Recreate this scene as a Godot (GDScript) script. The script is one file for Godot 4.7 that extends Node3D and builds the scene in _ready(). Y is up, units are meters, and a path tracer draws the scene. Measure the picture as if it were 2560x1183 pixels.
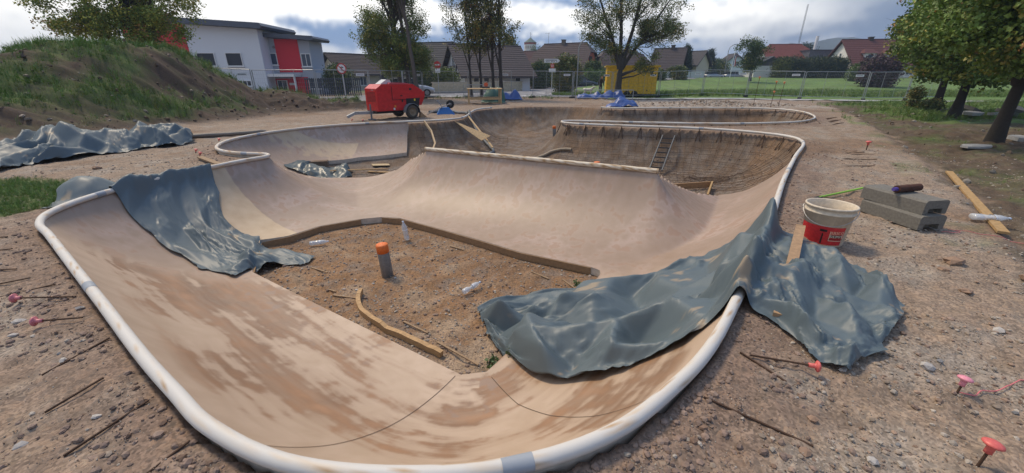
extends Node3D

# ---------------------------------------------------------------- shared state
var rng := RandomNumberGenerator.new()
var used_names := {}
var mats := {}
var grain_tex: ImageTexture
var grain_normal: ImageTexture
var soft_tex: ImageTexture
var noise_a := FastNoiseLite.new()
var noise_b := FastNoiseLite.new()
var noise_c := FastNoiseLite.new()
var noise_d := FastNoiseLite.new()

# The pool's rim as built on site (metres, x right, z towards the viewer).
const RIM := [[7.49,-10.4],[6.0,-8.45],[4.42,-6.35],[3.14,-4.55],[2.3,-3.4],[1.6,-2.49],[1.24,-2.05],[0.92,-1.74],[0.5,-1.42],[0.03,-1.24],[-0.48,-1.19],[-1.0,-1.25],[-1.46,-1.44],[-1.78,-1.65],[-2.27,-1.99],[-3.1,-2.6],[-3.95,-3.22],[-4.96,-3.96],[-5.4,-4.27],[-5.72,-4.65],[-5.9,-5.2],[-5.93,-5.8],[-5.85,-6.6],[-5.65,-7.3],[-5.4,-8.0],[-5.2,-8.4],[-5.26,-8.62],[-5.5,-8.74],[-6.1,-8.85],[-6.75,-9.25],[-7.2,-9.85],[-7.5,-10.7],[-7.5,-11.7],[-7.2,-12.8],[-6.5,-13.9],[-5.4,-14.8],[-3.9,-15.55],[-2.79,-16.05],[-2.1,-16.9],[-1.95,-18.3],[-1.95,-20.0],[-1.7,-21.8],[-0.6,-23.2],[1.67,-24.6],[3.8,-24.2],[4.9,-23.0],[6.0,-22.4],[9.2,-22.6],[12.5,-22.5],[13.9,-21.6],[13.9,-19.8],[12.6,-17.2],[11.0,-15.6],[9.4,-15.0],[7.4,-14.8],[4.7,-15.2],[2.5,-15.75],[1.9,-15.6],[1.95,-15.05],[2.6,-14.6],[4.36,-14.0],[6.1,-13.4],[7.2,-12.6],[7.8,-11.6]]
const SPINE_A := Vector2(-2.03, -9.47)
const SPINE_B := Vector2(2.63, -7.1)
# crests that run down from the spine's two ends and from the peninsula's tip: x, z, height
const CRESTS := [
	[[2.63,-7.1,0.0],[3.29,-7.81,-0.4],[4.0,-8.5,-0.75],[4.97,-9.2,-1.05]],
	[[-2.03,-9.47,0.0],[-2.6,-10.3,-0.36],[-3.15,-11.0,-0.78],[-3.8,-11.15,-1.0]],
	[[-5.25,-8.6,0.0],[-5.3,-9.05,-0.3],[-5.2,-9.8,-0.7],[-4.85,-10.5,-0.95]]]
const POURED := [[6.35,-8.75],[5.85,-8.62],[5.3,-8.72],[4.97,-9.2],[4.0,-8.52],[3.29,-7.83],[2.63,-7.1],[-2.03,-9.47],[-2.6,-10.32],[-3.15,-11.05],[-3.8,-11.3],[-4.9,-11.25],[-5.5,-11.25],[-6.25,-11.6],[-6.35,-12.3],[-6.0,-12.86],[-5.19,-13.63],[-3.8,-14.45],[-3.93,-15.3],[-3.85,-15.9],[-8.2,-16.2],[-8.8,-9.0],[-6.8,-3.4],[-1.0,-0.7],[2.2,-0.9],[6.9,-8.2]]
const PIT := [[-2.7,-7.8],[-2.3,-7.72],[-1.38,-7.11],[-0.57,-6.55],[0.13,-6.03],[0.99,-5.58],[1.22,-5.46],[1.32,-5.36],[1.31,-5.24],[1.05,-4.82],[0.0,-3.51],[-0.25,-3.14],[-0.5,-3.1],[-2.44,-4.36],[-3.87,-5.3],[-4.42,-6.45],[-4.08,-6.73],[-3.74,-7.27],[-3.1,-7.68]]
const DEEP := 1.1
const RUN := 1.85
var arc := 0.0
const GX0 := -9.6
const GZ0 := -26.0
const GS := 0.1
const GNX := 258
const GNZ := 264
var sd := PackedFloat32Array()
var ru := PackedFloat32Array()
var rim_pts := PackedVector2Array()     # dense, 4 cm
var crest_pts := PackedVector3Array()   # x, z, extra run
var poured_poly := PackedVector2Array()
var pit_poly := PackedVector2Array()

func lin(r: float, g: float, b: float) -> Color:
	return Color(r, g, b).linear_to_srgb()

func numbered(called: String) -> String:
	if not used_names.has(called):
		used_names[called] = 0
		return called
	used_names[called] += 1
	return "%s_%03d" % [called, used_names[called]]

# ---------------------------------------------------------------- materials
func mat(key: String, c: Color, rough := 0.8, metal := 0.0, grain := 0.0, tile := 1.0) -> StandardMaterial3D:
	if mats.has(key):
		return mats[key]
	var m := StandardMaterial3D.new()
	m.albedo_color = c
	m.roughness = rough
	m.metallic = metal
	m.cull_mode = BaseMaterial3D.CULL_DISABLED
	if grain > 0.0:
		m.albedo_texture = soft_tex
		m.uv1_triplanar = true
		m.uv1_world_triplanar = true
		m.uv1_scale = Vector3.ONE * tile
		m.albedo_color = Color(minf(c.r * 1.10, 1), minf(c.g * 1.10, 1), minf(c.b * 1.10, 1))
	mats[key] = m
	return m

func vmat(key: String, rough := 0.9, tex: Texture2D = null, tile := 1.0, nrm: Texture2D = null, nscale := 1.0) -> StandardMaterial3D:
	if mats.has(key):
		return mats[key]
	var m := StandardMaterial3D.new()
	m.vertex_color_use_as_albedo = true
	m.roughness = rough
	m.cull_mode = BaseMaterial3D.CULL_DISABLED
	if tex:
		m.albedo_texture = tex
		m.uv1_triplanar = true
		m.uv1_world_triplanar = true
		m.uv1_scale = Vector3.ONE * tile
	if nrm:
		m.normal_enabled = true
		m.normal_texture = nrm
		m.normal_scale = nscale
	mats[key] = m
	return m

func make_textures() -> void:
	# stony grain: cell values and fine noise
	var cell := FastNoiseLite.new()
	cell.seed = 5
	cell.noise_type = FastNoiseLite.TYPE_CELLULAR
	cell.cellular_return_type = FastNoiseLite.RETURN_CELL_VALUE
	cell.cellular_jitter = 1.0
	cell.frequency = 0.055
	cell.fractal_type = FastNoiseLite.FRACTAL_NONE
	var n := 768
	var i1 := cell.get_seamless_image(n, n, false, false, 0.1, true)
	cell.seed = 9
	cell.frequency = 0.14
	var i2 := cell.get_seamless_image(n, n, false, false, 0.1, true)
	var dist := FastNoiseLite.new()
	dist.seed = 5
	dist.noise_type = FastNoiseLite.TYPE_CELLULAR
	dist.cellular_return_type = FastNoiseLite.RETURN_DISTANCE2_SUB
	dist.cellular_jitter = 1.0
	dist.frequency = 0.055
	dist.fractal_type = FastNoiseLite.FRACTAL_NONE
	var i3 := dist.get_seamless_image(n, n, false, false, 0.1, true)
	var per := FastNoiseLite.new()
	per.seed = 3
	per.frequency = 0.012
	per.fractal_octaves = 5
	var i4 := per.get_seamless_image(n, n, false, false, 0.1, true)
	for im in [i1, i2, i3, i4]:
		im.convert(Image.FORMAT_L8)
	var a := i1.get_data()
	var b := i2.get_data()
	var c := i3.get_data()
	var d := i4.get_data()
	var out := PackedByteArray()
	out.resize(n * n * 3)
	var hgt := PackedByteArray()
	hgt.resize(n * n)
	for i in n * n:
		var big := float(a[i]) / 255.0
		var soil := float(d[i]) / 255.0
		var on := clampf((soil - 0.42) * 6.0, 0.0, 1.0)       # where pebbles lie open
		var edge := clampf(float(c[i]) / 70.0, 0.0, 1.0)
		var v := 0.60 + 0.38 * (float(b[i]) / 255.0) + 0.14 * soil
		v = lerpf(v, 0.68 + 0.42 * big, on * edge * 0.6)
		var k := int(clampf(v, 0, 1) * 255.0)
		var warm := (big - 0.5) * 14.0 * on
		out[i * 3] = clampi(k + int(warm), 0, 255)
		out[i * 3 + 1] = k
		out[i * 3 + 2] = clampi(k - int(warm), 0, 255)
		hgt[i] = clampi(int(70.0 + 90.0 * on * edge * (0.4 + 0.6 * big) + 70.0 * float(b[i]) / 255.0), 0, 255)
	var im_g := Image.create_from_data(n, n, false, Image.FORMAT_RGB8, out)
	grain_tex = ImageTexture.create_from_image(im_g)
	var im_h := Image.create_from_data(n, n, false, Image.FORMAT_L8, hgt)
	im_h.convert(Image.FORMAT_RGBA8)
	im_h.bump_map_to_normal_map(2.2)
	grain_normal = ImageTexture.create_from_image(im_h)
	# soft mottling for painted or plastered things
	per.seed = 21
	per.frequency = 0.02
	var s := per.get_seamless_image(256, 256, false, false, 0.1, true)
	s.convert(Image.FORMAT_L8)
	var sdta := s.get_data()
	for i in sdta.size():
		sdta[i] = 206 + int(float(sdta[i]) * 0.19)
	soft_tex = ImageTexture.create_from_image(Image.create_from_data(256, 256, false, Image.FORMAT_L8, sdta))

# ---------------------------------------------------------------- shapes
func shape() -> SurfaceTool:
	var s := SurfaceTool.new()
	s.begin(Mesh.PRIMITIVE_TRIANGLES)
	return s

func tri(s: SurfaceTool, a: Vector3, b: Vector3, c: Vector3) -> void:
	s.add_vertex(a)
	s.add_vertex(b)
	s.add_vertex(c)

func quad(s: SurfaceTool, a: Vector3, b: Vector3, c: Vector3, d: Vector3) -> void:
	tri(s, a, b, c)
	tri(s, a, c, d)

func box(s: SurfaceTool, c: Vector3, size: Vector3, bs := Basis.IDENTITY) -> void:
	s.set_smooth_group(-1)
	var h := size * 0.5
	var p := []
	for i in 8:
		p.append(c + bs * Vector3(h.x * (1 if i & 1 else -1), h.y * (1 if i & 2 else -1), h.z * (1 if i & 4 else -1)))
	for f in [[0,2,3,1],[4,5,7,6],[0,4,6,2],[1,3,7,5],[2,6,7,3],[0,1,5,4]]:
		quad(s, p[f[0]], p[f[1]], p[f[2]], p[f[3]])

func frame_to(d: Vector3) -> Basis:
	var z := d.normalized()
	var up := Vector3.UP if absf(z.y) < 0.95 else Vector3.RIGHT
	var x := up.cross(z).normalized()
	return Basis(x, z.cross(x), z)

func bar(s: SurfaceTool, a: Vector3, b: Vector3, w: float, h: float) -> void:
	box(s, (a + b) * 0.5, Vector3(w, h, a.distance_to(b)), frame_to(b - a))

func tube(s: SurfaceTool, pts: Array, rad, sides := 8, caps := true, cols: Array = []) -> void:
	s.set_smooth_group(0)
	var n := pts.size()
	var rings := []
	var last := Basis()
	for i in n:
		var d: Vector3 = pts[mini(i + 1, n - 1)] - pts[maxi(i - 1, 0)]
		var bs := frame_to(d)
		if i > 0:
			var z := d.normalized()
			var x := (last.x - z * last.x.dot(z)).normalized()
			bs = Basis(x, z.cross(x), z)
		last = bs
		var r: float = rad[i] if rad is Array else rad
		var ring := []
		for k in sides:
			var an := TAU * k / sides
			ring.append(pts[i] + bs.x * cos(an) * r + bs.y * sin(an) * r)
		rings.append(ring)
	for i in n - 1:
		for k in sides:
			var k2 := (k + 1) % sides
			if cols.size():
				s.set_color(cols[i][k]); s.add_vertex(rings[i][k])
				s.set_color(cols[i + 1][k]); s.add_vertex(rings[i + 1][k])
				s.set_color(cols[i + 1][k2]); s.add_vertex(rings[i + 1][k2])
				s.set_color(cols[i][k]); s.add_vertex(rings[i][k])
				s.set_color(cols[i + 1][k2]); s.add_vertex(rings[i + 1][k2])
				s.set_color(cols[i][k2]); s.add_vertex(rings[i][k2])
			else:
				quad(s, rings[i][k], rings[i + 1][k], rings[i + 1][k2], rings[i][k2])
	if caps and cols.is_empty():
		s.set_smooth_group(-1)
		for k in range(1, sides - 1):
			tri(s, rings[0][0], rings[0][k], rings[0][k + 1])
			tri(s, rings[n - 1][0], rings[n - 1][k + 1], rings[n - 1][k])

func lathe(s: SurfaceTool, prof: Array, sides: int, xf := Transform3D.IDENTITY, smooth := true) -> void:
	s.set_smooth_group(0 if smooth else -1)
	for i in prof.size() - 1:
		for k in sides:
			var a := TAU * k / sides
			var b := TAU * (k + 1) / sides
			var p0 := Vector3(prof[i].x * cos(a), prof[i].y, prof[i].x * sin(a))
			var p1 := Vector3(prof[i + 1].x * cos(a), prof[i + 1].y, prof[i + 1].x * sin(a))
			var p2 := Vector3(prof[i + 1].x * cos(b), prof[i + 1].y, prof[i + 1].x * sin(b))
			var p3 := Vector3(prof[i].x * cos(b), prof[i].y, prof[i].x * sin(b))
			if prof[i].x < 0.0001:
				tri(s, xf * p0, xf * p1, xf * p2)
			elif prof[i + 1].x < 0.0001:
				tri(s, xf * p0, xf * p1, xf * p3)
			else:
				quad(s, xf * p0, xf * p1, xf * p2, xf * p3)

# outline in the x-y plane, thickness along z
func prism(s: SurfaceTool, outline: Array, z0: float, z1: float, xf := Transform3D.IDENTITY) -> void:
	s.set_smooth_group(-1)
	var pv := PackedVector2Array()
	for p in outline:
		pv.append(p)
	var idx := Geometry2D.triangulate_polygon(pv)
	for z in [z0, z1]:
		for k in range(0, idx.size(), 3):
			tri(s, xf * Vector3(pv[idx[k]].x, pv[idx[k]].y, z), xf * Vector3(pv[idx[k + 1]].x, pv[idx[k + 1]].y, z), xf * Vector3(pv[idx[k + 2]].x, pv[idx[k + 2]].y, z))
	for i in pv.size():
		var j := (i + 1) % pv.size()
		quad(s, xf * Vector3(pv[i].x, pv[i].y, z0), xf * Vector3(pv[j].x, pv[j].y, z0), xf * Vector3(pv[j].x, pv[j].y, z1), xf * Vector3(pv[i].x, pv[i].y, z1))

func obj(called: String, s: SurfaceTool, m: Material, parent: Node = null) -> MeshInstance3D:
	s.generate_normals()
	var o := MeshInstance3D.new()
	o.mesh = s.commit()
	o.material_override = m
	if parent:
		o.name = called
		parent.add_child(o, true)
	else:
		o.name = numbered(called)
		add_child(o, true)
	return o

func mesh_obj(called: String, me: Mesh, m: Material, parent: Node = null) -> MeshInstance3D:
	var o := MeshInstance3D.new()
	o.mesh = me
	o.material_override = m
	if parent:
		o.name = called
		parent.add_child(o, true)
	else:
		o.name = numbered(called)
		add_child(o, true)
	return o

func tag(o: Node, label: String, category: String, group := "") -> void:
	o.set_meta("label", label)
	o.set_meta("category", category)
	if group != "":
		o.set_meta("group", group)

func setting(o: Node, label := "") -> void:
	o.set_meta("kind", "structure")
	if label != "":
		o.set_meta("label", label)

func thing(called: String, label: String, category: String, at := Vector3.ZERO, turn := 0.0, group := "") -> Node3D:
	var o := Node3D.new()
	o.name = numbered(called)
	add_child(o, true)
	o.position = at
	o.rotation.y = turn
	tag(o, label, category, group)
	return o

# ---------------------------------------------------------------- the pool's form
func seg_dist(px: float, pz: float, a: Vector2, b: Vector2) -> float:
	var dx := b.x - a.x
	var dz := b.y - a.y
	var t := clampf(((px - a.x) * dx + (pz - a.y) * dz) / (dx * dx + dz * dz), 0.0, 1.0)
	var ex := px - a.x - dx * t
	var ez := pz - a.y - dz * t
	return sqrt(ex * ex + ez * ez)

func poly_sd(x: float, z: float, p: PackedVector2Array) -> float:   # positive inside
	var best := 1e9
	var inside := false
	var n := p.size()
	var j := n - 1
	for i in n:
		var a := p[j]
		var b := p[i]
		var dx := b.x - a.x
		var dz := b.y - a.y
		var t := clampf(((x - a.x) * dx + (z - a.y) * dz) / (dx * dx + dz * dz), 0.0, 1.0)
		var ex := x - a.x - dx * t
		var ez := z - a.y - dz * t
		var q := ex * ex + ez * ez
		if q < best:
			best = q
		if (b.y > z) != (a.y > z) and x < (a.x - b.x) * (z - b.y) / (a.y - b.y) + b.x:
			inside = not inside
		j = i
	return sqrt(best) if inside else -sqrt(best)

func smooth_closed(src: Array, n: int) -> PackedVector2Array:
	var out := PackedVector2Array()
	var m := src.size()
	for i in m:
		var a := Vector2(src[(i - 1 + m) % m][0], src[(i - 1 + m) % m][1])
		var b := Vector2(src[i][0], src[i][1])
		var c := Vector2(src[(i + 1) % m][0], src[(i + 1) % m][1])
		var d := Vector2(src[(i + 2) % m][0], src[(i + 2) % m][1])
		for k in n:
			out.append(b.cubic_interpolate(c, a, d, float(k) / n))
	return out

func make_form() -> void:
	arc = (RUN * RUN + DEEP * DEEP) / (2.0 * DEEP)
	var coarse := smooth_closed(RIM, 8)
	# dense, even spacing
	var carry := 0.0
	for i in coarse.size():
		var a := coarse[i]
		var b := coarse[(i + 1) % coarse.size()]
		var l := a.distance_to(b)
		while carry < l:
			rim_pts.append(a.lerp(b, carry / l))
			carry += 0.04
		carry -= l
	for c in CRESTS:
		for i in c.size() - 1:
			for k in 5:
				var f := k / 5.0
				var h: float = lerpf(c[i][2], c[i + 1][2], f)
				var sq := maxf(0.0, arc * arc - pow(arc - (h + DEEP), 2))
				crest_pts.append(Vector3(lerpf(c[i][0], c[i + 1][0], f), lerpf(c[i][1], c[i + 1][1], f), RUN - sqrt(sq)))
	for p in POURED:
		poured_poly.append(Vector2(p[0], p[1]))
	for p in PIT:
		pit_poly.append(Vector2(p[0], p[1]))
	# nearest rim point for each node of a grid, by propagation
	var near := PackedInt32Array()
	near.resize(GNX * GNZ)
	near.fill(-1)
	var best := PackedFloat32Array()
	best.resize(GNX * GNZ)
	best.fill(1e9)
	for i in rim_pts.size():
		var gx := int((rim_pts[i].x - GX0) / GS)
		var gz := int((rim_pts[i].y - GZ0) / GS)
		for oz in 2:
			for ox in 2:
				var id := (gz + oz) * GNX + gx + ox
				var q := rim_pts[i].distance_squared_to(Vector2(GX0 + (gx + ox) * GS, GZ0 + (gz + oz) * GS))
				if q < best[id]:
					best[id] = q
					near[id] = i
	for turn in 4:
		for zz in GNZ:
			var z := zz if turn % 2 == 0 else GNZ - 1 - zz
			for xx in GNX:
				var x := xx if turn < 2 else GNX - 1 - xx
				var id := z * GNX + x
				var p := Vector2(GX0 + x * GS, GZ0 + z * GS)
				var sx := -1 if turn < 2 else 1
				var sz := -1 if turn % 2 == 0 else 1
				for o in 3:
					var nx := x + (sx if o != 1 else 0)
					var nz := z + (sz if o != 0 else 0)
					if nx < 0 or nz < 0 or nx >= GNX or nz >= GNZ:
						continue
					var k := near[nz * GNX + nx]
					if k >= 0:
						var q := p.distance_squared_to(rim_pts[k])
						if q < best[id]:
							best[id] = q
							near[id] = k
	sd.resize(GNX * GNZ)
	ru.resize(GNX * GNZ)
	var n := rim_pts.size()
	for z in GNZ:
		var pz := GZ0 + z * GS
		var cross := []
		for i in n:
			var a := rim_pts[i]
			var b := rim_pts[(i + 1) % n]
			if (a.y > pz) != (b.y > pz):
				cross.append(a.x + (b.x - a.x) * (pz - a.y) / (b.y - a.y))
		cross.sort()
		var c := 0
		for x in GNX:
			var px := GX0 + x * GS
			while c < cross.size() and cross[c] < px:
				c += 1
			var id := z * GNX + x
			var k := near[id]
			var d := minf(seg_dist(px, pz, rim_pts[(k - 1 + n) % n], rim_pts[k]), seg_dist(px, pz, rim_pts[k], rim_pts[(k + 1) % n]))
			sd[id] = d if c % 2 == 1 else -d
			ru[id] = k * 0.04
	# round off the creases where two walls meet in a corner
	for turn in 5:
		var old := sd.duplicate()
		for z in range(2, GNZ - 2):
			for x in range(2, GNX - 2):
				var id := z * GNX + x
				var v := old[id]
				if v > 0.12 and v < 3.0:
					var avg := (old[id - 2] + old[id + 2] + old[id - 2 * GNX] + old[id + 2 * GNX]) * 0.25
					if avg < v:
						sd[id] = lerpf(v, avg, clampf((v - 0.12) * 2.2, 0.0, 0.85))

func rim_sd(x: float, z: float) -> float:
	var fx := clampf((x - GX0) / GS, 0.0, GNX - 1.001)
	var fz := clampf((z - GZ0) / GS, 0.0, GNZ - 1.001)
	var ix := int(fx)
	var iz := int(fz)
	fx -= ix
	fz -= iz
	var id := iz * GNX + ix
	return lerpf(lerpf(sd[id], sd[id + 1], fx), lerpf(sd[id + GNX], sd[id + GNX + 1], fx), fz)

func rim_u(x: float, z: float) -> float:
	var fx := clampf((x - GX0) / GS, 0.0, GNX - 1.001)
	var fz := clampf((z - GZ0) / GS, 0.0, GNZ - 1.001)
	var ix := int(fx)
	var iz := int(fz)
	fx -= ix
	fz -= iz
	var id := iz * GNX + ix
	var a := ru[id]
	var b := ru[id + 1]
	var c := ru[id + GNX]
	var d := ru[id + GNX + 1]
	if maxf(maxf(a, b), maxf(c, d)) - minf(minf(a, b), minf(c, d)) > 1.2:
		return a
	return lerpf(lerpf(a, b, fx), lerpf(c, d, fx), fz)

func run_at(x: float, z: float, s: float) -> float:      # distance from the nearest lip
	var t := s
	if x > -8.0 and x < 7.0 and z > -13.0 and z < -4.5:
		t = minf(t, seg_dist(x, z, SPINE_A, SPINE_B))
		for c in crest_pts:
			var dx := x - c.x
			var dz := z - c.y
			var q := dx * dx + dz * dz
			if q < 3.4:
				t = minf(t, sqrt(q) + c.z)
	return t

func profile(t: float) -> float:
	var s := clampf(RUN - t, 0.0, RUN)
	return arc - sqrt(arc * arc - s * s) - DEEP

func smooth01(a: float, b: float, v: float) -> float:
	var t := clampf((v - a) / (b - a), 0.0, 1.0)
	return t * t * (3.0 - 2.0 * t)

func heap(x: float, z: float, cx: float, cz: float, rx: float, rz: float, h: float, top: float) -> float:
	var r := sqrt(pow((x - cx) / rx, 2) + pow((z - cz) / rz, 2))
	r += noise_a.get_noise_2d(x * 0.35, z * 0.35) * 0.22
	return h * smooth01(0.0, 1.0, (1.0 - r) / (1.0 - top)) if r < 1.0 else 0.0

# right-hand border of the gravel apron
const VERGE := [[22.7,-31.0],[16.56,-20.26],[12.35,-13.75],[8.86,-8.67],[6.81,-5.77],[4.92,-3.48],[2.5,-0.5]]
func verge(x: float, z: float) -> float:      # positive on the soil side
	for i in VERGE.size() - 1:
		if z <= VERGE[i + 1][1] and z >= VERGE[i][1]:
			var f: float = (z - VERGE[i][1]) / (VERGE[i + 1][1] - VERGE[i][1])
			return (x - lerpf(VERGE[i][0], VERGE[i + 1][0], f)) * 0.8
	return x - 3.2 if z > -0.5 else x - 24.0

func mound_y(x: float, z: float) -> float:
	if x > -5.0 or z < -32.0:
		return 0.0
	var m := heap(x, z, -16.9, -18.8, 6.9, 6.8, 2.85, 0.30)
	m = maxf(m, heap(x, z, -20.0, -14.6, 9.4, 5.4, 1.3, 0.2))
	m = maxf(m, heap(x, z, -12.8, -22.5, 4.6, 3.2, 1.0, 0.1))
	m = maxf(m, heap(x, z, -9.6, -24.0, 3.2, 2.2, 0.55, 0.0))
	return m

func outside_y(x: float, z: float, s: float) -> float:
	var y := -0.05 - 0.06 * smooth01(0.05, 0.8, -s)
	y += noise_b.get_noise_2d(x, z) * 0.05 * smooth01(0.05, 0.5, -s)
	y += noise_c.get_noise_2d(x * 4.0, z * 4.0) * 0.025 * smooth01(0.0, 0.3, -s)
	if z > -6.0:
		y += noise_d.get_noise_2d(x * 4.5, z * 4.5) * 0.016 * smooth01(0.03, 0.2, -s)
	var m := mound_y(x, z)
	if m > 0.0:
		y += m + (noise_b.get_noise_2d(x * 1.6, z * 1.6) * 0.22 + noise_c.get_noise_2d(x * 2.0, z * 2.0) * 0.10) * smooth01(0.0, 0.5, m)
	if z < -24.0 and z > -31.0 and x > 7.0 and x < 19.0:
		y += maxf(0.0, heap(x, z, 12.6, -26.9, 5.2, 1.5, 0.28, 0.1)) + 0.1 * maxf(0.0, noise_c.get_noise_2d(x * 3.0, z * 3.0))
	var v := verge(x, z)
	if v > 0.0 and z > -31.0:
		y += noise_b.get_noise_2d(x * 0.8 + 40.0, z * 0.8) * 0.14 * smooth01(0.0, 1.2, v)
		y += noise_c.get_noise_2d(x * 1.5, z * 1.5) * 0.05 * smooth01(0.0, 0.6, v)
		y -= 0.07 * smooth01(0.0, 0.25, v) * (1.0 - smooth01(0.5, 1.4, v))
	if z < -33.0:
		var lift := smooth01(4.0, 15.0, x)
		y += 1.35 * smooth01(-42.0, -76.0, z) * lift
		y += 0.22 * smooth01(-36.2, -38.2, z) * smooth01(12.0, 14.0, x)
		y += noise_a.get_noise_2d(x * 0.2, z * 0.2) * 0.12
	return y

func ground_y(x: float, z: float) -> float:
	var s := -9.0
	if x > GX0 + 0.2 and x < 15.9 and z > GZ0 + 0.2 and z < 0.0:
		s = rim_sd(x, z)
	if s <= 0.0:
		return outside_y(x, z, s)
	var t := run_at(x, z, s)
	var y := profile(t) - 0.13
	var open := 1.0
	if x < 7.0 and z > -16.0:
		open = clampf(maxf(-poly_sd(x, z, poured_poly), poly_sd(x, z, pit_poly)) * 4.0, 0.0, 1.0)
	y += (noise_b.get_noise_2d(x * 1.5, z * 1.5) * 0.05 + noise_c.get_noise_2d(x * 3.0, z * 3.0) * 0.03) * open
	return y

func slab_y(x: float, z: float) -> float:
	return profile(run_at(x, z, rim_sd(x, z)))

# what a thing dropped at (x, z) comes to lie on
func top_y(x: float, z: float) -> float:
	var s := -9.0
	if x > GX0 + 0.2 and x < 15.9 and z > GZ0 + 0.2 and z < 0.0:
		s = rim_sd(x, z)
	if s < -0.06:
		return outside_y(x, z, s)
	var y := -0.1
	if s > 0.0:
		if poly_sd(x, z, poured_poly) > 0.0 and poly_sd(x, z, pit_poly) < 0.0:
			y = profile(run_at(x, z, s))
		else:
			y = ground_y(x, z)
	if absf(s) < 0.06:
		y = maxf(y, 0.02 + sqrt(maxf(0.0, 0.0036 - s * s)))
	return y

# ---------------------------------------------------------------- camera, sky, sun
func make_sky() -> PanoramaSkyMaterial:
	var w := 1024
	var h := 512
	var data := PackedFloat32Array()
	data.resize(w * h * 3)
	var n1 := FastNoiseLite.new()
	n1.seed = 12
	n1.frequency = 0.30
	n1.fractal_octaves = 6
	n1.fractal_gain = 0.52
	n1.domain_warp_enabled = true
	n1.domain_warp_amplitude = 1.4
	n1.domain_warp_frequency = 0.25
	var n2 := FastNoiseLite.new()
	n2.seed = 31
	n2.frequency = 0.16
	n2.fractal_octaves = 4
	var glow_dir := Vector3(-0.16, 0.24, -1.0).normalized()
	for j in h:
		var el := PI * 0.5 - PI * (j + 0.5) / h
		var ce := cos(el)
		var y := sin(el)
		for i in w:
			var az := TAU * (i + 0.5) / w
			var c := Color(0.22, 0.21, 0.19)
			if y > -0.02:
				var d := Vector3(sin(az) * ce, y, -cos(az) * ce)
				var k := 1.0 / (maxf(y, 0.0) + 0.11)
				var q := n1.get_noise_3d(d.x * k * 0.8, d.z * k * 0.8, y * 3.0)
				var r := n2.get_noise_3d(d.x * k, d.z * k, 7.0 + y * 4.0)
				var glow := clampf((d.dot(glow_dir) - 0.55) / 0.45, 0.0, 1.0)
				var side := clampf(0.5 - d.x * 0.9, 0.0, 1.0)
				var right := smooth01(0.0, 0.45, d.x + 0.12 * r)
				var blue := Color(0.13, 0.205, 0.36).lerp(Color(0.20, 0.29, 0.45), clampf(1.0 - y * 4.0, 0.0, 1.0))
				var lit := clampf(0.57 + r * 1.5 + glow * 0.28 + (side - 0.5) * 0.35 - q * 1.3 - right * 0.55, 0.0, 1.0)
				var cloud := Color(0.19, 0.225, 0.29).lerp(Color(0.17, 0.225, 0.33), right).lerp(Color(1.02, 1.0, 0.95), lit)
				var cover := smooth01(-0.20, 0.12, q + 0.06 * side + 0.06 * glow)
				c = blue.lerp(cloud, cover)
				c = c * (0.88 + glow * 0.25)
				c = c.lerp(Color(0.42, 0.52, 0.66), 0.22 * clampf(1.0 - y * 12.0, 0.0, 1.0))
			# an overcast dome is brighter overhead than at the horizon
			var dome := 0.74 + 0.78 * maxf(y, 0.0)
			var o := (j * w + i) * 3
			data[o] = c.r * dome
			data[o + 1] = c.g * dome
			data[o + 2] = c.b * dome
	var sky := PanoramaSkyMaterial.new()
	sky.panorama = ImageTexture.create_from_image(Image.create_from_data(w, h, false, Image.FORMAT_RGBF, data.to_byte_array()))
	return sky

func stage() -> void:
	var cam := Camera3D.new()
	cam.name = "camera"
	add_child(cam)
	cam.position = Vector3(0, 1.6, 0)
	cam.rotation_degrees = Vector3(-21.9, 0, 0)
	cam.fov = 61.46
	cam.near = 0.05
	cam.far = 6000.0
	cam.current = true
	var env := Environment.new()
	env.background_mode = Environment.BG_SKY
	env.sky = Sky.new()
	env.sky.sky_material = make_sky()
	env.background_energy_multiplier = 1.0
	env.tonemap_mode = Environment.TONE_MAPPER_LINEAR
	env.tonemap_exposure = 1.7
	env.sdfgi_enabled = true
	env.ssao_enabled = true
	env.ssil_enabled = true
	env.fog_enabled = true
	env.fog_density = 0.0008
	env.fog_light_color = Color(0.78, 0.87, 1.0)
	var we := WorldEnvironment.new()
	we.name = "environment"
	we.environment = env
	add_child(we)
	var sun := DirectionalLight3D.new()
	sun.name = "sun"
	sun.light_energy = 0.55
	sun.light_angular_distance = 12.0
	sun.light_color = Color(1.0, 0.92, 0.80)
	sun.shadow_enabled = true
	add_child(sun)
	sun.look_at_from_position(Vector3(-4, 9.0, -4), Vector3.ZERO)

# ---------------------------------------------------------------- the ground
func lines(stops: Array) -> PackedFloat32Array:     # [start, [end, step], ...], then growing steps
	var out := PackedFloat32Array()
	var v: float = stops[0]
	out.append(v)
	for k in range(1, stops.size()):
		while v < stops[k][0] - 1e-4:
			v += stops[k][1]
			out.append(v)
	return out

func grow(from: float, to: float, step: float, ratio: float) -> PackedFloat32Array:
	var out := PackedFloat32Array()
	var v := from
	while v < to:
		step *= ratio
		v += step
		out.append(v)
	return out

const GRASS_LEFT := [[-9.3,-6.9],[-7.6,-7.1],[-6.75,-6.1],[-6.5,-5.2],[-6.75,-4.6],[-7.6,-4.6],[-9.3,-5.2]]
var grass_left := PackedVector2Array()

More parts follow.
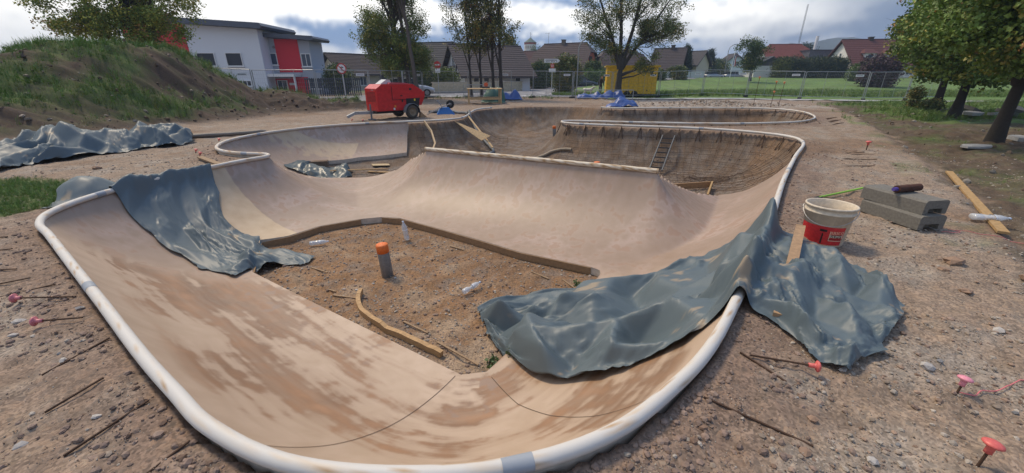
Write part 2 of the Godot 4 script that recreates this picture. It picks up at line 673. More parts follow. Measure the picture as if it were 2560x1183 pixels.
func greenness(x: float, z: float) -> float:    # how much of the soil is under grass
	var n := noise_a.get_noise_2d(x * 1.3, z * 1.3) * 0.8 + noise_b.get_noise_2d(x * 2.0, z * 2.0) * 0.4
	if x < -5.5 and z > -31.0:
		var m := mound_y(x, z)
		if m > 0.08:
			return clampf(n * 1.9 + 0.62 + 0.35 * smooth01(1.6, 2.7, m) + 0.2 * smooth01(-16.0, -22.0, x) - 0.55 * smooth01(-15.0, -11.5, x), 0.0, 1.0) * smooth01(0.08, 0.5, m)
		var q := poly_sd(x, z, grass_left) if x < -6.0 and z > -7.5 else -1.0
		return clampf(q * 3.0 + n * 1.2 + 0.3, 0.0, 1.0) if q > -0.3 else 0.0
	if z < -35.2 and x > 8.0:
		return clampf(0.95 + n * 0.4, 0.0, 1.0)
	if z < -50.0:
		return clampf(0.7 + n * 0.5, 0.0, 1.0)
	var v := verge(x, z)
	if v > 0.0:
		var far := smooth01(-14.5, -18.0, z + n * 1.5) * smooth01(0.6, 2.6, v)
		return clampf(far * (1.0 + n) + (n * 1.4 + 0.12) * smooth01(0.1, 0.8, v) * (1.0 - smooth01(5.0, 9.0, v) * 0.2), 0.0, 1.0)
	if v > -0.5 and z < -4.0:
		return clampf(n * 1.5 - 0.1, 0.0, 1.0)
	return 0.0

func ground_color(x: float, z: float, s: float) -> Color:
	var n1 := noise_a.get_noise_2d(x, z)
	var n2 := noise_b.get_noise_2d(x * 1.7, z * 1.7)
	var n3 := noise_c.get_noise_2d(x * 5.0, z * 5.0)
	var c: Color
	if s > 0.0:
		var clay := Color(0.35, 0.195, 0.095)
		var sand := Color(0.42, 0.30, 0.20)
		var grit := Color(0.255, 0.20, 0.158)
		if z > -8.2 and x < 3.5:
			c = clay.lerp(sand, smooth01(-0.1, 0.6, n2 + 0.5 * smooth01(-4.6, -3.4, z)))
			c = c.lerp(Color(0.22, 0.125, 0.065), smooth01(0.05, 0.4, n1 + n3 * 0.6) * 0.6)
			c = c.lerp(grit, smooth01(0.1, 0.5, -n2 + n3 * 0.4) * 0.7)
		else:
			c = grit.lerp(Color(0.19, 0.125, 0.08), smooth01(-0.3, 0.3, n2 + n3 * 0.5) * 0.9)
			c = c.lerp(Color(0.31, 0.19, 0.105), smooth01(0.2, 0.5, n1) * 0.6)
		return c * (0.95 + 0.3 * n3)
	var gravel := Color(0.365, 0.268, 0.193)
	var grey := Color(0.395, 0.325, 0.26)
	var soil := Color(0.275, 0.185, 0.135)
	c = gravel.lerp(grey, smooth01(-0.2, 0.45, n2 + 0.3 * n1))
	c = c.lerp(soil, smooth01(0.75, 0.05, -s + n2 * 0.35 + n1 * 0.25) * 0.8)
	c = c.lerp(Color(0.25, 0.15, 0.085), smooth01(0.12, 0.4, n1 + n3 * 0.3) * 0.7)
	if z < -17.0:
		c = c.lerp(Color(0.30, 0.20, 0.14), smooth01(0.0, 0.5, n2 + n3 * 0.4) * 0.6)
	if z < -24.0 and x > 7.0 and x < 19.0:
		c = c.lerp(Color(0.46, 0.40, 0.34), smooth01(-0.4, 0.2, n3 + n2))
	var v := verge(x, z)
	var earth := Color(0.125, 0.085, 0.052)
	if v > -0.4:
		c = c.lerp(earth.lerp(Color(0.165, 0.125, 0.08), smooth01(-0.1, 0.5, n2 + n3 * 0.5)), smooth01(-0.1, 0.35, v + n2 * 0.5))
	var m := mound_y(x, z)
	if m > 0.0 and x < -5.0:
		c = c.lerp(Color(0.105, 0.067, 0.044).lerp(Color(0.06, 0.04, 0.028), smooth01(-0.1, 0.4, n2 + n3)), smooth01(0.0, 0.15, m))
	if z < -33.0:
		c = c.lerp(earth, 0.5)
	var g := greenness(x, z)
	if g > 0.0:
		var green := Color(0.085, 0.12, 0.03).lerp(Color(0.12, 0.20, 0.04), clampf(0.5 + n2, 0.0, 1.0))
		if z < -35.2 and x > 8.0:
			green = Color(0.19, 0.34, 0.065).lerp(Color(0.12, 0.24, 0.045), clampf(0.4 + n2 + n3 * 0.5, 0.0, 1.0))
		elif z < -16.0 and x > 8.0:
			green = Color(0.15, 0.27, 0.05)
		c = c.lerp(green, g * 0.85)
	return c * (0.97 + 0.28 * n3)

func make_ground() -> void:
	for p in GRASS_LEFT:
		grass_left.append(Vector2(p[0], p[1]))
	var left := grow(9.5, 500.0, 0.12, 1.055)
	left.reverse()
	var xs := PackedFloat32Array()
	for v in left:
		xs.append(-v)
	xs.append_array(lines([-9.5, [-3.0, 0.08], [3.0, 0.05], [9.0, 0.08], [15.0, 0.12]]))
	xs.append_array(grow(15.0, 1100.0, 0.14, 1.06))
	var far := grow(26.0, 860.0, 0.16, 1.055)
	far.reverse()
	var zs := PackedFloat32Array()
	for v in far:
		zs.append(-v)
	zs.append_array(lines([-26.0, [-10.0, 0.1], [-4.0, 0.065], [0.6, 0.048], [3.0, 0.3]]))
	zs.append_array(grow(3.0, 60.0, 0.5, 1.3))
	var nx := xs.size()
	var nz := zs.size()
	var pos := PackedVector3Array()
	var col := PackedColorArray()
	var nor := PackedVector3Array()
	pos.resize(nx * nz)
	col.resize(nx * nz)
	nor.resize(nx * nz)
	for j in nz:
		var z := zs[j]
		for i in nx:
			var x := xs[i]
			var s := -9.0
			if x > GX0 + 0.2 and x < 15.9 and z > GZ0 + 0.2 and z < 0.0:
				s = rim_sd(x, z)
			pos[j * nx + i] = Vector3(x, ground_y(x, z), z)
			col[j * nx + i] = ground_color(x, z, s)
	var idx := PackedInt32Array()
	idx.resize((nx - 1) * (nz - 1) * 6)
	var k := 0
	for j in nz:
		for i in nx:
			var a := pos[j * nx + maxi(i - 1, 0)]
			var b := pos[j * nx + mini(i + 1, nx - 1)]
			var c := pos[maxi(j - 1, 0) * nx + i]
			var d := pos[mini(j + 1, nz - 1) * nx + i]
			nor[j * nx + i] = (d - c).cross(b - a).normalized()
			if i < nx - 1 and j < nz - 1:
				var o := j * nx + i
				idx[k] = o
				idx[k + 1] = o + 1
				idx[k + 2] = o + nx
				idx[k + 3] = o + 1
				idx[k + 4] = o + nx + 1
				idx[k + 5] = o + nx
				k += 6
	var arr := []
	arr.resize(Mesh.ARRAY_MAX)
	arr[Mesh.ARRAY_VERTEX] = pos
	arr[Mesh.ARRAY_NORMAL] = nor
	arr[Mesh.ARRAY_COLOR] = col
	arr[Mesh.ARRAY_INDEX] = idx
	var me := ArrayMesh.new()
	me.add_surface_from_arrays(Mesh.PRIMITIVE_TRIANGLES, arr)
	var o := mesh_obj("ground", me, vmat("ground", 0.93, grain_tex, 0.75, grain_normal, 2.2))
	setting(o, "bare gravel and soil of the building site with grass beyond")

# ---------------------------------------------------------------- poured concrete
const CX0 := -7.7
const CZ0 := -15.75
const CW := 14.7

func concrete_texture() -> ImageTexture:
	var n := 1000
	var data := PackedByteArray()
	data.resize(n * n * 3)
	var streak := FastNoiseLite.new()
	streak.seed = 71
	streak.frequency = 0.55
	streak.fractal_octaves = 5
	streak.fractal_gain = 0.55
	var fine := FastNoiseLite.new()
	fine.seed = 72
	fine.frequency = 3.5
	fine.fractal_octaves = 4
	var broad := FastNoiseLite.new()
	broad.seed = 73
	broad.frequency = 0.45
	broad.fractal_octaves = 3
	for j in n:
		var z := CZ0 + CW * (j + 0.5) / n
		for i in n:
			var x := CX0 + CW * (i + 0.5) / n
			var t := rim_sd(x, z)
			if t < -0.12:
				continue
			var u := rim_u(x, z)
			var b := broad.get_noise_2d(x, z)
			var f := fine.get_noise_2d(x, z)
			var st := streak.get_noise_2d(u * 0.55, t * 3.6) if t < 1.7 and (z > -5.6 or x < -4.2 or x > 3.4) else streak.get_noise_2d(x * 0.9 + z * 1.8, z * 1.1 - x * 0.5)
			var r := 0.0
			var g := 0.0
			var bl := 0.0
			# the near half is filmed with mud, the far half is bare grey-pink mortar
			var near := smooth01(-5.9, -5.0, z + 0.25 * (x + 2.0) * (1.0 if x < -2.0 else -0.28) + b * 0.3)
			if x > 1.6 and z < -3.0:
				near *= 0.35
			var lx := 0.43 + b * 0.07 + f * 0.05
			r = lerpf(0.345 + b * 0.05 + f * 0.035, 0.50 + b * 0.06 + f * 0.06, near)
			g = lerpf(0.25 + b * 0.045 + f * 0.03, 0.375 + b * 0.05 + f * 0.055, near)
			bl = lerpf(0.185 + b * 0.04 + f * 0.03, 0.272 + b * 0.045 + f * 0.05, near)
			var scrub := streak.get_noise_2d(u * 1.1 + 40.0, t * 20.0 + b * 2.5) if t < 1.9 else f
			var deepness := st * 0.75 + b * 0.85 + f * 0.34 + scrub * 0.34 + 0.19 - absf(t - 0.85) * 0.42
			var mud := (0.30 * smooth01(-0.35, 0.10, deepness) + 0.70 * smooth01(-0.06, 0.22, deepness) * (0.70 + 0.30 * smooth01(-0.3, 0.3, scrub + f * 0.6))) * near
			mud *= smooth01(0.10, 0.32, t + b * 0.12)
			var mr := 0.205 + st * 0.13 + f * 0.08 + scrub * 0.05
			r = lerpf(r, mr * 1.08, mud * 0.9)
			g = lerpf(g, mr * 0.58, mud * 0.9)
			bl = lerpf(bl, mr * 0.29, mud * 0.9)
			# trowel marks and pale lime bloom on the far half
			var bloom := smooth01(-0.1, 0.6, st + f * 0.4 + b * 0.5) * (1.0 - near) * 0.45
			r = lerpf(r, lx + 0.05, bloom)
			g = lerpf(g, lx * 0.84, bloom)
			bl = lerpf(bl, lx * 0.72, bloom)
			var rust := smooth01(0.26, 0.42, f + b * 0.35 + st * 0.25) * (1.0 - near) * 0.55
			r = lerpf(r, 0.31, rust)
			g = lerpf(g, 0.185, rust)
			bl = lerpf(bl, 0.11, rust)
			# paler strips of an earlier pour beside the day joints
			var pale := 0.0
			if x < -4.0 and z > -7.75 and z < -6.2:
				var e := -7.62 + (x + 5.57) * 0.46
				pale = smooth01(e - 0.012, e + 0.012, z + f * 0.02) * smooth01(e + 0.9, e + 0.7, z)
			elif z < -10.0 and x < -5.4:
				var e2 := (x + 7.0) * 0.55 + (z + 13.2) * 0.85
				pale = smooth01(-0.02, 0.02, e2) * smooth01(0.75, 0.3, e2 + f * 0.5)
			r = lerpf(r, 0.50 + f * 0.06, pale)
			g = lerpf(g, 0.375 + f * 0.06, pale)
			bl = lerpf(bl, 0.245 + f * 0.05, pale)
			# dried slurry dots on the flat
			if t > 1.25 and near > 0.5:
				var dots := smooth01(0.22, 0.38, f) * smooth01(-0.2, 0.4, b + st)
				r = lerpf(r, 0.27, dots * 0.6)
				g = lerpf(g, 0.205, dots * 0.6)
				bl = lerpf(bl, 0.165, dots * 0.6)
			var o := (j * n + i) * 3
			data[o] = int(pow(clampf(r, 0.0, 1.0), 0.4545) * 255.0)
			data[o + 1] = int(pow(clampf(g, 0.0, 1.0), 0.4545) * 255.0)
			data[o + 2] = int(pow(clampf(bl, 0.0, 1.0), 0.4545) * 255.0)
	return ImageTexture.create_from_image(Image.create_from_data(n, n, false, Image.FORMAT_RGB8, data))

func make_concrete() -> void:
	var root := thing("concrete_bowl", "curved tan concrete skate bowl with mud stains and an unpoured dirt floor", "skate bowl")
	var step := 0.05
	var n := int(CW / step) + 1
	var f := PackedFloat32Array()
	f.resize(n * n)
	f.fill(-1.0)
	var hh := PackedFloat32Array()
	hh.resize(n * n)
	for j in n:
		var z := CZ0 + j * step
		for i in n:
			var x := CX0 + i * step
			var s := rim_sd(x, z)
			if s < -0.12:
				continue
			var q := minf(s, poly_sd(x, z, poured_poly))
			if q > -0.12 and z > -8.0 and z < -3.0:
				q = minf(q, -poly_sd(x, z, pit_poly))
			f[j * n + i] = q
			hh[j * n + i] = profile(run_at(x, z, maxf(s, 0.0)))
	var pos := PackedVector3Array()
	var nor := PackedVector3Array()
	var uv := PackedVector2Array()
	var rim_edges := PackedVector3Array()
	for j in range(1, n - 2):
		for i in range(1, n - 2):
			var ids := [j * n + i, j * n + i + 1, (j + 1) * n + i + 1, (j + 1) * n + i]
			if f[ids[0]] <= 0.0 and f[ids[1]] <= 0.0 and f[ids[2]] <= 0.0 and f[ids[3]] <= 0.0:
				continue
			for half in 2:
				var tri3 := [ids[0], ids[1], ids[2]] if half == 0 else [ids[0], ids[2], ids[3]]
				var poly := []
				var cut := []
				for e in 3:
					var a: int = tri3[e]
					var b: int = tri3[(e + 1) % 3]
					var pa := Vector2(CX0 + (a % n) * step, CZ0 + int(float(a) / n) * step)
					var pb := Vector2(CX0 + (b % n) * step, CZ0 + int(float(b) / n) * step)
					if f[a] > 0.0:
						poly.append([pa, hh[a]])
					if (f[a] > 0.0) != (f[b] > 0.0):
						var p := pa.lerp(pb, f[a] / (f[a] - f[b]))
						var it := [p, slab_y(p.x, p.y)]
						poly.append(it)
						cut.append(it)
				if poly.size() < 3:
					continue
				for k in range(1, poly.size() - 1):
					for v in [poly[0], poly[k], poly[k + 1]]:
						var p: Vector2 = v[0]
						pos.append(Vector3(p.x, v[1], p.y))
						uv.append(Vector2((p.x - CX0) / CW, (p.y - CZ0) / CW))
						var gx := clampi(int((p.x - CX0) / step + 0.5), 1, n - 2)
						var gz := clampi(int((p.y - CZ0) / step + 0.5), 1, n - 2)
						var o := gz * n + gx
						var dx := 0.0
						var dz := 0.0
						if f[o + 1] > -0.9 and f[o - 1] > -0.9 and f[o + n] > -0.9 and f[o - n] > -0.9 and f[o] > 0.06:
							dx = (hh[o + 1] - hh[o - 1]) / (2.0 * step)
							dz = (hh[o + n] - hh[o - n]) / (2.0 * step)
						else:
							dx = (slab_y(p.x + 0.03, p.y) - slab_y(p.x - 0.03, p.y)) / 0.06
							dz = (slab_y(p.x, p.y + 0.03) - slab_y(p.x, p.y - 0.03)) / 0.06
						nor.append(Vector3(-dx, 1.0, -dz).normalized())
				if cut.size() == 2:
					rim_edges.append(Vector3(cut[0][0].x, cut[0][1], cut[0][0].y))
					rim_edges.append(Vector3(cut[1][0].x, cut[1][1], cut[1][0].y))
	var arr := []
	arr.resize(Mesh.ARRAY_MAX)
	arr[Mesh.ARRAY_VERTEX] = pos
	arr[Mesh.ARRAY_NORMAL] = nor
	arr[Mesh.ARRAY_TEX_UV] = uv
	var me := ArrayMesh.new()
	me.add_surface_from_arrays(Mesh.PRIMITIVE_TRIANGLES, arr)
	var m := StandardMaterial3D.new()
	m.albedo_texture = concrete_texture()
	m.texture_filter = BaseMaterial3D.TEXTURE_FILTER_LINEAR
	m.roughness = 0.5
	m.cull_mode = BaseMaterial3D.CULL_DISABLED
	mesh_obj("shell", me, m, root)
	var sk := shape()
	sk.set_smooth_group(-1)
	for i in range(0, rim_edges.size(), 2):
		var a := rim_edges[i]
		var b := rim_edges[i + 1]
		quad(sk, a, b, b - Vector3(0, 0.12, 0), a - Vector3(0, 0.12, 0))
	obj("slab_edge", sk, mat("slab_edge", lin(0.50, 0.44, 0.37), 0.8, 0.0, 1.0, 2.0), root)
	# day joints: dark strips paint in the shade of narrow saw cuts
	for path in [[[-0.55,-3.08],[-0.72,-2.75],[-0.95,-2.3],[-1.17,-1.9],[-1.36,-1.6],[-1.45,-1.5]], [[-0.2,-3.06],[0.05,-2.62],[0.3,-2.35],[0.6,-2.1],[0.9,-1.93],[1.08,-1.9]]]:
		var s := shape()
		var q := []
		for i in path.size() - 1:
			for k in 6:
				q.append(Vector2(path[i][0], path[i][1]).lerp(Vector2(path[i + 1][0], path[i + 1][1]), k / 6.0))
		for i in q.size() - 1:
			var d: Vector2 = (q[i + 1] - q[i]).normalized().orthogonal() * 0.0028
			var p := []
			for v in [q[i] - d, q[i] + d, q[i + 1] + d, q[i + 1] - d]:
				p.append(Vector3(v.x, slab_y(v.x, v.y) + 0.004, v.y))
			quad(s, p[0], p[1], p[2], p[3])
		obj("day_joint", s, mat("joint_shade", lin(0.12, 0.085, 0.06), 0.9), root)

func rim_slice(from: float, to: float, step: float) -> Array:    # points on the rim between two lengths
	var out := []
	var n := rim_pts.size()
	var u := from
	while u < to + step * 0.5:
		var k := int(u / 0.04)
		out.append(rim_pts[(k % n + n) % n])
		u += step
	return out

func rim_length_near(x: float, z: float) -> float:
	var best := 1e9
	var at := 0
	for i in rim_pts.size():
		var q := rim_pts[i].distance_squared_to(Vector2(x, z))
		if q < best:
			best = q
			at = i
	return at * 0.04

func inward(u: float) -> Vector2:
	var n := rim_pts.size()
	var k := int(u / 0.04)
	var d := (rim_pts[((k + 3) % n + n) % n] - rim_pts[((k - 3) % n + n) % n]).normalized()
	var c := d.orthogonal()
	var p := rim_pts[(k % n + n) % n]
	return c if rim_sd(p.x + c.x * 0.15, p.y + c.y * 0.15) > 0.0 else -c

func make_coping() -> void:
	var root := thing("coping_pipe", "white plastic coping pipe running round the rim of the bowl", "pipe")
	var n := rim_pts.size()
	var length := n * 0.04
	var gap_a := rim_length_near(-1.2, -22.6)
	var gap_b := rim_length_near(4.9, -23.0)
	var pipe := vmat("pipe", 0.6)
	var u := gap_b
	var tape := mat("pipe_tape", lin(0.30, 0.33, 0.37), 0.6)
	while u < gap_a + length - 0.2:
		var v := minf(u + 3.9, gap_a + length)
		var p0 := rim_pts[int(u / 0.04) % n]
		var close := p0.length() < 13.0
		var pts := []
		var cols := []
		var step := 0.08 if close else 0.24
		var sides := 14 if close else 8
		var flat := rim_slice(u, v, step)
		for i in flat.size():
			var q: Vector2 = flat[i]
			pts.append(Vector3(q.x, 0.03, q.y))
			var ring := []
			for k in sides:
				var w := noise_c.get_noise_3d(q.x * 6.0, k * 0.9, q.y * 6.0) + noise_b.get_noise_3d(q.x * 3.0, k * 0.4, q.y * 3.0) * 0.6
				var c := Color(0.60, 0.58, 0.54)
				var old := smooth01(-7.2, -8.2, q.x * 0.2 + q.y) if q.x < 0.0 else 0.0
				if q.y < -16.0 or q.x > 1.5:
					old = 0.0
				c = c.lerp(Color(0.62, 0.50, 0.37), smooth01(0.10, 0.5, w + old * 0.35) * 0.8)
				c = c.lerp(Color(0.42, 0.27, 0.14), smooth01(0.40, 0.62, w + old * 0.12))
				ring.append(c)
			cols.append(ring)
		var s := shape()
		tube(s, pts, 0.038, sides, false, cols)
		obj("pipe_section", s, pipe, root)
		var t := shape()
		var e: Vector2 = flat[flat.size() - 1]
		var e0: Vector2 = flat[flat.size() - 2]
		var dir := Vector3(e.x - e0.x, 0, e.y - e0.y).normalized()
		var c3 := Vector3(e.x, 0.03, e.y)
		tube(t, [c3 - dir * 0.07, c3 + dir * 0.07], 0.0398, sides, false)
		obj("joint_sleeve", t, tape, root)
		u = v
	# rusty stirrups that hold the pipe over the unpoured banks
	var rust := mat("rebar", lin(0.085, 0.048, 0.03), 0.85, 0.3)
	for rg in [[rim_length_near(4.9, -22.9), rim_length_near(2.1, -14.9)], [rim_length_near(2.1, -14.9), length + rim_length_near(6.3, -8.9)]]:
		u = rg[0]
		while u < rg[1]:
			var k := int(u / 0.04)
			var p := rim_pts[k % n]
			var w := inward(k % n * 0.04)
			var s := shape()
			for sg: float in [-1.0, 1.0]:
				var q := p + w * 0.16 + w.orthogonal() * 0.07 * sg
				tube(s, [Vector3(p.x, 0.0, p.y), Vector3(q.x, ground_y(q.x, q.y) + 0.0, q.y)], 0.010, 4, false)
			obj("stirrup", s, rust, root)
			u += 0.62
	# the spine's own pipe
	var sp := thing("spine_coping", "mud-caked cream coping pipe along the top of the concrete spine", "pipe")
	var pts := []
	var cols := []
	for i in 70:
		var q := SPINE_A.lerp(SPINE_B, i / 69.0)
		pts.append(Vector3(q.x, 0.02, q.y))
		var ring := []
		for k in 12:
			var w := noise_c.get_noise_3d(q.x * 6.0, k * 0.9, q.y * 6.0) + 0.5 * noise_b.get_noise_3d(q.x * 3.0, k * 0.5, q.y * 3.0)
			ring.append(Color(0.70, 0.62, 0.50).lerp(Color(0.36, 0.22, 0.10), smooth01(-0.02, 0.28, w)))
		cols.append(ring)
	var s2 := shape()
	tube(s2, pts, 0.044, 12, false, cols)
	obj("pipe", s2, vmat("spine_pipe", 0.7), sp)
	for e in [0, 69]:
		var s3 := shape()
		var dir: Vector3 = (pts[1] - pts[0]).normalized() * (1.0 if e else -1.0)
		tube(s3, [pts[e] - dir * 0.02, pts[e] + dir * 0.012], 0.0455, 12, true)
		obj("end_cap", s3, mat("cap_mud", lin(0.45, 0.34, 0.22), 0.85), sp)

# ---------------------------------------------------------------- draped sheets
func net_at(net: Array, u: float, v: float) -> Vector2:    # smooth surface through a net of points
	var nu := net.size() - 1
	var nv: int = net[0].size() - 1
	var fu := clampf(u, 0.0, 0.9999) * nu
	var fv := clampf(v, 0.0, 0.9999) * nv
	var iu := int(fu)
	var iv := int(fv)
	var rows := []
	for a in [iu - 1, iu, iu + 1, iu + 2]:
		var r: Array = net[clampi(a, 0, nu)]
		var q := []
		for b in [iv - 1, iv, iv + 1, iv + 2]:
			var c: Array = r[clampi(b, 0, nv)]
			q.append(Vector2(c[0], c[1]))
		rows.append(q[1].cubic_interpolate(q[2], q[0], q[3], fv - iv))
	return rows[1].cubic_interpolate(rows[2], rows[0], rows[3], fu - iu)

# a sheet let fall over the place: net of where it lies, extra length that gathers into folds
func drape(called: String, label: String, group: String, net: Array, nu: int, nv: int, slack: float, m: Material, piles: Array = [], fold := Vector2(2.2, 5.0), seed_no := 1) -> MeshInstance3D:
	var p := PackedVector3Array()
	p.resize(nu * nv)
	var lo := Vector2(1e9, 1e9)
	var hi := Vector2(-1e9, -1e9)
	for i in nu:
		for j in nv:
			var q := net_at(net, float(i) / (nu - 1), float(j) / (nv - 1))
			if i == 0 or j == 0 or i == nu - 1 or j == nv - 1:
				q += Vector2(noise_c.get_noise_2d(q.x * 1.6, q.y * 1.6 + seed_no), noise_c.get_noise_2d(q.x * 1.6 + 50.0, q.y * 1.6)) * 0.12
			p[i * nv + j] = Vector3(q.x, 0, q.y)
			lo = lo.min(q)
			hi = hi.max(q)
	lo -= Vector2(0.4, 0.4)
	hi += Vector2(0.4, 0.4)
	# the bed it falls on, sampled once
	var step := maxf((hi.x - lo.x), (hi.y - lo.y)) / 90.0
	var bw := int((hi.x - lo.x) / step) + 2
	var bh := int((hi.y - lo.y) / step) + 2
	var bed := PackedFloat32Array()
	bed.resize(bw * bh)
	for b in bh:
		for a in bw:
			var x := lo.x + a * step
			var z := lo.y + b * step
			var y := top_y(x, z)
			for h in piles:
				var r = Vector2(x - h[0], z - h[1]).length() / h[2]
				if r < 1.0:
					y = maxf(y, top_y(x, z) + h[3] * (1.0 - r * r))
			bed[b * bw + a] = y
	for i in nu:
		for j in nv:
			var k := i * nv + j
			var x := p[k].x
			var z := p[k].z
			var a := clampi(int((x - lo.x) / step), 0, bw - 2)
			var b := clampi(int((z - lo.y) / step), 0, bh - 2)
			var fx := (x - lo.x) / step - a
			var fz := (z - lo.y) / step - b
			var id := b * bw + a
			p[k].y = lerpf(lerpf(bed[id], bed[id + 1], fx), lerpf(bed[id + bw], bed[id + bw + 1], fx), fz) + 0.015
	# the folds it was left with: long creases across the sheet, then crumples
	var wide := p[0].distance_to(p[(nu - 1) * nv])
	var tall := p[0].distance_to(p[nv - 1]) + 0.01
	wide = maxf(wide, p[nv / 2].distance_to(p[(nu - 1) * nv + nv / 2]))
	tall = maxf(tall, p[(nu / 2) * nv].distance_to(p[(nu / 2) * nv + nv - 1]))
	# ridges and valleys run across fold.x; facets between them meet in sharp creases
	var rr := RandomNumberGenerator.new()
	rr.seed = 400 + seed_no
	var dir := Vector2(cos(fold.x), sin(fold.x))
	var across := fold.y * 0.5
	var along := across * 2.4
	var fp := PackedVector2Array()
	var fh := PackedFloat32Array()
	var reach := wide + tall
	var rows := int(reach / across) + 2
	var colsn := int(reach / along) + 2
	for r in range(-rows, rows):
		for c in range(-colsn, colsn):
			var q := dir * (r * across) + dir.orthogonal() * ((c + 0.5 * (r & 1)) * along)
			q += Vector2(rr.randf_range(-0.42, 0.42) * across, 0).rotated(fold.x) + dir.orthogonal() * rr.randf_range(-0.45, 0.45) * along
			var hgt := rr.randf_range(0.45, 1.25) if r & 1 else rr.randf_range(-0.1, 0.3)
			if q.x < -along or q.y < -along or q.x > wide + along or q.y > tall + along:
				continue
			fp.append(q)
			fh.append(maxf(hgt, 0.0) * slack * 1.25)
	var ft := Geometry2D.triangulate_delaunay(fp)
	var lifts := PackedFloat32Array()
	lifts.resize(nu * nv)
	for f in range(0, ft.size(), 3):
		var a := fp[ft[f]]
		var b := fp[ft[f + 1]]
		var c := fp[ft[f + 2]]
		var den := (b.y - c.y) * (a.x - c.x) + (c.x - b.x) * (a.y - c.y)
		if absf(den) < 1e-9:
			continue
		var i0 := clampi(int(floorf(minf(a.x, minf(b.x, c.x)) / wide * (nu - 1))), 0, nu - 1)
		var i1 := clampi(int(ceilf(maxf(a.x, maxf(b.x, c.x)) / wide * (nu - 1))), 0, nu - 1)
		var j0 := clampi(int(floorf(minf(a.y, minf(b.y, c.y)) / tall * (nv - 1))), 0, nv - 1)
		var j1 := clampi(int(ceilf(maxf(a.y, maxf(b.y, c.y)) / tall * (nv - 1))), 0, nv - 1)
		for i in range(i0, i1 + 1):
			for j in range(j0, j1 + 1):
				var su := float(i) / (nu - 1) * wide
				var sv := float(j) / (nv - 1) * tall
				var w0 := ((b.y - c.y) * (su - c.x) + (c.x - b.x) * (sv - c.y)) / den
				var w1 := ((c.y - a.y) * (su - c.x) + (a.x - c.x) * (sv - c.y)) / den
				if w0 > -0.001 and w1 > -0.001 and w0 + w1 < 1.001:
					lifts[i * nv + j] = w0 * fh[ft[f]] + w1 * fh[ft[f + 1]] + (1.0 - w0 - w1) * fh[ft[f + 2]]
	for i in nu:
		for j in nv:
			# hems lie down, and the sheet lies lower where it spreads on level ground
			var k := i * nv + j
			var hem := minf(minf(i, nu - 1 - i) * wide / nu, minf(j, nv - 1 - j) * tall / nv)
			var level := 1.0
			if p[k].x > GX0 + 0.3 and p[k].x < 15.0 and p[k].z < -0.1 and p[k].z > -25.0 and piles.size() < 4:
				level = lerpf(1.0, 0.46, smooth01(0.1, -0.1, rim_sd(p[k].x, p[k].z)))
			p[k].y += lifts[k] * (0.30 + 0.70 * smooth01(0.0, 0.28, hem)) * level
	# the sheet is stiffer than the ground below it: rounded once, then let rest
	for turn in 1:
		var src := p.duplicate()
		for i in range(1, nu - 1):
			for j in range(1, nv - 1):
				var k := i * nv + j
				p[k] = src[k] * 0.5 + (src[k - 1] + src[k + 1] + src[k - nv] + src[k + nv]) * 0.125
	# small sharp crumples
	for i in nu:
		for j in nv:
			var k := i * nv + j
			var su := float(i) / (nu - 1) * wide
			var sv := float(j) / (nv - 1) * tall
			var amount := clampf(0.45 + 1.5 * noise_a.get_noise_2d(su * 4.0 + seed_no * 8.0, sv * 4.0 + 90.0), 0.05, 1.0)
			var c1 := 1.0 - absf(noise_c.get_noise_2d(su * 2.2 + seed_no * 5.0, sv * 2.2)) * 4.0
			var c2 := 1.0 - absf(noise_c.get_noise_2d(su * 4.2 + 33.0, sv * 4.2 + seed_no * 5.0)) * 4.0
			p[k].y += (maxf(c1, 0.0) * 0.026 + maxf(c2, 0.0) * 0.008) * amount * clampf(slack / 0.14, 0.4, 1.8)
	for k in p.size():
		var a := clampi(int((p[k].x - lo.x) / step + 0.5), 0, bw - 1)
		var b := clampi(int((p[k].z - lo.y) / step + 0.5), 0, bh - 1)
		var fx := clampf((p[k].x - lo.x) / step, 0.0, bw - 1.01)
		var fz := clampf((p[k].z - lo.y) / step, 0.0, bh - 1.01)
		a = int(fx)
		b = int(fz)
		var id := b * bw + a
		p[k].y = maxf(p[k].y, lerpf(lerpf(bed[id], bed[id + 1], fx - a), lerpf(bed[id + bw], bed[id + bw + 1], fx - a), fz - b) + 0.014)
	var mu := nu
	var mv := nv
	var q := p
	var nor := PackedVector3Array()
	nor.resize(mu * mv)
	var col := PackedColorArray()
	col.resize(mu * mv)
	var idx := PackedInt32Array()
	for i in mu:
		for j in mv:
			var k := i * mv + j
			var du := q[mini(i + 1, mu - 1) * mv + j] - q[maxi(i - 1, 0) * mv + j]
			var dv := q[i * mv + mini(j + 1, mv - 1)] - q[i * mv + maxi(j - 1, 0)]
			nor[k] = du.cross(dv).normalized()
			var w := noise_a.get_noise_2d(q[k].x * 6.0 + seed_no * 20.0, q[k].z * 6.0) + 0.55 * noise_d.get_noise_2d(q[k].x * 2.6, q[k].z * 2.6 + seed_no * 11.0) - 0.10
			col[k] = Color(1, 1, 1).lerp(Color(3.5, 2.1, 1.2), smooth01(0.50, 0.62, w + 0.25 * noise_d.get_noise_2d(q[k].x * 9.0, q[k].z * 9.0)) * 0.75)
			if i < mu - 1 and j < mv - 1:
				idx.append_array(PackedInt32Array([k, k + 1, k + mv, k + 1, k + mv + 1, k + mv]))
	for k in col.size():
		var base: Color = m.get_meta("tone")
		var c := Color(base.r * col[k].r, base.g * col[k].g, base.b * col[k].b)
		col[k] = Color(minf(c.r, 0.9), minf(c.g, 0.9), minf(c.b, 0.9))
	var arr := []
	arr.resize(Mesh.ARRAY_MAX)
	arr[Mesh.ARRAY_VERTEX] = q
	arr[Mesh.ARRAY_NORMAL] = nor
	arr[Mesh.ARRAY_COLOR] = col
	arr[Mesh.ARRAY_INDEX] = idx
	var me := ArrayMesh.new()
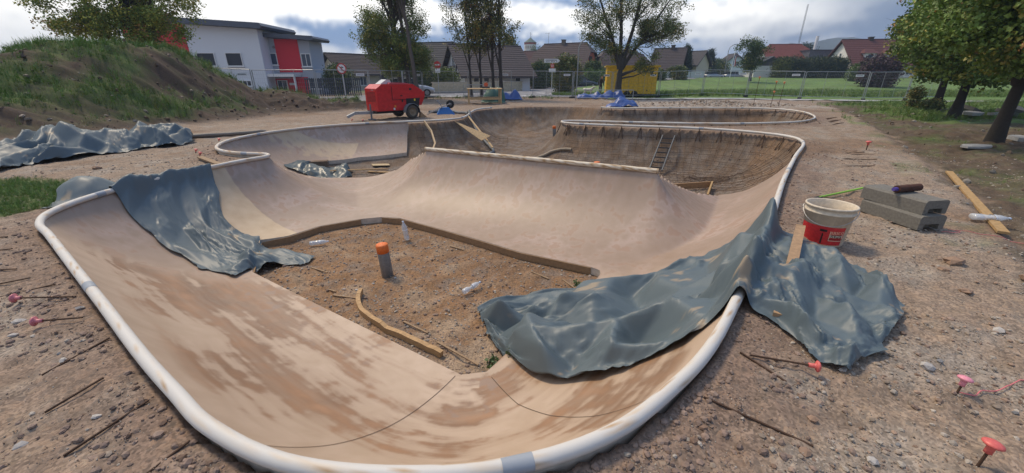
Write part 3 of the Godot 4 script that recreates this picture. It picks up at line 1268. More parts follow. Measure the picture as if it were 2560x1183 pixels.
	me.add_surface_from_arrays(Mesh.PRIMITIVE_TRIANGLES, arr)
	var o := mesh_obj(called, me, m)
	tag(o, label, "tarp", group)
	return o

func sheet_mat(key: String, tone: Color, rough: float) -> StandardMaterial3D:
	var m := vmat(key, rough)
	m.set_meta("tone", tone)
	return m

func make_sheets() -> void:
	var grey := sheet_mat("sheet_grey", Color(0.098, 0.126, 0.144), 0.5)
	drape("tarpaulin", "grey-blue tarpaulin draped over the bowl's rim beside the white bucket", "grey tarpaulins", [[[-0.47,-4.48],[-0.42,-4.26],[-0.36,-4.09],[-0.23,-3.76]],[[0.56,-4.88],[0.40,-4.22],[0.22,-3.65],[0.26,-2.92]],[[1.69,-4.78],[1.36,-4.01],[1.07,-3.40],[0.86,-2.74]],[[2.62,-4.98],[2.09,-3.89],[1.68,-3.24],[1.35,-2.64]],[[2.98,-4.55],[2.40,-3.67],[1.99,-3.07],[1.70,-2.62]],[[3.14,-3.98],[2.62,-3.24],[2.22,-2.81],[1.91,-2.47]],[[3.28,-3.48],[2.75,-2.81],[2.30,-2.37],[1.95,-2.09]],[[3.12,-2.88],[2.92,-2.52],[2.43,-2.17],[2.03,-1.92]]], 136, 96, 0.26, grey, [[2.75,-4.2,0.3,0.08],[2.3,-3.0,0.45,0.10]], Vector2(1.35, 0.40), 1)
	drape("tarpaulin", "grey-blue tarpaulin with tan mud smears hanging down the bowl's left wall", "grey tarpaulins", [[[-6.45,-5.15],[-6.75,-5.95],[-6.8,-6.7],[-6.5,-7.4],[-6.1,-7.9]],[[-6.05,-5.75],[-6.05,-6.25],[-6.0,-6.75],[-5.9,-7.2],[-5.78,-7.62]],[[-5.67,-5.60],[-5.64,-6.00],[-5.60,-6.35],[-5.50,-6.76],[-5.37,-7.04]],[[-5.18,-5.49],[-5.15,-5.85],[-5.08,-6.09],[-5.04,-6.37],[-5.02,-6.62]],[[-4.34,-5.15],[-4.39,-5.46],[-4.39,-5.75],[-4.44,-6.04],[-4.47,-6.43]],[[-3.94,-5.13],[-3.88,-5.41],[-3.70,-5.65],[-3.40,-5.80],[-3.27,-6.06]]], 110, 80, 0.10, grey, [[-6.5,-5.9,0.4,0.28],[-4.0,-5.7,0.25,0.15],[-3.75,-5.55,0.2,0.12]], Vector2(1.2, 0.50), 2)
	drape("tarpaulin", "long grey-blue tarpaulin heaped in a bundle at the foot of the earth mound", "grey tarpaulins", [[[-11.6,-8.3],[-11.3,-9.1],[-11.5,-10.2],[-11.2,-10.9],[-10.4,-11.5],[-9.4,-11.9]],[[-10.6,-7.7],[-10.4,-8.7],[-10.5,-9.7],[-10.2,-10.4],[-9.6,-11.0],[-9.0,-11.5]],[[-9.75,-7.5],[-9.9,-8.4],[-9.6,-9.2],[-9.3,-9.9],[-8.95,-10.5],[-8.7,-11.05]]], 56, 120, 0.27, grey, [[-10.6,-9.7,0.9,0.5],[-10.1,-10.35,0.8,0.38],[-9.6,-10.9,0.7,0.34],[-10.6,-8.6,0.8,0.16],[-9.2,-11.4,0.5,0.24],[-10.6,-7.9,0.6,0.12]], Vector2(0.5, 0.5), 3)
	var dark := sheet_mat("sheet_dark", Color(0.075, 0.10, 0.105), 0.4)
	drape("tarpaulin", "small dark tarpaulin crumpled on the dirt of the left-hand pod", "grey tarpaulins", [[[-6.75,-11.6],[-6.35,-12.3],[-5.6,-12.75],[-5.1,-12.65]],[[-6.35,-11.5],[-5.95,-11.9],[-5.4,-12.1],[-5.0,-12.2]],[[-6.0,-11.42],[-5.62,-11.5],[-5.1,-11.5],[-4.85,-11.85]]], 30, 44, 0.14, dark, [[-5.9,-12.0,0.5,0.2],[-5.3,-12.2,0.4,0.14]], Vector2(0.6, 0.4), 4)
	var blue := sheet_mat("sheet_blue", Color(0.04, 0.085, 0.27), 0.4)
	drape("blue_tarp", "crumpled blue tarp heaped on gravel behind the far white coping", "blue tarps", [[[5.8,-25.4],[6.4,-26.0],[7.1,-26.1],[7.7,-25.9]],[[5.6,-25.0],[6.3,-25.2],[7.0,-25.3],[7.7,-25.5]],[[5.5,-24.7],[6.2,-24.6],[6.9,-24.8],[7.6,-25.2]]], 34, 40, 0.2, blue, [[6.75,-25.4,0.7,0.42],[6.0,-25.0,0.5,0.16],[7.3,-25.5,0.4,0.26]], Vector2(0.9, 0.7), 5)
	drape("blue_tarp", "blue tarp bundled along the ground in front of the yellow hut", "blue tarps", [[[5.3,-34.6],[6.5,-34.9],[8.0,-35.1],[9.2,-35.1]],[[5.2,-33.9],[6.5,-34.1],[8.0,-34.3],[9.2,-34.4]],[[5.1,-33.3],[6.5,-33.5],[8.0,-33.7],[9.1,-33.8]]], 24, 46, 0.2, blue, [[5.9,-34.1,0.7,0.22],[6.9,-34.3,0.8,0.36],[7.9,-34.5,0.9,0.45],[8.7,-34.6,0.7,0.5]], Vector2(0.9, 0.7), 6)
	drape("blue_tarp", "small blue tarp bundle beside the tree stems near the wooden table", "blue tarps", [[[-0.9,-33.4],[-0.1,-33.6],[0.8,-33.5]],[[-0.9,-32.9],[-0.1,-32.8],[0.8,-32.9]],[[-0.9,-32.4],[-0.1,-32.2],[0.7,-32.4]]], 24, 28, 0.2, blue, [[-0.5,-32.9,0.6,0.5],[0.2,-32.9,0.6,0.55]], Vector2(0.9, 0.6), 7)
	var green := sheet_mat("sheet_green", Color(0.045, 0.115, 0.085), 0.45)
	drape("green_tarp", "dark green tarp thrown over materials behind the wooden table", "", [[[-2.2,-30.6],[-1.3,-30.7],[-0.5,-30.6]],[[-2.2,-30.0],[-1.3,-29.9],[-0.5,-29.9]],[[-2.1,-29.5],[-1.3,-29.3],[-0.5,-29.3]]], 26, 30, 0.12, green, [[-1.5,-30.1,0.7,0.95],[-0.9,-30.1,0.55,1.0]], Vector2(0.2, 0.6), 8)

# ---------------------------------------------------------------- small site things
func lying(points: Array, r: float, lift := 0.0) -> Array:      # a soft line laid along the ground
	var out := []
	for i in points.size() - 1:
		for k in 5:
			var a := Vector2(points[maxi(i - 1, 0)][0], points[maxi(i - 1, 0)][1])
			var b := Vector2(points[i][0], points[i][1])
			var c := Vector2(points[i + 1][0], points[i + 1][1])
			var d := Vector2(points[mini(i + 2, points.size() - 1)][0], points[mini(i + 2, points.size() - 1)][1])
			var q := b.cubic_interpolate(c, a, d, k / 5.0)
			out.append(Vector3(q.x, top_y(q.x, q.y) + r + lift, q.y))
	return out

func cap_shape(s: SurfaceTool, xf: Transform3D) -> void:
	lathe(s, [Vector2(0.0, 0.072), Vector2(0.022, 0.071), Vector2(0.038, 0.062), Vector2(0.042, 0.053), Vector2(0.036, 0.047), Vector2(0.019, 0.042), Vector2(0.0165, 0.03), Vector2(0.0165, 0.0), Vector2(0.0, 0.0)], 16, xf)

func stake(label: String, foot: Vector3, head: Vector3, m: Material, size := 0.85) -> void:
	var root := thing("rebar_stake", label, "stake", foot, 0.0, "rebar stakes with safety caps")
	var s := shape()
	tube(s, [Vector3.ZERO, (head - foot) + (head - foot).normalized() * 0.03], 0.0075 * size, 6)
	obj("rod", s, mat("rebar", lin(0.085, 0.048, 0.03), 0.85, 0.3), root)
	var c := shape()
	var bs := frame_to(head - foot)
	cap_shape(c, Transform3D(Basis(bs.x, bs.z, -bs.y).scaled(Vector3.ONE * size), head - foot))
	obj("safety_cap", c, m, root)

func plank(label: String, a: Vector3, b: Vector3, w: float, h: float, tone: Color, group := "loose planks") -> MeshInstance3D:
	var s := shape()
	bar(s, a, b, w, h)
	var o := obj("plank", s, mat("wood_%d" % int(tone.r * 1000.0), tone.linear_to_srgb(), 0.8, 0.0, 1.0, 3.0))
	tag(o, label, "plank", group)
	return o

func bent_text(words: String, size: float, radius: float, angle: float, y: float, serif := true) -> ArrayMesh:
	var t := TextMesh.new()
	var f := SystemFont.new()
	f.font_names = PackedStringArray(["Droid Serif" if serif else "Droid Sans"])
	f.font_weight = 700
	t.font = f
	t.text = words
	t.font_size = 64
	t.pixel_size = size / 64.0
	t.depth = 0.001
	t.curve_step = 2.0
	var arr := t.get_mesh_arrays()
	var v: PackedVector3Array = arr[Mesh.ARRAY_VERTEX]
	var n: PackedVector3Array = arr[Mesh.ARRAY_NORMAL]
	for i in v.size():
		var a := angle + v[i].x / radius
		v[i] = Vector3(sin(a) * (radius + v[i].z), y + v[i].y, cos(a) * (radius + v[i].z))
		n[i] = Vector3(sin(a), 0, cos(a))
	arr[Mesh.ARRAY_VERTEX] = v
	arr[Mesh.ARRAY_NORMAL] = n
	var me := ArrayMesh.new()
	me.add_surface_from_arrays(Mesh.PRIMITIVE_TRIANGLES, arr)
	return me

func bent_patch(s: SurfaceTool, r0: float, r1: float, y0: float, y1: float, a0: float, a1: float, lift: float) -> void:
	s.set_smooth_group(0)
	var n := 14
	for i in n:
		var a := lerpf(a0, a1, float(i) / n)
		var b := lerpf(a0, a1, float(i + 1) / n)
		quad(s, Vector3(sin(a) * (r0 + lift), y0, cos(a) * (r0 + lift)), Vector3(sin(a) * (r1 + lift), y1, cos(a) * (r1 + lift)), Vector3(sin(b) * (r1 + lift), y1, cos(b) * (r1 + lift)), Vector3(sin(b) * (r0 + lift), y0, cos(b) * (r0 + lift)))

func make_bucket() -> void:
	var at := Vector3(3.46, 0, -4.12)
	at.y = outside_y(at.x, at.z, -1.0) + 0.0
	var root := thing("bucket", "muddy white plastic bucket with a red printed label standing on gravel", "bucket", at, -0.70)
	var s := shape()
	lathe(s, [Vector2(0.0, 0.004), Vector2(0.186, 0.0), Vector2(0.192, 0.012), Vector2(0.222, 0.355), Vector2(0.232, 0.358), Vector2(0.233, 0.372), Vector2(0.225, 0.376), Vector2(0.228, 0.415), Vector2(0.238, 0.418), Vector2(0.238, 0.436), Vector2(0.224, 0.44), Vector2(0.216, 0.43), Vector2(0.205, 0.30), Vector2(0.2, 0.27), Vector2(0.0, 0.262)], 40)
	obj("pail", s, mat("pail", lin(0.62, 0.53, 0.41), 0.5, 0.0, 1.0, 4.0), root)
	var w := shape()
	lathe(w, [Vector2(0.0, 0.268), Vector2(0.202, 0.268)], 30)
	obj("muddy_water", w, mat("bucket_water", lin(0.52, 0.43, 0.32), 0.25), root)
	var red := shape()
	bent_patch(red, 0.1945, 0.211, 0.03, 0.235, -1.25, 0.98, 0.0015)
	obj("red_label", red, mat("label_red", lin(0.58, 0.03, 0.035), 0.45, 0.0, 1.0, 6.0), root)
	var cream := mat("label_cream", lin(0.70, 0.58, 0.44), 0.5)
	var black := mat("label_black", lin(0.012, 0.011, 0.011), 0.5)
	var rr := 0.2045
	for e in [[0.205, 0.211, 0.28, 0.92], [0.098, 0.104, 0.28, 0.92], [0.098, 0.211, 0.28, 0.305], [0.098, 0.211, 0.895, 0.92]]:
		var s2 := shape()
		bent_patch(s2, rr, rr + 0.0003, e[0] - 0.015, e[1] - 0.015, e[2], e[3], 0.0035)
		obj("emblem_border", s2, cream, root)
	var panel := shape()
	bent_patch(panel, rr, rr, 0.118, 0.152, 0.325, 0.875, 0.0035)
	obj("emblem_panel", panel, black, root)
	mesh_obj("lettering", bent_text("BRICO", 0.043, rr + 0.005, 0.60, 0.174), mat("label_orange", lin(0.75, 0.42, 0.28), 0.5), root)
	mesh_obj("lettering", bent_text("DEPOT", 0.037, rr + 0.006, 0.60, 0.135), cream, root)
	mesh_obj("lettering", bent_text("L'ENTREPRISE DU BRICO", 0.0125, rr + 0.005, 0.60, 0.102, false), black, root)
	var bolt := shape()
	bent_patch(bolt, 0.2, 0.2, 0.045, 0.2, -0.04, 0.02, 0.006)
	bent_patch(bolt, 0.205, 0.206, 0.18, 0.205, -0.16, 0.14, 0.006)
	obj("printed_trowel", bolt, black, root)
	# wire handle hanging down the near side
	var h := []
	for i in 21:
		var a := PI * (i / 20.0) - PI * 0.5
		h.append(Vector3(sin(a) * 0.243, 0.40 - cos(a) * 0.15, cos(a) * 0.235 * 1.0 + 0.01))
	var hs := shape()
	tube(hs, h, 0.0035, 6)
	obj("handle", hs, mat("wire", lin(0.42, 0.42, 0.42), 0.4, 0.8), root)

func make_blocks() -> void:
	var con := mat("foot_block", lin(0.17, 0.16, 0.14), 0.9, 0.0, 1.0, 5.0)
	var spots := [[Vector3(4.93, 0.0, -4.80), 0.10, "dark fence foot block lying under another beside the bucket"], [Vector3(4.95, 0.172, -4.86), 0.16, "grey fence foot block stacked on top with a roller on it"]]
	var y0 := outside_y(4.9, -4.8, -1.5)
	for b in spots:
		var root := thing("ballast_block", b[2], "foot block", b[0] + Vector3(0, y0, 0), b[1], "fence foot blocks")
		var s := shape()
		# body with chamfered edges, an open slot at each end
		var o := [Vector2(-0.17, 0.0), Vector2(0.17, 0.0), Vector2(0.17, 0.145), Vector2(0.145, 0.17), Vector2(-0.145, 0.17), Vector2(-0.17, 0.145)]
		prism(s, o, -0.30, 0.30)
		for e in [-1.0, 1.0]:
			var z0: float = 0.30 * e
			var z1: float = 0.38 * e
			prism(s, [Vector2(-0.17, 0.0), Vector2(-0.1, 0.0), Vector2(-0.1, 0.07), Vector2(0.1, 0.07), Vector2(0.1, 0.0), Vector2(0.17, 0.0), Vector2(0.17, 0.145), Vector2(0.145, 0.17), Vector2(-0.145, 0.17), Vector2(-0.17, 0.145)], z0, z1)
		obj("body", s, con, root)
		for e in [-0.2, 0.2]:
			var t := shape()
			lathe(t, [Vector2(0.0, 0.1715), Vector2(0.028, 0.1715), Vector2(0.034, 0.1735), Vector2(0.04, 0.1705)], 14, Transform3D(Basis.IDENTITY, Vector3(0, 0, e)))
			obj("post_hole", t, con, root)
	var r := thing("paint_roller", "shaggy dark brown roller sleeve lying on the stacked foot blocks", "roller", Vector3(4.97, y0 + 0.392, -4.86), 0.25)
	var s := shape()
	var pts := []
	var rad := []
	for i in 22:
		pts.append(Vector3(-0.19 + 0.38 * i / 21.0, 0, 0))
		rad.append(0.046 + 0.006 * noise_c.get_noise_1d(i * 9.0))
	tube(s, pts, rad, 16)
	obj("sleeve", s, mat("roller_pile", lin(0.075, 0.03, 0.02), 0.95, 0.0, 1.0, 18.0), r)
	var h := shape()
	tube(h, [Vector3(-0.19, 0, 0), Vector3(-0.25, 0.004, 0.004)], [0.026, 0.022], 12)
	obj("handle_end", h, mat("roller_blue", lin(0.09, 0.06, 0.30), 0.5), r)

func bottle(label: String, at: Vector3, bs: Basis, crush: float) -> void:
	var root := thing("plastic_bottle", label, "bottle", at, 0.0, "empty plastic bottles")
	var m := mat("pet", Color(0.86, 0.88, 0.9, 0.55), 0.15)
	m.transparency = BaseMaterial3D.TRANSPARENCY_ALPHA
	var s := shape()
	var prof := [Vector2(0.0, 0.006), Vector2(0.03, 0.0), Vector2(0.04, 0.012), Vector2(0.041, 0.07), Vector2(0.038, 0.075), Vector2(0.041, 0.08), Vector2(0.0405 * (1.0 - crush), 0.14), Vector2(0.041, 0.2), Vector2(0.036, 0.235), Vector2(0.02, 0.275), Vector2(0.0135, 0.29), Vector2(0.0135, 0.308)]
	lathe(s, prof, 16, Transform3D(bs, Vector3.ZERO))
	obj("body", s, m, root)
	var c := shape()
	lathe(c, [Vector2(0.0155, 0.296), Vector2(0.0155, 0.315), Vector2(0.0, 0.316)], 12, Transform3D(bs, Vector3.ZERO))
	obj("cap", c, mat("bottle_cap", lin(0.55, 0.62, 0.75), 0.5), root)
	var l := shape()
	lathe(l, [Vector2(0.0415, 0.165), Vector2(0.0415 * (1.0 - crush * 0.4), 0.185)], 16, Transform3D(bs, Vector3.ZERO))
	obj("label_band", l, mat("bottle_band", lin(0.72, 0.74, 0.78), 0.5), root)

func drain(label: String, x: float, z: float, h: float, y0: float) -> void:
	var root := thing("drain_pipe", label, "pipe", Vector3(x, y0, z), 0.0, "upright drain pipes")
	root.rotation.z = 0.06
	var s := shape()
	lathe(s, [Vector2(0.0, -0.1), Vector2(0.086, -0.1), Vector2(0.086, h * 0.74)], 26)
	obj("grey_pipe", s, mat("pvc_grey", lin(0.20, 0.215, 0.23), 0.5, 0.0, 1.0, 5.0), root)
	var t := shape()
	lathe(t, [Vector2(0.086, h * 0.74), Vector2(0.089, h * 0.74), Vector2(0.089, h - 0.008), Vector2(0.083, h), Vector2(0.0, h)], 26)
	obj("orange_top", t, mat("pvc_orange", lin(0.72, 0.17, 0.035), 0.6, 0.0, 1.0, 5.0), root)

func make_near_things() -> void:
	make_bucket()
	make_blocks()
	# stakes with mushroom caps
	var pink := mat("cap_pink", lin(0.62, 0.19, 0.21), 0.45, 0.0, 1.0, 12.0)
	var coral := mat("cap_coral", lin(0.64, 0.13, 0.115), 0.45, 0.0, 1.0, 12.0)
	var y := func(x: float, z: float) -> float: return top_y(x, z)
	stake("pale pink capped stake standing with a pink string tied to it", Vector3(2.56, y.call(2.56, -1.79) - 0.05, -1.79), Vector3(2.58, y.call(2.58, -1.79) + 0.055, -1.80), mat("cap_pale", lin(0.72, 0.27, 0.34), 0.45, 0.0, 1.0, 12.0))
	stake("coral red capped stake standing upright on its own in gravel", Vector3(2.18, y.call(2.18, -1.33) - 0.05, -1.33), Vector3(2.20, y.call(2.2, -1.33) + 0.085, -1.335), coral, 0.95)
	stake("red capped bar lying on gravel below the draped tarpaulin", Vector3(1.51, y.call(1.51, -2.06) + 0.02, -2.06), Vector3(1.80, y.call(1.8, -1.95) + 0.045, -1.95), coral)
	stake("pink capped bar lying left of the rim, the longer rod", Vector3(-3.51, y.call(-3.51, -2.77) + 0.02, -2.77), Vector3(-3.86, y.call(-3.86, -2.72) + 0.045, -2.72), pink)
	stake("pink capped bar lying left of the rim, its rod the shorter", Vector3(-3.13, y.call(-3.13, -2.47) + 0.02, -2.47), Vector3(-3.35, y.call(-3.35, -2.41) + 0.045, -2.41), pink)
	stake("bright red capped stake standing alone on the pale gravel apron", Vector3(8.84, y.call(8.84, -10.02), -10.02), Vector3(8.84, y.call(8.84, -10.02) + 0.12, -10.02), coral, 1.5)
	for q in [[-7.62,-9.63],[-7.05,-9.0],[-8.39,-11.56],[-6.05,-16.63],[-6.6,-16.94]]:
		stake("small red capped stake stub on the ground behind the left pod", Vector3(q[0], y.call(q[0], q[1]) - 0.02, q[1]), Vector3(q[0] + 0.02, y.call(q[0], q[1]) + 0.03, q[1]), coral, 1.0)
	var cord := shape()
	tube(cord, lying([[2.57,-1.80],[2.62,-1.76],[2.72,-1.80],[2.86,-1.83],[3.0,-1.88],[3.25,-1.95]], 0.003, 0.012), 0.0035, 5)
	tag(obj("string", cord, mat("string", lin(0.66, 0.19, 0.20), 0.7)), "pink builder's string trailing from the pale pink capped stake", "string", "pink strings")
	var cord2 := shape()
	tube(cord2, lying([[5.12,-4.42],[5.2,-4.32],[5.28,-4.38],[5.22,-4.45],[5.4,-4.33],[5.7,-4.2],[6.0,-3.95],[6.3,-3.5],[6.6,-3.0]], 0.003, 0.01), 0.0035, 5)
	tag(obj("string", cord2, mats["string"]), "pink builder's string running off from the stacked foot blocks", "string", "pink strings")
	# bare rods pushed into or lying on the soil
	var rust: Material = mats["rebar"]
	for r in [[-6.68,-4.95,-6.35,-5.2],[-5.9,-4.1,-5.55,-4.06],[-5.4,-3.72,-5.1,-3.72],[-4.9,-3.3,-4.62,-3.33],[-4.55,-3.02,-4.25,-3.12],[-4.25,-2.86,-3.9,-3.0],[-2.51,-1.63,-2.40,-1.86],[-2.14,-1.37,-1.98,-1.68],[-2.86,-1.93,-2.72,-2.24],[-1.64,-1.26,-1.56,-1.42]]:
		var s := shape()
		var d := Vector2(r[2] - r[0], r[3] - r[1])
		tube(s, [Vector3(r[0], y.call(r[0], r[1]) + 0.006, r[1]), Vector3(r[2], maxf(y.call(r[2], r[3]), -0.12) + 0.012, r[3])], 0.0065, 5)
		tag(obj("rebar_rod", s, rust), "bare rusty rod lying on the soil along the left rim", "rod", "bare rods along the left rim")
	for r in [[1.06,-1.71,1.49,-1.44],[1.47,-2.1,1.62,-1.86]]:
		var s := shape()
		tube(s, [Vector3(r[0], y.call(r[0], r[1]) + 0.006, r[1]), Vector3(r[2], y.call(r[2], r[3]) + 0.01, r[3])], 0.0065, 5)
		tag(obj("rebar_rod", s, rust), "bare rusty rod lying on the soil along the right rim", "rod", "bare rods along the right rim")
	# planks
	var tan := Color(0.42, 0.275, 0.135)
	var old := Color(0.30, 0.20, 0.115)
	plank("long ochre plank lying on dark soil by the crushed bottle", Vector3(8.6, y.call(8.6, -7.74) + 0.04, -7.74), Vector3(5.77, y.call(5.77, -4.35) + 0.05, -4.35), 0.10, 0.03, Color(0.40, 0.255, 0.11))
	plank("rusty brown bar weighing down the draped tarpaulin", Vector3(3.08, y.call(3.08, -3.98) + 0.17, -3.98), Vector3(1.94, y.call(1.94, -2.46) + 0.06, -2.46), 0.085, 0.045, Color(0.36, 0.23, 0.13), "")
	plank("weathered plank on the ground behind the left peninsula", Vector3(-6.0, y.call(-6.0, -8.1) + 0.03, -8.1), Vector3(-6.85, y.call(-6.85, -8.75) + 0.03, -8.75), 0.11, 0.03, old)
	plank("tan form board across the far pit floor below the ladder", Vector3(3.9, -1.13, -10.25), Vector3(5.35, -1.10, -10.5), 0.04, 0.16, Color(0.33, 0.20, 0.10), "form boards")
	plank("tan form board slanting towards the spine on the far pit floor", Vector3(5.4, -1.08, -10.5), Vector3(4.75, -1.12, -9.35), 0.04, 0.14, Color(0.40, 0.26, 0.13), "form boards")
	plank("loose board on the dirt of the left pod", Vector3(-4.6, y.call(-4.6, -12.6) + 0.03, -12.6), Vector3(-3.55, y.call(-3.55, -12.2) + 0.04, -12.2), 0.10, 0.03, tan)
	plank("thin lath beside the small dark tarpaulin in the left pod", Vector3(-5.5, y.call(-5.5, -11.9) + 0.2, -11.9), Vector3(-4.0, y.call(-4.0, -12.7) + 0.05, -12.7), 0.06, 0.03, tan)
	plank("short tan offcut of board in the left pod", Vector3(-4.7, y.call(-4.7, -13.3) + 0.04, -13.3), Vector3(-4.2, y.call(-4.2, -13.55) + 0.04, -13.55), 0.3, 0.02, Color(0.5, 0.38, 0.22))
	plank("long lath leaning down the bank beside the grey hose", Vector3(-1.95, 0.02, -18.2), Vector3(-0.75, -0.95, -15.6), 0.07, 0.03, Color(0.48, 0.33, 0.17))
	plank("wooden end of a beam poking out under the draped tarpaulin in the pit", Vector3(0.02, -1.13, -3.5), Vector3(-0.12, -1.12, -3.68), 0.07, 0.06, tan, "")
	for q in [[-3.2,-5.7,-2.85,-5.5],[-2.9,-5.15,-2.5,-4.95],[-2.5,-4.85,-2.05,-4.7],[-1.35,-4.2,-1.0,-3.95],[-0.85,-3.75,-0.35,-3.35],[-2.95,-7.4,-2.75,-7.2],[0.3,-5.5,0.55,-5.3],[0.75,-5.25,0.9,-5.0],[-1.1,-6.5,-0.85,-6.4]]:
		plank("thin wooden lath lying on the dirt of the pit floor", Vector3(q[0], y.call(q[0], q[1]) + 0.012, q[1]), Vector3(q[2], y.call(q[2], q[3]) + 0.015, q[3]), 0.022, 0.014, old, "laths in the pit")
	# plywood offcut on the far bank
	var ply := shape()
	prism(ply, [Vector2(0, 0), Vector2(1.15, -0.95), Vector2(1.5, -0.72)], -0.01, 0.01, Transform3D(Basis(Vector3.RIGHT, -0.75), Vector3(-2.35, -0.05, -16.6)))
	tag(obj("plywood_offcut", ply, mat("ply", lin(0.55, 0.38, 0.20), 0.8, 0.0, 1.0, 3.0)), "pointed triangle of plywood lying on the dirt bank", "plywood")
	# curved board in the pit
	var cb := shape()
	var arc_pts := lying([[-2.1,-4.85],[-2.05,-4.6],[-1.86,-4.3],[-1.5,-4.0],[-1.1,-3.74],[-0.72,-3.52]], 0.045)
	for i in arc_pts.size() - 1:
		bar(cb, arc_pts[i], arc_pts[i + 1] + (arc_pts[i + 1] - arc_pts[i]) * 0.06, 0.055, 0.075)
	tag(obj("curved_board", cb, mat("curved_wood", lin(0.44, 0.275, 0.13), 0.75, 0.0, 1.0, 4.0)), "curved tan wooden form strip lying along the pit's edge", "board")
	# form boards that edge the poured slab
	var run := []
	for p in PIT:
		run.append(Vector2(p[0], p[1]))
	var wood := mat("form_wood", lin(0.27, 0.17, 0.09), 0.85, 0.0, 1.0, 3.0)
	for seg in [[0, 2, "form board holding the slab edge at the back of the pit"], [2, 6, "long brown form board holding the slab edge below the spine"], [9, 10, "form board holding the slab edge at the pit's right side"], [14, 18, "form board holding the slab edge at the pit's left back corner"]]:
		var s := shape()
		for i in range(seg[0], seg[1]):
			var c := Vector2(-1.2, -5.4)
			var a: Vector2 = run[i] + (c - run[i]).normalized() * 0.018
			var b: Vector2 = run[i + 1] + (c - run[i + 1]).normalized() * 0.018
			bar(s, Vector3(a.x, -1.165, a.y), Vector3(b.x, -1.165, b.y), 0.022, 0.115)
		tag(obj("form_board", s, wood), seg[2], "board", "form boards")
	# bottles
	bottle("clear plastic bottle standing tilted at the back of the pit", Vector3(-1.95, -1.22, -6.85), Basis(Vector3(0.4, 0, 1).normalized(), 0.12) * Basis.IDENTITY.scaled(Vector3.ONE * 1.2), 0.1)
	bottle("clear plastic bottle lying on its side at the pit's left corner", Vector3(-3.62, -1.17, -6.55), Basis(Vector3.UP, 0.35) * Basis(Vector3(0, 0, 1), -PI * 0.5), 0.05)
	bottle("white crushed plastic bottle pinched in its middle on the pit floor", Vector3(-0.68, -1.17, -4.82), Basis(Vector3.UP, 0.75) * Basis(Vector3(0, 0, 1), -PI * 0.5 + 0.15), 0.62)
	bottle("crushed clear bottle lying against the long ochre plank", Vector3(5.92, y.call(5.92, -4.85) + 0.07, -4.85), Basis(Vector3.UP, -0.2) * Basis(Vector3(0, 0, 1), -PI * 0.5).scaled(Vector3(1.3, 1.0, 1.6)), 0.3)
	drain("grey drain pipe with an orange top in the middle of the near pit", -1.9, -5.42, 0.5, -1.2)
	drain("grey drain pipe with an orange top beyond the spine's left end", 2.15, -20.6, 0.5, -1.2)
	drain("grey drain pipe with an orange top just showing above the spine", 2.45, -11.3, 0.55, -1.2)
	# timber block on the small tarp
	var tb := shape()
	prism(tb, [Vector2(-0.28, 0.0), Vector2(0.28, 0.0), Vector2(0.28, 0.15), Vector2(0.26, 0.17), Vector2(-0.26, 0.17), Vector2(-0.28, 0.15)], -0.12, 0.12, Transform3D(Basis(Vector3.UP, 0.3), Vector3(-6.12, y.call(-6.12, -12.6) + 0.03, -12.55)))
	tag(obj("timber_block", tb, mat("old_timber", lin(0.16, 0.11, 0.075), 0.9, 0.0, 1.0, 4.0)), "short dark timber block weighing down the small tarpaulin", "timber")
	# green handle behind the bucket
	var gr := thing("broom_handle", "bright green pole lying from the bucket towards the foot blocks", "pole", Vector3(4.6, y.call(4.6, -5.75) + 0.03, -5.75))
	var gs := shape()
	tube(gs, [Vector3(0, 0, 0), Vector3(1.25, 0.03, -0.55)], 0.016, 8)
	obj("pole", gs, mat("green_pole", lin(0.27, 0.52, 0.05), 0.5), gr)
	var gb := shape()
	box(gb, Vector3(-0.08, -0.01, 0.04), Vector3(0.3, 0.04, 0.05), Basis(Vector3.UP, 0.5))
	obj("brush_head", gb, mat("brush_dark", lin(0.03, 0.03, 0.03), 0.9), gr)
	# ladder
	var lad := thing("ladder", "dark aluminium ladder leaning on the far dirt bank", "ladder", Vector3.ZERO)
	var alu := mat("ladder_metal", lin(0.12, 0.125, 0.13), 0.5, 0.6)
	var la := Vector3(4.28, -1.10, -12.3)
	var lb := Vector3(4.62, -1.10, -12.14)
	var lc := Vector3(5.02, -0.22, -13.55)
	var ld := lc + (lb - la)
	for e in [[la, lc], [lb, ld]]:
		var s := shape()
		bar(s, e[0], e[1], 0.03, 0.065)
		obj("rail", s, alu, lad)
	for i in 7:
		var f := 0.08 + 0.14 * i
		var s := shape()
		bar(s, la.lerp(lc, f), lb.lerp(ld, f), 0.035, 0.035)
		obj("rung", s, mat("rung_metal", lin(0.07, 0.07, 0.075), 0.5, 0.5), lad)
	# hoses
	for h in [["hose", "thick grey concrete hose coming over the rim from the pump", [[-4.1,-20.6],[-3.6,-21.2],[-2.9,-21.0],[-2.4,-20.1],[-1.95,-18.9],[-1.6,-18.0],[-1.1,-17.0],[-0.75,-16.0],[-0.85,-15.2],[-0.4,-14.4],[0.1,-13.2],[0.3,-12.4]], 0.065, Color(0.12, 0.13, 0.14)], ["hose", "muddy tan hose crossing the far pit towards the dirt bank", [[-1.1,-12.2],[-0.6,-12.8],[0.0,-13.6],[0.7,-14.2],[1.4,-14.4],[2.2,-14.1]], 0.055, Color(0.27, 0.21, 0.145)], ["hose", "hose lying behind the heaped tarpaulin at the mound's foot", [[-9.6,-11.9],[-9.0,-12.3],[-8.2,-12.9],[-7.9,-13.2]], 0.06, Color(0.20, 0.17, 0.14)]]:
		var s := shape()
		tube(s, lying(h[2], h[3]), h[3], 10)
		tag(obj(h[0], s, mat("hose_%d" % int(h[4].r * 1000), h[4].linear_to_srgb(), 0.6, 0.0, 1.0, 3.0)), h[1], "hose", "hoses")
	var bent := shape()
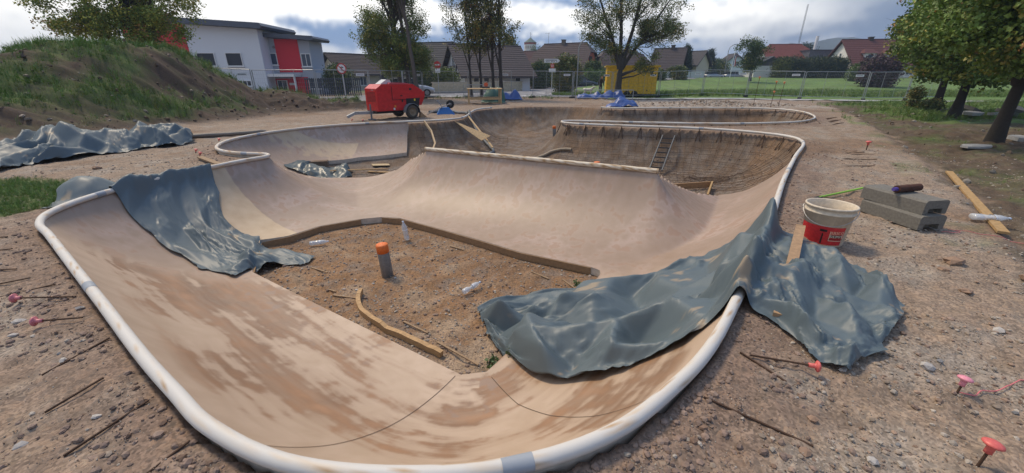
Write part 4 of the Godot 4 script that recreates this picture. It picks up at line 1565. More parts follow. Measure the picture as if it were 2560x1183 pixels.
	var bp := [Vector3(-3.35, 0.0, -15.75), Vector3(-3.0, -0.3, -15.2), Vector3(-2.7, -0.6, -14.2), Vector3(-2.65, -0.75, -13.2), Vector3(-2.85, -0.85, -12.2)]
	for i in bp.size() - 1:
		bar(bent, bp[i], bp[i + 1], 0.05, 0.09)
	tag(obj("bent_lath", bent, mat("lath", lin(0.45, 0.33, 0.20), 0.8)), "long bent wooden template lath springing from the left pod's rim", "lath")

func make_rebar() -> void:
	var rust: Material = mats["rebar"]
	var n := rim_pts.size()
	var length := n * 0.04
	var banks := [["grid of rusty reinforcing bars over the far bank behind the spine", rim_length_near(2.2, -14.9), length + rim_length_near(6.25, -8.9), 2.7, 0.2, 0.26], ["grid of rusty reinforcing bars in the farthest pod", rim_length_near(5.2, -22.8), rim_length_near(9.4, -15.0), 1.9, 0.32, 0.45], ["rusty reinforcing bars on the bank left of the far pit", rim_length_near(-3.7, -15.6), rim_length_near(-1.9, -20.0), 1.8, 0.2, 0.3]]
	for b in banks:
		var root := thing("rebar_mesh", b[0], "rebar mesh", Vector3.ZERO, 0.0, "reinforcing meshes on the dirt banks")
		var u: float = b[1]
		var count := 0
		while u < b[2]:
			var k := int(u / 0.04) % n
			var p := rim_pts[k]
			var w := inward(k * 0.04)
			var pts := []
			var t := 0.02
			while t < b[3]:
				var q := p + w * t
				if rim_sd(q.x, q.y) < t * 0.55 or (t > 0.5 and poly_sd(q.x, q.y, poured_poly) > 0.0):
					break
				pts.append(Vector3(q.x, ground_y(q.x, q.y) + 0.07, q.y))
				t += 0.16
			if pts.size() > 2:
				var s := shape()
				tube(s, pts, 0.0042, 4, false)
				obj("bar", s, rust, root)
			u += b[5]
			count += 1
		var t := 0.14
		while t < b[3]:
			var pts := []
			u = b[1]
			while u < b[2] + 0.01:
				var k := int(u / 0.04) % n
				var q := rim_pts[k] + inward(k * 0.04) * t
				if rim_sd(q.x, q.y) > t * 0.6 and poly_sd(q.x, q.y, poured_poly) < 0.02:
					pts.append(Vector3(q.x, ground_y(q.x, q.y) + 0.06, q.y))
				u += 0.22
			if pts.size() > 2:
				var s := shape()
				tube(s, pts, 0.0042, 4, false)
				obj("bar", s, rust, root)
			t += b[4]
	# starter bars beyond the right-hand corner
	for i in 9:
		var s := shape()
		var a := Vector3(7.55 - i * 0.16, -0.06, -10.0 + i * 0.22)
		tube(s, [a + Vector3(0, -0.1, 0), a + Vector3(0.35, -0.12 + 0.03 * (i % 3), 0.05), a + Vector3(0.95 + 0.2 * (i % 3), -0.04, 0.12 - 0.05 * (i % 2))], 0.009, 5)
		tag(obj("starter_bar", s, rust), "rusty starter bar sticking out past the bowl's far right corner", "rod", "starter bars at the right corner")
	for i in 8:
		var s := shape()
		var a := Vector3(13.3 - i * 0.22, -0.06, -18.3 + i * 0.36)
		tube(s, [a + Vector3(0, 0.02, 0), a + Vector3(0.25, -0.1, 0.05), a + Vector3(0.8, 0.04 * (i % 3), 0.2)], 0.012, 5)
		tag(obj("starter_bar", s, rust), "rusty starter bar sticking out past the farthest pod's corner", "rod", "starter bars at the farthest pod")
	var pole := 0
	for q in [[14.6,-25.3,1.55],[15.6,-25.2,1.35],[16.2,-25.4,1.3],[15.1,-24.4,0.8]]:
		stake("tall thin rod with an orange cap standing by the rubble heap", Vector3(q[0], top_y(q[0], q[1]) - 0.05, q[1]), Vector3(q[0] + 0.03, top_y(q[0], q[1]) + q[2], q[1]), mat("cap_orange", lin(0.75, 0.22, 0.08), 0.5), 1.7)
		pole += 1

# ---------------------------------------------------------------- houses
func opening(parent: Node3D, face: String, at: Vector3, w: float, h: float, frame_m: Material, pane_m: Material, bars := 1, called := "window") -> void:
	# at: centre on the wall's face, in the house's own axes
	var n := Node3D.new()
	n.name = called
	parent.add_child(n, true)
	n.position = at
	n.rotation.y = {"f": 0.0, "r": PI * 0.5, "b": PI, "l": -PI * 0.5}[face]
	var t := 0.07
	var s := shape()
	box(s, Vector3(0, h * 0.5, 0.03), Vector3(w + t, t, 0.08))
	box(s, Vector3(0, -h * 0.5, 0.03), Vector3(w + t, t, 0.08))
	box(s, Vector3(-w * 0.5, 0, 0.03), Vector3(t, h - t, 0.08))
	box(s, Vector3(w * 0.5, 0, 0.03), Vector3(t, h - t, 0.08))
	for i in bars - 1:
		box(s, Vector3(-w * 0.5 + w * (i + 1) / bars, 0, 0.025), Vector3(t * 0.8, h - t, 0.06))
	obj("frame", s, frame_m, n)
	var g := shape()
	box(g, Vector3(0, 0, 0.012), Vector3(w - t, h - t, 0.02))
	obj("pane", g, pane_m, n)
	if called == "window":
		var l := shape()
		box(l, Vector3(0, -h * 0.5 - 0.07, 0.07), Vector3(w + 0.25, 0.06, 0.16))
		obj("sill", l, frame_m, n)

# a pitched-roof house; the ridge runs along the house's own x
func house(label: String, at: Vector3, turn: float, w: float, d: float, eave: float, ridge: float, wall_c: Color, roof_c: Color, gable_c: Color, hip := 0.0, over := 0.5) -> Node3D:
	var root := thing("house", label, "house", at, turn, "houses of the village")
	var wm := mat("wall_%s" % wall_c.to_html(), wall_c.linear_to_srgb(), 0.9)
	var gm := mat("wall_%s" % gable_c.to_html(), gable_c.linear_to_srgb(), 0.9)
	var s := shape()
	box(s, Vector3(0, eave * 0.5 - 0.5, 0), Vector3(w, eave + 1.0, d))
	obj("wall", s, wm, root)
	var rise := ridge - eave
	for e in [-1.0, 1.0]:
		var g := shape()
		var x: float = (w * 0.5 - 0.15) * e
		var top := rise * (1.0 - hip)
		var halfw := d * 0.5 * hip
		if hip < 0.99:
			prism(g, [Vector2(-d * 0.5, eave), Vector2(d * 0.5, eave), Vector2(halfw, eave + top), Vector2(-halfw, eave + top)] if hip > 0.01 else [Vector2(-d * 0.5, eave), Vector2(d * 0.5, eave), Vector2(0, ridge)], -0.15, 0.15, Transform3D(Basis(Vector3.UP, PI * 0.5), Vector3(x, 0, 0)))
			obj("gable", g, gm, root)
	# roof slabs with courses of tiles
	var rm := mat("roof_%s" % roof_c.to_html(), roof_c.linear_to_srgb(), 0.85, 0.0, 1.0, 0.5)
	var slope := rise / (d * 0.5)
	var drop := over * slope
	var rl := w * 0.5 + over
	for e in [-1.0, 1.0]:
		var r := shape()
		r.set_smooth_group(-1)
		var rows := 14
		for i in rows:
			var f0 := float(i) / rows
			var f1 := float(i + 1) / rows
			var z0: float = lerpf(0.0, d * 0.5 + over, f0) * e
			var z1: float = lerpf(0.0, d * 0.5 + over, f1) * e
			var y0 := lerpf(ridge, eave - drop, f0) + 0.16
			var y1 := lerpf(ridge, eave - drop, f1) + 0.16
			# the half hip takes a corner off the ridge's ends
			var cut0 := maxf(0.0, hip - f0) * (d * 0.5 + over) * 0.8
			var cut1 := maxf(0.0, hip - f1) * (d * 0.5 + over) * 0.8
			quad(r, Vector3(-rl + cut0, y0 + 0.015, z0), Vector3(rl - cut0, y0 + 0.015, z0), Vector3(rl - cut1, y1 + 0.055, z1), Vector3(-rl + cut1, y1 + 0.055, z1))
			quad(r, Vector3(-rl + cut1, y1 + 0.055, z1), Vector3(rl - cut1, y1 + 0.055, z1), Vector3(rl - cut1, y1, z1), Vector3(-rl + cut1, y1, z1))
		var ye := eave - drop
		var ze: float = (d * 0.5 + over) * e
		quad(r, Vector3(-rl, ye + 0.2, ze), Vector3(rl, ye + 0.2, ze), Vector3(rl, ye - 0.02, ze), Vector3(-rl, ye - 0.02, ze))
		for ex in [-1.0, 1.0]:
			var x: float = rl * ex
			var c: float = x - hip * (d * 0.5 + over) * 0.8 * ex
			quad(r, Vector3(c, ridge + 0.18, 0), Vector3(x, lerpf(ridge, ye, hip) + 0.18, ze * hip), Vector3(x, lerpf(ridge, ye, hip), ze * hip), Vector3(c, ridge, 0))
			quad(r, Vector3(x, lerpf(ridge, ye, hip) + 0.18, ze * hip), Vector3(x, ye + 0.2, ze), Vector3(x, ye, ze), Vector3(x, lerpf(ridge, ye, hip), ze * hip))
			if hip > 0.01:
				tri(r, Vector3(c, ridge + 0.18, 0), Vector3(x, lerpf(ridge, ye, hip) + 0.18, ze * hip), Vector3(x, lerpf(ridge, ye, hip) + 0.18, 0))
		obj("roof", r, rm, root)
	var cap := shape()
	tube(cap, [Vector3(-rl + hip * d * 0.42, ridge + 0.18, 0), Vector3(rl - hip * d * 0.42, ridge + 0.18, 0)], 0.1, 6)
	obj("ridge_tiles", cap, rm, root)
	return root

func chimney(root: Node3D, at: Vector3, c: Color, h := 1.0) -> void:
	var n := Node3D.new()
	n.name = "chimney"
	root.add_child(n, true)
	n.position = at
	var s := shape()
	box(s, Vector3(0, h * 0.5 - 0.4, 0), Vector3(0.6, h + 0.8, 0.6))
	obj("stack", s, mat("stack_%s" % c.to_html(), c.linear_to_srgb(), 0.9, 0.0, 1.0, 1.0), n)
	var t := shape()
	box(t, Vector3(0, h + 0.03, 0), Vector3(0.75, 0.1, 0.75))
	obj("cowl", t, mat("cowl", lin(0.1, 0.09, 0.09), 0.8), n)

func red_house() -> void:
	var root := thing("modern_house", "modern white house with red wall panels and dark sloping roofs", "house", Vector3(-29.5, 0, -44.0))
	var white := mat("render_white", lin(0.72, 0.75, 0.80), 0.9)
	var grey := mat("render_grey", lin(0.40, 0.43, 0.49), 0.9)
	var red := mat("render_red", lin(0.62, 0.035, 0.05), 0.85)
	var roof := mat("zinc", lin(0.09, 0.105, 0.14), 0.5, 0.2)
	var fm := mat("frame_white", lin(0.78, 0.78, 0.78), 0.5)
	var blind := mat("shutter_dark", lin(0.025, 0.03, 0.045), 0.35)
	# block A: x -9 .. 4.4, front at z 0
	var a := shape()
	prism(a, [Vector2(-9.0, -0.5), Vector2(4.3, -0.5), Vector2(4.3, 5.95), Vector2(-9.0, 6.75)], -5.5, 0.0)
	obj("wall", a, white, root)
	var ar := shape()
	prism(ar, [Vector2(-10.0, 6.83), Vector2(5.1, 5.93), Vector2(5.3, 6.15), Vector2(5.1, 6.42), Vector2(-10.0, 7.32)], -5.9, 0.8)
	obj("roof", ar, roof, root)
	var rp := shape()
	box(rp, Vector3(-5.9, 3.1, 0.02), Vector3(6.0, 6.6, 0.05))
	obj("red_panel", rp, red, root)
	for w in [[-1.35, 3.2, 1.75, 1.2], [1.45, 3.2, 1.55, 1.2]]:
		opening(root, "f", Vector3(w[0], w[1], 0.03), w[2], w[3], fm, blind)
	opening(root, "f", Vector3(2.0, 0.95, 0.03), 1.3, 0.5, fm, blind, 3)
	# block B, set back: x 3 .. 9.5
	var b := shape()
	prism(b, [Vector2(3.2, -0.5), Vector2(9.2, -0.5), Vector2(9.2, 2.0), Vector2(8.5, 2.0), Vector2(8.5, 5.02), Vector2(3.2, 5.35)], -4.6, -1.6)
	obj("wall", b, grey, root)
	var br := shape()
	prism(br, [Vector2(3.0, 5.40), Vector2(9.2, 5.02), Vector2(9.35, 5.22), Vector2(9.2, 5.42), Vector2(3.0, 5.80)], -4.9, -0.9)
	obj("roof", br, roof, root)
	var b1 := shape()
	box(b1, Vector3(6.15, 3.6, -1.58), Vector3(2.4, 3.15, 0.06))
	obj("red_panel", b1, red, root)
	var b2 := shape()
	box(b2, Vector3(6.9, 0.6, -1.57), Vector3(1.8, 1.9, 0.07))
	obj("red_panel", b2, red, root)
	var b3 := shape()
	box(b3, Vector3(4.95, 0.55, -1.58), Vector3(2.5, 1.75, 0.06))
	obj("porch_recess", b3, red, root)
	opening(root, "f", Vector3(4.5, 3.3, -1.6), 0.8, 1.1, fm, mat("glass_far", lin(0.05, 0.07, 0.11), 0.1), 1)
	opening(root, "f", Vector3(7.95, 3.2, -1.6), 0.95, 1.2, fm, mats["glass_far"], 2)
	opening(root, "f", Vector3(8.5, 0.9, -1.6), 1.3, 1.0, fm, mats["glass_far"], 2)
	opening(root, "f", Vector3(5.0, 0.35, -1.54), 1.0, 1.7, fm, mats["glass_far"], 2, "door")
	var c := shape()
	box(c, Vector3(5.6, 1.72, -0.9), Vector3(3.0, 0.28, 1.5))
	obj("canopy", c, fm, root)
	var p := shape()
	box(p, Vector3(7.0, 0.6, -0.3), Vector3(0.16, 2.0, 0.16))
	obj("canopy_post", p, fm, root)
	var lamp := shape()
	lathe(lamp, [Vector2(0.0, 0.16), Vector2(0.12, 0.13), Vector2(0.14, 0.0), Vector2(0.0, -0.02)], 10, Transform3D(Basis(Vector3.RIGHT, 1.2), Vector3(4.8, 4.4, -1.55)))
	obj("satellite_dish", lamp, mat("dish", lin(0.25, 0.25, 0.26), 0.6), root)
	var pl := shape()
	box(pl, Vector3(6.1, 0.85, -1.53), Vector3(0.75, 0.22, 0.03))
	obj("name_plate", pl, fm, root)

func make_houses() -> void:
	red_house()
	var fm: Material = mats["frame_white"]
	var pane: Material = mats["glass_far"]
	var brown := Color(0.055, 0.04, 0.037)
	var dusk := Color(0.065, 0.045, 0.045)
	# chalet with a balcony gable
	var h := house("cream chalet with a dark roof and a balcony in its gable", Vector3(-22.3, -0.3, -63), 0.9, 8.5, 6.0, 2.6, 4.7, Color(0.62, 0.56, 0.48), brown, Color(0.62, 0.56, 0.48), 0.0, 0.8)
	opening(h, "f", Vector3(-1.5, 1.3, 3.0), 1.0, 1.1, fm, pane, 2)
	opening(h, "f", Vector3(1.8, 1.3, 3.0), 1.3, 1.6, fm, mats["shutter_dark"], 1)
	opening(h, "l", Vector3(-4.25, 2.9, 0), 1.4, 1.0, fm, pane, 2)
	var bal := shape()
	box(bal, Vector3(-4.75, 2.1, 0), Vector3(1.0, 0.12, 4.6))
	for i in 12:
		box(bal, Vector3(-5.2, 2.5, -2.2 + i * 0.4), Vector3(0.05, 0.75, 0.18))
	obj("balcony", bal, mat("dark_timber", lin(0.03, 0.022, 0.02), 0.8), h)
	chimney(h, Vector3(2.2, 4.7, 0), Color(0.2, 0.16, 0.14))
	house("low house with a plain grey roof behind the red and white house", Vector3(-34.5, 0, -78), 0.15, 9.0, 7.0, 2.6, 5.0, Color(0.55, 0.55, 0.55), Color(0.12, 0.12, 0.13), Color(0.55, 0.55, 0.55))
	house("house with a steep dark slate roof behind the leaning tree", Vector3(-12.2, 0, -68), -0.25, 7.5, 8.0, 2.3, 6.3, Color(0.5, 0.45, 0.38), Color(0.05, 0.047, 0.05), Color(0.5, 0.45, 0.38), 0.2)
	# A-frame
	h = house("white chalet with a very steep dark tiled roof and dark balcony", Vector3(-3.4, -0.2, -56.5), 0.42, 8.6, 8.6, 2.15, 5.35, Color(0.66, 0.66, 0.69), Color(0.07, 0.055, 0.055), Color(0.5, 0.52, 0.56), 0.0, 0.7)
	for x in [-2.9, -1.6, 2.6]:
		opening(h, "f", Vector3(x, 1.2, 4.3), 0.7, 1.5, fm, mats["shutter_dark"], 1)
	opening(h, "l", Vector3(-4.3, 1.2, 2.0), 0.7, 1.6, fm, mats["shutter_dark"], 1)
	opening(h, "l", Vector3(-4.3, 1.2, 0.2), 0.7, 1.6, fm, mats["shutter_dark"], 1)
	opening(h, "l", Vector3(-4.3, 3.3, 0.0), 1.2, 1.5, fm, pane, 2)
	for i in 4:
		var rail := shape()
		box(rail, Vector3(-5.1, 2.35 + i * 0.2, 0), Vector3(0.06, 0.09, 7.2))
		obj("balcony_rail", rail, mats["dark_timber"], h)
	for i in 4:
		var post := shape()
		box(post, Vector3(-5.05, 2.6, -3.4 + i * 2.27), Vector3(0.1, 0.9, 0.1))
		obj("balcony_post", post, mats["dark_timber"], h)
	var floor_b := shape()
	box(floor_b, Vector3(-4.75, 2.15, 0), Vector3(0.9, 0.14, 7.6))
	obj("balcony_floor", floor_b, mats["dark_timber"], h)
	house("distant house with a red-brown roof below the water tower", Vector3(4.8, 0.3, -98), -0.2, 9.0, 8.0, 3.4, 6.4, Color(0.5, 0.42, 0.36), Color(0.075, 0.035, 0.033), Color(0.5, 0.42, 0.36), 0.15)
	h = house("large house with a mossy brown roof and a salmon orange gable", Vector3(9.3, 0.2, -77), -0.5, 9.6, 8.6, 2.6, 6.6, Color(0.55, 0.20, 0.13), dusk, Color(0.62, 0.18, 0.10), 0.35, 0.5)
	opening(h, "r", Vector3(4.8, 4.0, 0.2), 1.5, 1.2, mat("shutter_brown", lin(0.11, 0.035, 0.025), 0.7), mats["shutter_dark"], 2)
	opening(h, "f", Vector3(1.6, 1.2, 4.3), 1.2, 1.2, fm, pane, 2)
	chimney(h, Vector3(-0.3, 6.6, 0), Color(0.16, 0.13, 0.11), 0.7)
	var ant := shape()
	tube(ant, [Vector3(-3.2, 5.8, 0), Vector3(-3.2, 8.6, 0)], 0.03, 4)
	box(ant, Vector3(-3.4, 8.5, 0), Vector3(0.9, 0.03, 0.03))
	obj("aerial", ant, mat("aerial", lin(0.25, 0.25, 0.25), 0.5, 0.5), h)
	house("cream house with a brown hipped roof behind the yellow hut", Vector3(19.0, 0.8, -77), 0.1, 6.6, 7.0, 1.9, 4.9, Color(0.52, 0.44, 0.32), dusk, Color(0.52, 0.44, 0.32), 0.3)
	h = house("white house with a dark brown roof right of the yellow hut", Vector3(23.4, 0.9, -80), 1.1, 7.0, 5.0, 2.0, 4.4, Color(0.66, 0.66, 0.68), dusk, Color(0.66, 0.66, 0.68))
	opening(h, "l", Vector3(-3.5, 1.2, 0.5), 0.9, 1.1, fm, pane, 2)
	h = house("cream house with a steep brown roof beside the spruce tree", Vector3(28.2, 1.0, -78), -0.5, 4.6, 5.8, 2.0, 5.1, Color(0.60, 0.53, 0.38), Color(0.06, 0.047, 0.05), Color(0.66, 0.60, 0.46))
	opening(h, "r", Vector3(2.3, 3.1, 0.0), 0.8, 0.8, fm, pane, 2)
	opening(h, "f", Vector3(-0.6, 1.2, 2.9), 1.6, 0.8, fm, mats["shutter_brown"], 2)
	chimney(h, Vector3(0.4, 5.1, 0), Color(0.08, 0.06, 0.06), 0.6)
	house("narrow cream house with a grey roof just past the spruce", Vector3(34.6, 1.0, -84), -0.9, 5.0, 4.6, 2.8, 4.9, Color(0.62, 0.55, 0.42), Color(0.07, 0.065, 0.07), Color(0.62, 0.55, 0.42))
	h = house("small far house with a pale blue gable behind the flagpole", Vector3(56.5, 1.2, -112), 1.4, 7.0, 6.4, 2.8, 5.6, Color(0.66, 0.72, 0.80), Color(0.05, 0.04, 0.045), Color(0.60, 0.68, 0.78), 0.25)
	opening(h, "l", Vector3(-3.5, 3.4, 0.2), 1.2, 1.0, fm, pane, 2)
	opening(h, "l", Vector3(-3.5, 1.0, 0.4), 1.6, 1.2, fm, pane, 3)
	# right-hand neighbours
	h = house("white house under a brick red hipped roof behind the dark hedge", Vector3(54.6, 1.2, -88), -0.1, 8.6, 7.5, 3.6, 6.2, Color(0.64, 0.63, 0.61), Color(0.16, 0.045, 0.035), Color(0.64, 0.63, 0.61), 0.55)
	h = house("white annexe with a small dark grey gable next to the hedge", Vector3(46.6, 1.2, -80), 1.45, 5.0, 5.2, 2.2, 3.5, Color(0.66, 0.66, 0.66), Color(0.07, 0.07, 0.08), Color(0.09, 0.09, 0.10))
	opening(h, "l", Vector3(-2.5, 0.9, 1.2), 1.0, 1.2, fm, pane, 1)
	var shed := thing("flat_building", "low grey metal clad building with a white flue pipe", "building", Vector3(60.5, 1.2, -86))
	var s := shape()
	box(s, Vector3(0, 2.4, 0), Vector3(8.0, 5.2, 6.0))
	obj("wall", s, mat("cladding", lin(0.13, 0.135, 0.16), 0.6, 0.2, 1.0, 0.5), shed)
	var sr := shape()
	box(sr, Vector3(0, 5.07, 0), Vector3(8.3, 0.14, 6.3))
	obj("roof", sr, mat("roof_edge", lin(0.05, 0.05, 0.06), 0.6), shed)
	var fl := shape()
	tube(fl, [Vector3(-1.9, 5.0, 1.0), Vector3(-1.9, 7.6, 1.0)], 0.26, 12)
	obj("flue_pipe", fl, mat("flue", lin(0.75, 0.75, 0.76), 0.5), shed)
	# white house with dormers
	h = house("white house with a red-brown roof and three hipped dormers", Vector3(63.3, 1.2, -76.5), -0.12, 10.6, 8.4, 2.4, 6.2, Color(0.70, 0.69, 0.67), Color(0.105, 0.035, 0.032), Color(0.72, 0.72, 0.71), 0.0, 0.5)
	for x in [-2.6, 0.6, 3.8]:
		var dn := Node3D.new()
		dn.name = "dormer"
		h.add_child(dn, true)
		dn.position = Vector3(x, 3.55, 3.4)
		var face := shape()
		prism(face, [Vector2(-0.75, -0.55), Vector2(0.75, -0.55), Vector2(0.95, 0.55), Vector2(-0.95, 0.55)], -1.6, 0.0)
		obj("cheek", face, mats["wall_%s" % Color(0.72, 0.72, 0.71).to_html()], dn)
		var dr := shape()
		dr.set_smooth_group(-1)
		var pts := [Vector3(-1.2, 0.5, 0.25), Vector3(1.2, 0.5, 0.25), Vector3(0.5, 1.25, -1.0), Vector3(-0.5, 1.25, -1.0), Vector3(-1.2, 0.5, -1.9), Vector3(1.2, 0.5, -1.9)]
		quad(dr, pts[0], pts[1], pts[2], pts[3])
		quad(dr, pts[1], pts[5], pts[2], pts[2])
		quad(dr, pts[0], pts[3], pts[4], pts[4])
		quad(dr, pts[3], pts[2], pts[5], pts[4])
		quad(dr, pts[0], pts[1], pts[5], pts[4])
		obj("dormer_roof", dr, mats["roof_%s" % Color(0.105, 0.035, 0.032).to_html()], dn)
		var dw := shape()
		box(dw, Vector3(0, 0, 0.02), Vector3(0.7, 0.62, 0.05))
		obj("dormer_window", dw, pane, dn)
	opening(h, "l", Vector3(-5.3, 3.8, 0.0), 0.5, 0.8, fm, pane, 1)
	for x in [-2.5, 1.0, 3.6]:
		opening(h, "f", Vector3(x, 1.3, 4.2), 1.1, 1.3, fm, pane, 2)
	chimney(h, Vector3(-1.2, 6.1, 0), Color(0.05, 0.04, 0.04), 0.6)
	chimney(h, Vector3(4.6, 6.2, 0), Color(0.05, 0.04, 0.04), 0.6)
	# water tower
	var wt := thing("water_tower", "round white water tower with a green conical roof and brick red bands", "tower", Vector3(8.3, 0, -200))
	for q in [["shaft", [Vector2(2.0, -1), Vector2(2.0, 9.5), Vector2(1.6, 10.2)], Color(0.30, 0.13, 0.08)], ["bowl", [Vector2(1.6, 10.2), Vector2(2.7, 12.0)], Color(0.36, 0.12, 0.06)], ["tank", [Vector2(2.7, 12.0), Vector2(2.72, 15.3)], Color(0.70, 0.66, 0.62)], ["red_band", [Vector2(2.78, 15.1), Vector2(2.78, 15.9), Vector2(2.9, 15.9)], Color(0.36, 0.07, 0.045)], ["roof", [Vector2(2.95, 15.85), Vector2(1.3, 17.0), Vector2(0.0, 18.0)], Color(0.10, 0.14, 0.12)]]:
		var l := shape()
		lathe(l, q[1], 20)
		obj(q[0], l, mat("tower_" + q[0], q[2].linear_to_srgb(), 0.85), wt)
	var an := shape()
	tube(an, [Vector3(0, 17.8, 0), Vector3(0, 20.0, 0)], 0.09, 5)
	tube(an, [Vector3(0.6, 17.3, 0), Vector3(0.6, 19.8, 0)], 0.06, 5)
	obj("antenna", an, mats["aerial"], wt)
	var wins := shape()
	for i in 7:
		var a := -0.9 + i * 0.3
		box(wins, Vector3(sin(a) * 2.71, 13.9, cos(a) * 2.71), Vector3(0.45, 1.1, 0.06), Basis(Vector3.UP, a))
	obj("window_slots", wins, mat("slot", lin(0.42, 0.33, 0.28), 0.8), wt)
	# lattice mast
	var mast := thing("radio_mast", "thin grey lattice radio mast rising far behind the hedge", "mast", Vector3(104, 0, -160))
	for i in 3:
		var leg := shape()
		tube(leg, [Vector3(cos(i * TAU / 3) * 0.25, 0, sin(i * TAU / 3) * 0.25), Vector3(cos(i * TAU / 3) * 0.2, 25.2, sin(i * TAU / 3) * 0.2)], 0.05, 4)
		obj("leg", leg, mat("mast", lin(0.20, 0.21, 0.23), 0.6, 0.4), mast)
	var lat := shape()
	for i in 40:
		bar(lat, Vector3(0.24 * (1 if i % 2 else -1), i * 0.62, 0.1), Vector3(-0.24 * (1 if i % 2 else -1), i * 0.62 + 0.62, -0.1), 0.03, 0.03)
	obj("bracing", lat, mats["mast"], mast)

# ---------------------------------------------------------------- fences, walls, street things
func fence_panel(label: String, a: Vector3, b: Vector3, h: float, plate: bool) -> void:
	var root := thing("site_fence", label, "fence", a, 0.0, "site fence panels")
	var d := b - a
	var zinc := mat("zinc_tube", lin(0.40, 0.42, 0.44), 0.45, 0.6)
	for e in [0.015, 0.985]:
		var s := shape()
		tube(s, [d * e + Vector3(0, 0.05, 0), d * e + Vector3(0, h, 0)], 0.028, 6)
		obj("post", s, zinc, root)
	for y in [0.2, h - 0.02]:
		var s := shape()
		tube(s, [d * 0.015 + Vector3(0, y, 0), d * 0.985 + Vector3(0, y, 0)], 0.022, 6)
		obj("rail", s, zinc, root)
	for e in [0.34, 0.67]:
		var s := shape()
		tube(s, [d * e + Vector3(0, 0.2, 0), d * e + Vector3(0, h, 0)], 0.012, 5)
		obj("upright", s, zinc, root)
	var w := shape()
	var n := int(d.length() / 0.12)
	for i in range(1, n):
		var p := d * (0.015 + 0.97 * i / n)
		tube(w, [p + Vector3(0, 0.2, 0), p + Vector3(0, h - 0.02, 0)], 0.0028, 3, false)
	for i in range(1, 8):
		var y := 0.2 + (h - 0.22) * i / 8.0
		tube(w, [d * 0.015 + Vector3(0, y, 0), d * 0.985 + Vector3(0, y, 0)], 0.003, 3, false)
	obj("wire_mesh", w, zinc, root)
	if plate:
		var s := shape()
		box(s, d * 0.84 + Vector3(0, h * 0.86, 0.03), Vector3(0.55, 0.16, 0.01), Basis(Vector3.UP, atan2(-d.z, d.x)))
		obj("name_plate", s, mat("plate_white", lin(0.75, 0.76, 0.78), 0.5), root)
		var t := shape()
		for i in 6:
			box(t, d * 0.84 + Basis(Vector3.UP, atan2(-d.z, d.x)) * Vector3(-0.18 + i * 0.072, 0.0, 0.007) + Vector3(0, h * 0.86, 0.03), Vector3(0.05, 0.06, 0.004), Basis(Vector3.UP, atan2(-d.z, d.x)))
		obj("plate_print", t, mat("print_grey", lin(0.15, 0.15, 0.17), 0.6), root)

